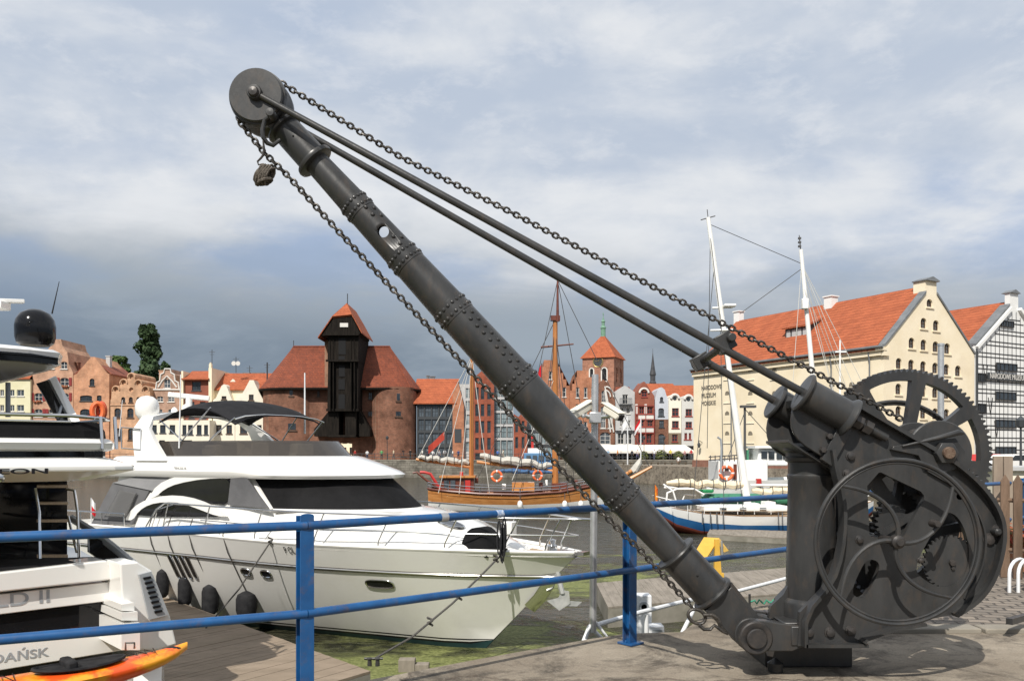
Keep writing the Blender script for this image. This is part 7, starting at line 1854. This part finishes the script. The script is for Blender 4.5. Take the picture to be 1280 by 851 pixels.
# --- blue and white sailing vessel with two raked masts
D = 38.5; bl_ = thing('sailing_vessel', 'blue and white hulled sailing vessel with cream furled sails left of the crane column', 'sailing boat', (px3(940,640,D).x, D+1.8, ZW))
xs = [(826,.30,631,1.15),(834,.5,633,.9),(850,.72,637,.45),(880,.9,642,.1),(930,1,645,0),(985,1,645,0),(1040,.9,641,0),(1080,.6,635,.3),(1110,.1,628,1.2)]
hull2(bl_, D, xs, 0, 1.7, [(0,2),(.2,2),(.3,2),(.36,0),(.5,0),(.64,0),(.665,1),(.8,1),(.97,1),(.985,3),(1,3)], [HBL,HWH,mat('red brown antifouling',(.22,.05,.03),rough=.7),VDK])
b = MB(); b.add([Vector(((px-CX)/F*D, D+1.7+sd*1.62*bf, EYE+(HY-dy)/F*D-.04)) for px,bf,dy,kr in xs for sd in (-1,1)], [(2*i,2*i+1,2*i+3,2*i+2) for i in range(len(xs)-1)]); b.build('deck', TEAK, bl_)
b = MB(); a_ = px3(818,632,D+1.6); b.poly([px3(818,632,D+1.6),px3(829,633,D+1.6),px3(833,662,D+1.6),px3(828,663,D+1.6),px3(826,641,D+1.6),px3(818,640,D+1.6)], (0,.15,0)); b.build('rudder', REDP, bl_, smooth=False)
dh = bpx(880,632,985,639,D+1,1.6,HWH,'coachroof',bl_,.05)
for x in (900,925,950): bpx(x,634,x+8,637,D+.95,.1,GLASS,'window',dh)
bpx(935,629,950,634,D+1,.8,HWH,'deck_locker',bl_,.04); bpx(957,627,970,635,D+1.1,.8,HWH,'deck_locker',bl_,.04)
bpx(886,618,960,630,D+2.6,1.4,GRT,'green_cover',bl_,.15); bpx(970,620,1010,630,D+2.6,1.4,GRT,'green_cover',bl_,.15); bpx(878,610,893,616,D+2.4,1.,mat('bright green cloth',(.03,.25,.1),rough=.8),'green_cover',bl_,.1)
mY = D+1.7
m1 = mast(bl_, px3(936,640,mY), px3(885,272,mY), .175, .10, HWH)
b = MB(); b.tube(px3(890,385,mY), px3(916,384,mY), .05); b.box(px3(912,382,mY-.2), (.55,.4,.13)); b.build('radar', HWH, m1, bev=.04); b = MB(); b.tube(px3(888,413,mY-.2), px3(918,412,mY-.2), .05); b.build('spreader', HWH, m1)
b = MB(); b.tube(px3(876,275,mY), px3(894,270,mY), .025); b.tube(px3(885,272,mY),px3(884,262,mY),.02); b.build('masthead', RIG, m1)
m2 = mast(bl_, px3(1032,640,mY), px3(1001,312,mY), .15, .09, HWH); b = MB()
for y in (298,303,308): b.box(px3(999.5,y,mY), (.12,.12,.09))
b.tube(px3(1001,314,mY), px3(999,294,mY), .03, .02); b.build('masthead', RIG, m2)
b = MB(); b.box(px3(1006,380,mY-.15), (.3,.3,.5)); b.build('radar', HWH, m2, bev=.04)
furl(bl_, px3(833,604,mY), px3(934,606,mY), .24, SAILY, 5); furl(bl_, px3(940,614,mY), px3(1025,612,mY), .24, SAILY, 6)
b = MB(); b.tube(px3(830,609,mY), px3(936,611,mY), .06); b.tube(px3(938,606,mY-.1), px3(1030,607,mY-.1), .06); b.build('boom', HWH, bl_)
rigging(bl_, [(px3(886,280,mY),px3(1003,330,mY)),(px3(1002,336,mY),px3(925,392,mY)),(px3(886,280,mY),px3(930,643,mY-1.6)),(px3(900,380,mY),px3(905,643,mY-1.6)),(px3(893,330,mY),px3(865,640,mY-1)),(px3(888,290,mY),px3(884,560,mY+1.5))], .016)
rigging(bl_, [(px3(1002,330,mY),px3(x,560,mY+s)) for x,s in ((985,-1.5),(1060,1),(1085,1.2),(1100,-1.4),(1120,-.5))]+[(px3(1003,352,mY),px3(x,520,mY+s)) for x,s in ((1050,-1.4),(1070,1.4))], .014, RIGW)
b = MB()
for sd in (-1,1):
    b.path([Vector(((px-CX)/F*D, D+1.7+sd*1.6*bf, EYE+(HY-dy+9)/F*D)) for px,bf,dy,kr in xs], .016, 4)
    for i in range(12): 
        px = 840+i*21; dy = 640; x = (px-CX)/F*D; b.tube((x,D+1.7+sd*1.45,EYE+(HY-dy-3)/F*D),(x,D+1.7+sd*1.45,EYE+(HY-dy+12)/F*D),.016,n=4)
b.path([px3(833,628,D+.8),px3(834,616,D+.8),px3(846,611,D+.9),px3(868,611,D+1),px3(880,618,D+1)], .05, 6); b.path([px3(846,629,D+.8),px3(841,613,D+.8),px3(829,605,D+.9)], .045, 6); b.path([px3(852,628,D+2),px3(856,618,D+2),px3(870,619,D+2)], .035, 6)
b.build('stern_rail', HWH, bl_)
for px in (878,888,896,904,973,978):
    b = MB(); b.tube(px3(px,640,D-.02), px3(px,655,D-.1), .03, n=5); b.build('fender_line', RIG, bl_)
flag('ensign', 'red and yellow flag standing at the stern of the blue hulled vessel', 'flag', px3(818,632,D+1.5), 1.05, (.2,0,0), .3, .7, [mat('red yellow cloth',(.5,.03,.02),(.7,.35,.03),rough=.8,scale=6)], 1., RIG, .02)
# --- white ship with wheelhouse behind it
D = 56.; ws = thing('white_ship', 'white steel ship with a wheelhouse moored below the cream museum wall', 'ship', (px3(945,600,D).x,D+2,ZW))
hull2(ws, D, [(888,.1,606,.8),(900,.6,602,.2),(925,1,600,0),(960,1,600,0),(1000,1,599,0),(1060,.8,597,0),(1080,.3,596,.5)], 0, 2.6, [(0,1),(.3,1),(.31,0),(.8,0),(1,0)], [HWH,GRT])
w1 = bpx(898,575,960,602,D+1,3,HWH,'deckhouse',ws,.08); w2_ = bpx(948,559,985,582,D+1.2,2.6,HWH,'wheelhouse',ws,.08); bpx(944,557,990,560,D+.9,3.2,HWH,'roof',w2_)
for x in (952,961,971,979): bpx(x,564,x+7,573,D+1.1,.2,DGLASS,'window',w2_)
for x in (906,925): bpx(x,583,x+5,588,D+.95,.2,DGLASS,'window',w1)
bpx(917,580,921,599,D+.93,.2,VDK,'door',w1); bpx(946,598,952,606,D-.1,.3,REDP,'red_box',ws,.03); bpx(930,562,936,578,D+2.5,1,GRT,'green_locker',ws)
lifering('red and white life ring on the deckhouse of the white ship', px3(908,591,D+.6), .42, (0,-1,0))
mk = mast(ws, px3(931,600,D+2), px3(931,508,D+2), .10, .08, RIG, 'derrick_post'); b = MB(); b.box(px3(935,508,D+2), (1.,.5,.16)); b.build('lamp_bracket', RIG, mk)
rigging(ws, [(px3(932,512,D+2),px3(975,560,D+2)),(px3(932,512,D+2),px3(905,585,D+2))], .025)
b = MB(); b.path([px3(901,590,D+.5),px3(902,560,D+.5),px3(901,549,D+.5),px3(897,546,D+.5)], .07, 6); b.build('vent_pipe', GELG, ws)
b = MB()
for y in (571,575): b.tube(px3(886,y,D+1), px3(930,y-3,D+1), .04, n=5)
for x in range(888,930,6): b.tube(px3(x,576,D+1), px3(x,569,D+1), .035, n=5)
b.build('upper_rail', RIG, ws)
bpx(1035,575,1046,600,D+1,1,GRT,'green_door',ws)
m3 = mast(ws, px3(1050,600,D+2), px3(1050,425,D+2), .10, .05, HWH); b = MB(); b.tube(px3(1044,440,D+2), px3(1058,440,D+2), .06); b.build('crosstree', HWH, m3)
# flagpoles near the awnings
for px, y0, y1, lab, col_ in ((784.5,520,588,'white flagpole with a furled white flag in front of the grey house',FW),(801,522,590,'white flagpole flying a red and white flag before the timbered house',FR)):
    p = px3(px,y1,120); t = flag('flagpole', lab, 'flagpole', (p.x,120,p.z), (y1-y0)/F*120, (-.8,0,0), 1.6, 1.1, [col_] if col_ is FW else [FR,FW], 1., WHITEP, .09)
# white horn-shaped bow sculpture near the far end of the schooner
t = thing('rowing_skiff', 'pale wooden skiff bow hoisted at an angle beside the flagpoles', 'boat', tuple(px3(790,600,60)))
b = MB(); b.path([px3(772,601,60),px3(783,596,60),px3(793,588,60),px3(799,578,60),px3(801,572,60)], [.1,.28,.5,.35,.08], 10, flat=.6); b.build('hull', SAILC, t); b = MB(); b.tube(px3(772,600,59.6), px3(790,588,59.4), .14, .14); b.build('spar', VARN, t)
# ------------------------------------------------------------- camera pole, gangway rails, furniture
D = 7.25; x = (741-CX)/F*D
cp = thing('camera_pole', 'galvanised pole carrying two surveillance cameras beside the blue railing', 'pole', (x,D,0))
b = MB(); b.tube((x,D,-.0),(x+.02,D,EYE+(HY-468)/F*D), .031, .029, 20); b.build('pole', GALV, cp)
b = MB(); b.tube((x,D,.12),(x-.06,D-.03,-.05), .012); b.tube((x,D,.12),(x+.12,D,-.04), .012); b.build('brace', WHITEP, cp)
b = MB(); c_ = P(744,522,D-.05); b.box(c_, (.10,.09,.09)); b.tube(P(733,521,D-.02), P(762,521,D-.02), .017); b.tube(c_+Vector((-.1,.0,0)), c_+Vector((-.1,0,.03)), .02); b.build('bracket', GALV, cp, bev=.006)
CAMP = mat('off white camera housing', (.66,.62,.52), (.72,.69,.60), rough=.5, scale=5)
for lab, p0, p1, w in (('left surveillance camera on the galvanised pole, pointing down left',(712,522),(737,507),.075),('right surveillance camera on the galvanised pole, pointing down right',(757,510),(776,522),.085)):
    a = P(*p0, D-.12 if w < .08 else D-.10); c_ = P(*p1, D+.05 if w < .08 else D-.42+.2); t = thing('surveillance_camera', lab, 'camera', tuple((a+c_)/2), group='cameras on the galvanised pole')
    b = MB(); b.beam(a, c_, .075, .065); b.build('housing', CAMP, t, bev=.014); b = MB(); u = (c_-a).normalized(); b.beam(a-u*.01+Vector((0,0,.042)), c_+u*.02+Vector((0,0,.042)), .09, .012); b.build('sun_shield', CAMP, t, bev=.004)
    b = MB(); e = a if w < .08 else c_; s_ = -1 if w < .08 else 1; b.beam(e, e+u*.008*s_, .055, .05); b.build('lens_glass', TINT, t)
    b = MB(); b.tube((a+c_)/2-Vector((0,0,.02)), P(742,522,D-.03), .014); b.build('arm', GALV, t)
# white gangway handrail beyond the fence
gw = thing('gangway_rail', 'white tubular handrail sloping down to the pontoon behind the blue railing', 'handrail', (P(775,775,8).x,8,-.6))
b = MB(); b.path([P(737,783,7.35),P(800,765,8.0),P(860,750,8.8),P(905,743,9.6),P(985,722,10.4)], .021, 10); b.build('rail', WHITEP, gw)
for p, q in (((808,768,8.1),(808,830,8.1)),((992,722,10.4),(992,775,10.4)),((737,783,7.35),(727,808,7.3)),((876,744,9.),(848,800,8.2)),((737,783,7.35),(757,803,7.4))):
    b = MB(); b.tube(P(*p), P(*q), .021); b.build('post', WHITEP, gw)
for i,(px,y0,y1,wd) in enumerate(((803,742,830,.17),(819,780,830,.16))):
    D_ = 9.2-.2*i; c0_ = P(px,y0,D_); c1_ = P(px,y1,D_); t = thing('power_pedestal', ('taller white power pedestal behind the blue railing post','low white power pedestal with a dark panel behind the railing post')[i], 'pedestal', (c1_.x,D_,c1_.z)); b = MB(); b.box(((c0_.x),D_,(c0_.z+c1_.z)/2),(wd,.2,c0_.z-c1_.z)); b.build('box', WHITEP, t, bev=.01)
    b = MB()
    if i == 0: b.lathe([(.055,0),(.055,-.02),(.03,-.02),(.03,0)], c0_+Vector((0,-.1,-.12)), (0,1,0), 16)
    else: b.box(c0_+Vector((0,-.1,-.10)), (.10,.02,.13))
    b.build('socket', GELG, t)
yl = mat('yellow enamel', (.66,.40,.06), (.58,.34,.05), rough=.5, scale=5)
D_ = 15.; t = thing('yellow_ladder_cover', 'folded yellow metal hood of a rescue ladder beyond the lower blue rail', 'ladder cover', tuple(P(892,715,D_)))
b = MB(); q = [P(866,694,D_-.3),P(880,671,D_+.3),P(899,672,D_+.3),P(883,697,D_-.3)]; b.poly(q, (0,0,-.03)); q = [P(899,672,D_+.3),P(911,688,D_+.2),P(905,690,D_),P(896,676,D_)]; b.poly(q, (0,.03,0)); b.build('hood', yl, t, smooth=False)
b = MB(); b.poly([P(894,674,D_),P(899,674,D_),P(902,716,D_),P(893,716,D_)], (0,.08,0)); b.poly([P(893,716,D_),P(905,716,D_),P(905,726,D_),P(890,726,D_)], (0,.08,0)); b.build('leg', yl, t, smooth=False)
b = MB(); b.tube(P(902,676,D_),P(903,700,D_),.02); b.build('post', GALV, t)
# debris near pin: green rope
t = thing('green_rope', 'short tangled green rope at the quay edge left of the crane column', 'rope', tuple(P(962,752,8.3)))
b = MB(); rnd = random.Random(9); b.path([P(937+3*k, 752+rnd.uniform(-3,3), 8.4) for k in range(14)], .010, 5); b.build('line', mat('green cord',(.03,.25,.16),rough=.8), t)
st = thing('fence_stub', 'small dark iron stub at the quay edge beside the green rope', 'post', tuple(P(937,760,8.4))); b = MB(); b.tube(P(937,762,8.4),P(937,742,8.4),.012); b.build('bar', IRON, st)

# ------------------------------------------------------------- picket fence and things right of the crane
PKW = mat('weathered brown pickets', (.11,.07,.045), (.19,.125,.085), rough=.9, scale=6, stretch=(1,1,.25), bump=.5, bscale=30, dirt=(.08,.06,.045), dscale=5)
pf = thing('picket_fence', 'weathered brown wooden picket fence with pointed boards right of the crane', 'fence', (P(1240,690,11.5).x,11.5,0))
px_ = [1187,1193,1199,1205,1211,1217,1224,1231,1257,1273,1290,1307,1324]
def picket(px, D_, w, y0, y1=None, m=PKW):
    a = P(px,y0,D_); z0 = .02; x = a.x; h_ = a.z; b = MB(); b.plate([[(x-w/2,z0),(x+w/2,z0),(x+w/2,h_-w*.8),(x,h_),(x-w/2,h_-w*.8)]], (0,D_,0), th=.025); b.build('picket', m, pf, smooth=False, bev=.003)
for k, px in enumerate(px_[:8]): picket(px, 13.6-.12*k, .07, 592+.6*k)
for k, px in enumerate(px_[8:]): picket(px, 10.3-.1*k, .105, 593+.3*k)
b = MB(); 
for z in (.35,.95): b.tube((P(1185,0,13.7).x,13.7,z),(P(1233,0,12.7).x,12.7,z),.03,n=6); b.tube((P(1250,0,10.35).x,10.4,z),(P(1330,0,9.9).x,9.95,z),.03,n=6)
b.build('cross_rail', PKW, pf)
sb = thing('notice_post', 'tall paired grey timber board standing behind the picket fence', 'post', (P(1252,0,12.).x,12.,0)); b = MB()
for dx in (0,.14): c_ = P(1247,570,12.); b.box((c_.x+dx,12.,c_.z/2),(.125,.05,c_.z))
b.build('board', mat('grey brown timber',(.22,.17,.13),(.32,.26,.2),rough=.9,scale=4,stretch=(1,1,.3)), sb, smooth=False, bev=.004)
fb_ = MB()
# bike rack hoops
brk = thing('bike_rack', 'white tubular hoops of a bicycle rack at the right picture edge', 'bike rack', (P(1270,700,9.4).x,9.4,0)); 
for k in range(4):
    b = MB(); x0 = P(1255+11*k,0,9.3).x; b.path([Vector((x0+.0,9.2,.0))]+[Vector((x0+.19*(1-cos(radians(a))),9.2+.15*(1-cos(radians(a))),.22+.14*sin(radians(a)))) for a in range(0,181,20)]+[Vector((x0+.38,9.5,.0))], .018, 8); b.build('hoop', WHITEP, brk)
t = thing('steel_rail', 'dark iron bar lying from the crane towards the right picture edge', 'bar', (P(1262,712,8.).x,8.,.0)); b = MB(); b.beam((P(1236,0,7.3).x,7.0,.14),(P(1330,0,8.).x,8.0,.09),.05,.05); b.build('bar', IRON, t)
b = MB()
# potted red flowers
for k in range(2):
    x = P(1262+22*k,0,10.9).x; t = thing('flower_pot', ('clump of red flowers behind the fence, left one','clump of red flowers behind the fence, right one')[k], 'flowers', (x,10.9,0), group='red flowers behind the picket fence'); rnd = random.Random(k); g = MB()
    for _ in range(260):
        d = Vector((rnd.gauss(0,1),rnd.gauss(0,1),rnd.gauss(0,1))).normalized(); p = Vector((x,10.9,.42))+Vector((d.x*.24,d.y*.2,d.z*.2))*rnd.uniform(.5,1.1); n_ = d; q1 = n_.orthogonal().normalized()*.028; q2 = n_.cross(q1); g.add([p+q1,p+q2,p-q1,p-q2],[(0,1,2,3)])
    g.build('blooms', mat('red blooms and leaves',(.40,.04,.03),(.06,.11,.03),rough=.8,scale=14), t, smooth=False); g = MB(); g.lathe([(.12,.0),(.17,.26),(.15,.26)], (x,10.9,0), n=16); g.build('pot', BRICKP, t)
# cream kiosk wall and cars beyond
t = thing('kiosk', 'low cream rendered kiosk beyond the picket fence at the right edge', 'kiosk', (P(1290,0,19).x,19,0)); b = MB(); a = P(1262,588,18.5); b.box((a.x+2.,19.5,a.z/2),(4.,2.,a.z)); b.build('wall', PALEC, t, smooth=False); b = MB(); b.box((a.x+2.,19.5,a.z+.04),(4.2,2.2,.08)); b.build('roof', GREYR, t, smooth=False)
def car(lab, px, D_, rot, paint):
    x = (px-CX)/F*D_; r = thing('parked_car', lab, 'car', (x,D_,.0), rot, group='cars parked in front of the granaries', world=False)
    prf = [(-2.1,.35),(-2.12,.75),(-1.95,.92),(-1.1,1.0),(-.55,1.42),(.75,1.46),(1.55,1.02),(2.05,.92),(2.12,.6),(2.1,.35)]
    b = MB(); b.poly([(a,-.84,z) for a,z in prf], (0,1.68,0)); b.build('body', paint, r, ang=20, bev=.05)
    b = MB(); b.poly([(a,-.86,z) for a,z in ((-.98,1.02),(-.52,1.36),(.7,1.40),(1.35,1.03))], (0,1.72,0)); b.build('side_window', DGLASS, r, bev=.01)
    for sx in (-1.35,1.35):
        for sy in (-.86,.86):
            b = MB(); b.lathe([(.0,-.1),(.26,-.1),(.32,-.07),(.32,.07),(.26,.1),(0,.1)], (sx,sy,.32), (0,1,0), 20); w_ = b.build('wheel', RUBB, r); b = MB(); b.lathe([(0,-.11),(.19,-.105),(.2,.105),(0,.11)], (sx,sy,.32),(0,1,0),14); b.build('rim', GALV, w_)
    for sy in (-.6,.6): b = MB(); b.box((2.09,sy,.72),(.06,.3,.14)); b.build('headlight', GEL, r, bev=.02)
car('white parked car in front of the timber-framed granary', 1262, 58, .35, GEL); car('red parked car left of the white one before the granaries', 1228, 60, .4, REDP)
car('silver parked car half hidden behind the crane gear', 1180, 56, .3, GALV)
b = MB()
# lamp pole behind the large gear
D_ = 22.; x = (1176-CX)/F*D_; t = thing('flagpole', 'bare galvanised pole rising behind the large toothed gear', 'pole', (x,D_,0)); b = MB(); b.tube((x,D_,0),(x,D_,EYE+(HY-432)/F*D_),.085,.075,14); b.build('pole', GALV, t); b = MB(); b.lathe([(0,0),(.09,.0),(.09,.05),(0,.07)],(x,D_,EYE+(HY-432)/F*D_)); b.build('cap', GALV, t)
D_ = 45.; x = (1276-CX)/F*D_; t = thing('street_lamp', 'black lantern street lamp before the timber-framed granary', 'street lamp', (x,D_,0)); zt3 = EYE+(HY-535)/F*D_; b = MB(); b.lathe([(.12,0),(.07,.5),(.05,zt3)],(x,D_,0),n=10); b.build('post', DFRAME, t); b = MB(); b.lathe([(.08,0),(.22,.06),(.28,.42),(.05,.62),(0,.75)],(x,D_,zt3),n=8); b.build('lantern', DFRAME, t)

# ------------------------------------------------------------- people on the far bank
SKIN = mat('skin', (.42,.24,.16), rough=.6); HAIR = mat('hair', (.05,.03,.02), rough=.7)
PC = {}
def cloth(c): 
    if c not in PC: PC[c] = mat('cloth %d'%len(PC), c, rough=.85)
    return PC[c]
def person(lab, px, D_, z0, rot, top, low, walk=.25, h=1.72):
    x = (px-CX)/F*D_; r = thing('person', lab, 'person', (x,D_,z0), rot, group='people on the far quay', world=False)
    k = h/1.75; V = []; E = []; R = []
    def v(x_,y_,z_,rr): V.append((x_*k,y_*k,z_*k)); R.append(rr*k); return len(V)-1
    pel = v(0,0,.95,.15); ch = v(0,0,1.30,.17); nk = v(0,0,1.50,.06); hd_ = v(0,.01,1.62,.105); tp = v(0,.01,1.70,.08); E += [(pel,ch),(ch,nk),(nk,hd_),(hd_,tp)]
    for s in (-1,1):
        hp = v(s*.10,0,.88,.11); kn = v(s*.11,s*walk*.5,.50,.075); an = v(s*.11,s*walk,.09,.05); to = v(s*.12,s*walk+.15,.04,.045); E += [(pel,hp),(hp,kn),(kn,an),(an,to)]
        sh_ = v(s*.20,0,1.42,.07); el_ = v(s*.26,-s*walk*.4,1.14,.05); ha = v(s*.25,-s*walk*.6+.06,.88,.035); fi = v(s*.25,-s*walk*.6+.10,.78,.03); E += [(ch,sh_),(sh_,el_),(el_,ha),(ha,fi)]
    me = bpy.data.meshes.new('body'); me.from_pydata(V,E,[]); o = bpy.data.objects.new('body', me); COL.objects.link(o); o.parent = r
    m = o.modifiers.new('s','SKIN'); 
    for i, sv in enumerate(me.skin_vertices[0].data): sv.radius = (R[i],R[i]*.8); sv.use_root = (i == 0)
    o.modifiers.new('u','SUBSURF').levels = 1
    bpy.context.view_layer.update(); nm = bpy.data.meshes.new_from_object(o.evaluated_get(bpy.context.evaluated_depsgraph_get())); o.modifiers.clear(); o.data = nm
    for mm_ in (cloth(low), cloth(top), SKIN, HAIR): nm.materials.append(mm_)
    for p in nm.polygons:
        c = p.center/k; i = 0 if c.z < .98 else 1 if c.z < 1.5 else 2
        if abs(c.x) > .19 and c.z < 1.12: i = 2
        if i == 2 and c.z > 1.60 and (c.y < .02 or c.z > 1.70): i = 3
        p.material_index = i
    nm.polygons.foreach_set('use_smooth',[True]*len(nm.polygons))
PQ = [('person in a white top walking right of the crane gate',459,(.7,.7,.7),(.05,.06,.1),.3),('person in a red top by the base of the right brick tower',444,(.5,.06,.05),(.06,.05,.05),1.2),
 ('person in a pale shirt before the leftmost glass bay',528,(.6,.6,.55),(.1,.1,.12),2.),('person in dark clothes by the second glass bay',535,(.05,.05,.07),(.03,.03,.04),.4),('person in white beside the brick pier with the plaque',556,(.75,.75,.75),(.2,.18,.15),.9),
 ('person in a grey jacket left of the brick pier',549,(.3,.3,.32),(.04,.05,.1),3.),('person in blue just behind the ship rigging',622,(.08,.15,.4),(.05,.05,.06),.2),('person in light clothes under the jib',629,(.65,.6,.5),(.3,.25,.2),1.6),
 ('person in white near the middle awning',818,(.75,.75,.75),(.1,.1,.15),.5),('person in a yellow top by the café bushes',838,(.6,.5,.1),(.05,.05,.05),2.6),('person in pink beneath the right awning',856,(.6,.3,.3),(.1,.1,.1),1.),('person in a dark coat beneath the left awning',790,(.04,.04,.05),(.04,.04,.04),.8)]
PQ += [('person in a green top left of the round tower lamp',477,(.1,.3,.12),(.05,.05,.06),.2),('person in beige at the foot of the right tower',492,(.5,.42,.3),(.1,.1,.1),2.),('person in black at the right tower edge',513,(.03,.03,.03),(.03,.03,.03),1.),
('person in a white shirt before the second glass bay',541,(.7,.7,.7),(.08,.1,.2),.6),('person in orange under the left awning',772,(.6,.22,.05),(.05,.05,.05),1.4),('person in pale blue in front of the camera pole awning',760,(.3,.45,.6),(.1,.1,.1),.3),
('person in a striped light top under the middle awning',797,(.6,.55,.5),(.1,.1,.2),2.4),('person in a red top at the right end of the terrace',864,(.5,.05,.05),(.1,.1,.1),.7),('person in white walking behind the stern of the wooden ship',566,(.75,.75,.72),(.2,.2,.25),1.5),('person in dark blue behind the wooden ship stern',573,(.04,.06,.15),(.03,.03,.05),.1)]
for i,(lab,px,t_,l_,ro) in enumerate(PQ): person(lab, px, 131.6+.5*(i%4), .40, ro, t_, l_, .1+.07*(i%4), 1.62+.04*(i%5))
person('person in a white top standing on the lower landing below the awnings', 848, 126, -.6+.0, .3, (.75,.75,.75), (.3,.2,.15))
lg = thing('landing_stage', 'dark wooden landing stage with posts along the foot of the right quay', 'landing stage', (P(840,596,126).x,126,ZW)); a = P(745,0,124).x; c = P(866,0,124).x; b = MB(); b.box(((a+c)/2,126,-.75),(c-a,4,.3)); b.build('deck', mat('dark wet wood',(.06,.045,.03),(.1,.075,.05),rough=.9,scale=2), lg, smooth=False); b = MB()
for k in range(15): b.tube((a+(c-a)*k/14,124.1,ZW-.5),(a+(c-a)*k/14,124.1,.2),.12,n=8)
b.tube((a,124.1,.1),(c,124.1,.1),.07,n=6); b.build('post', mat('dark wet wood',(.06,.045,.03)), lg)
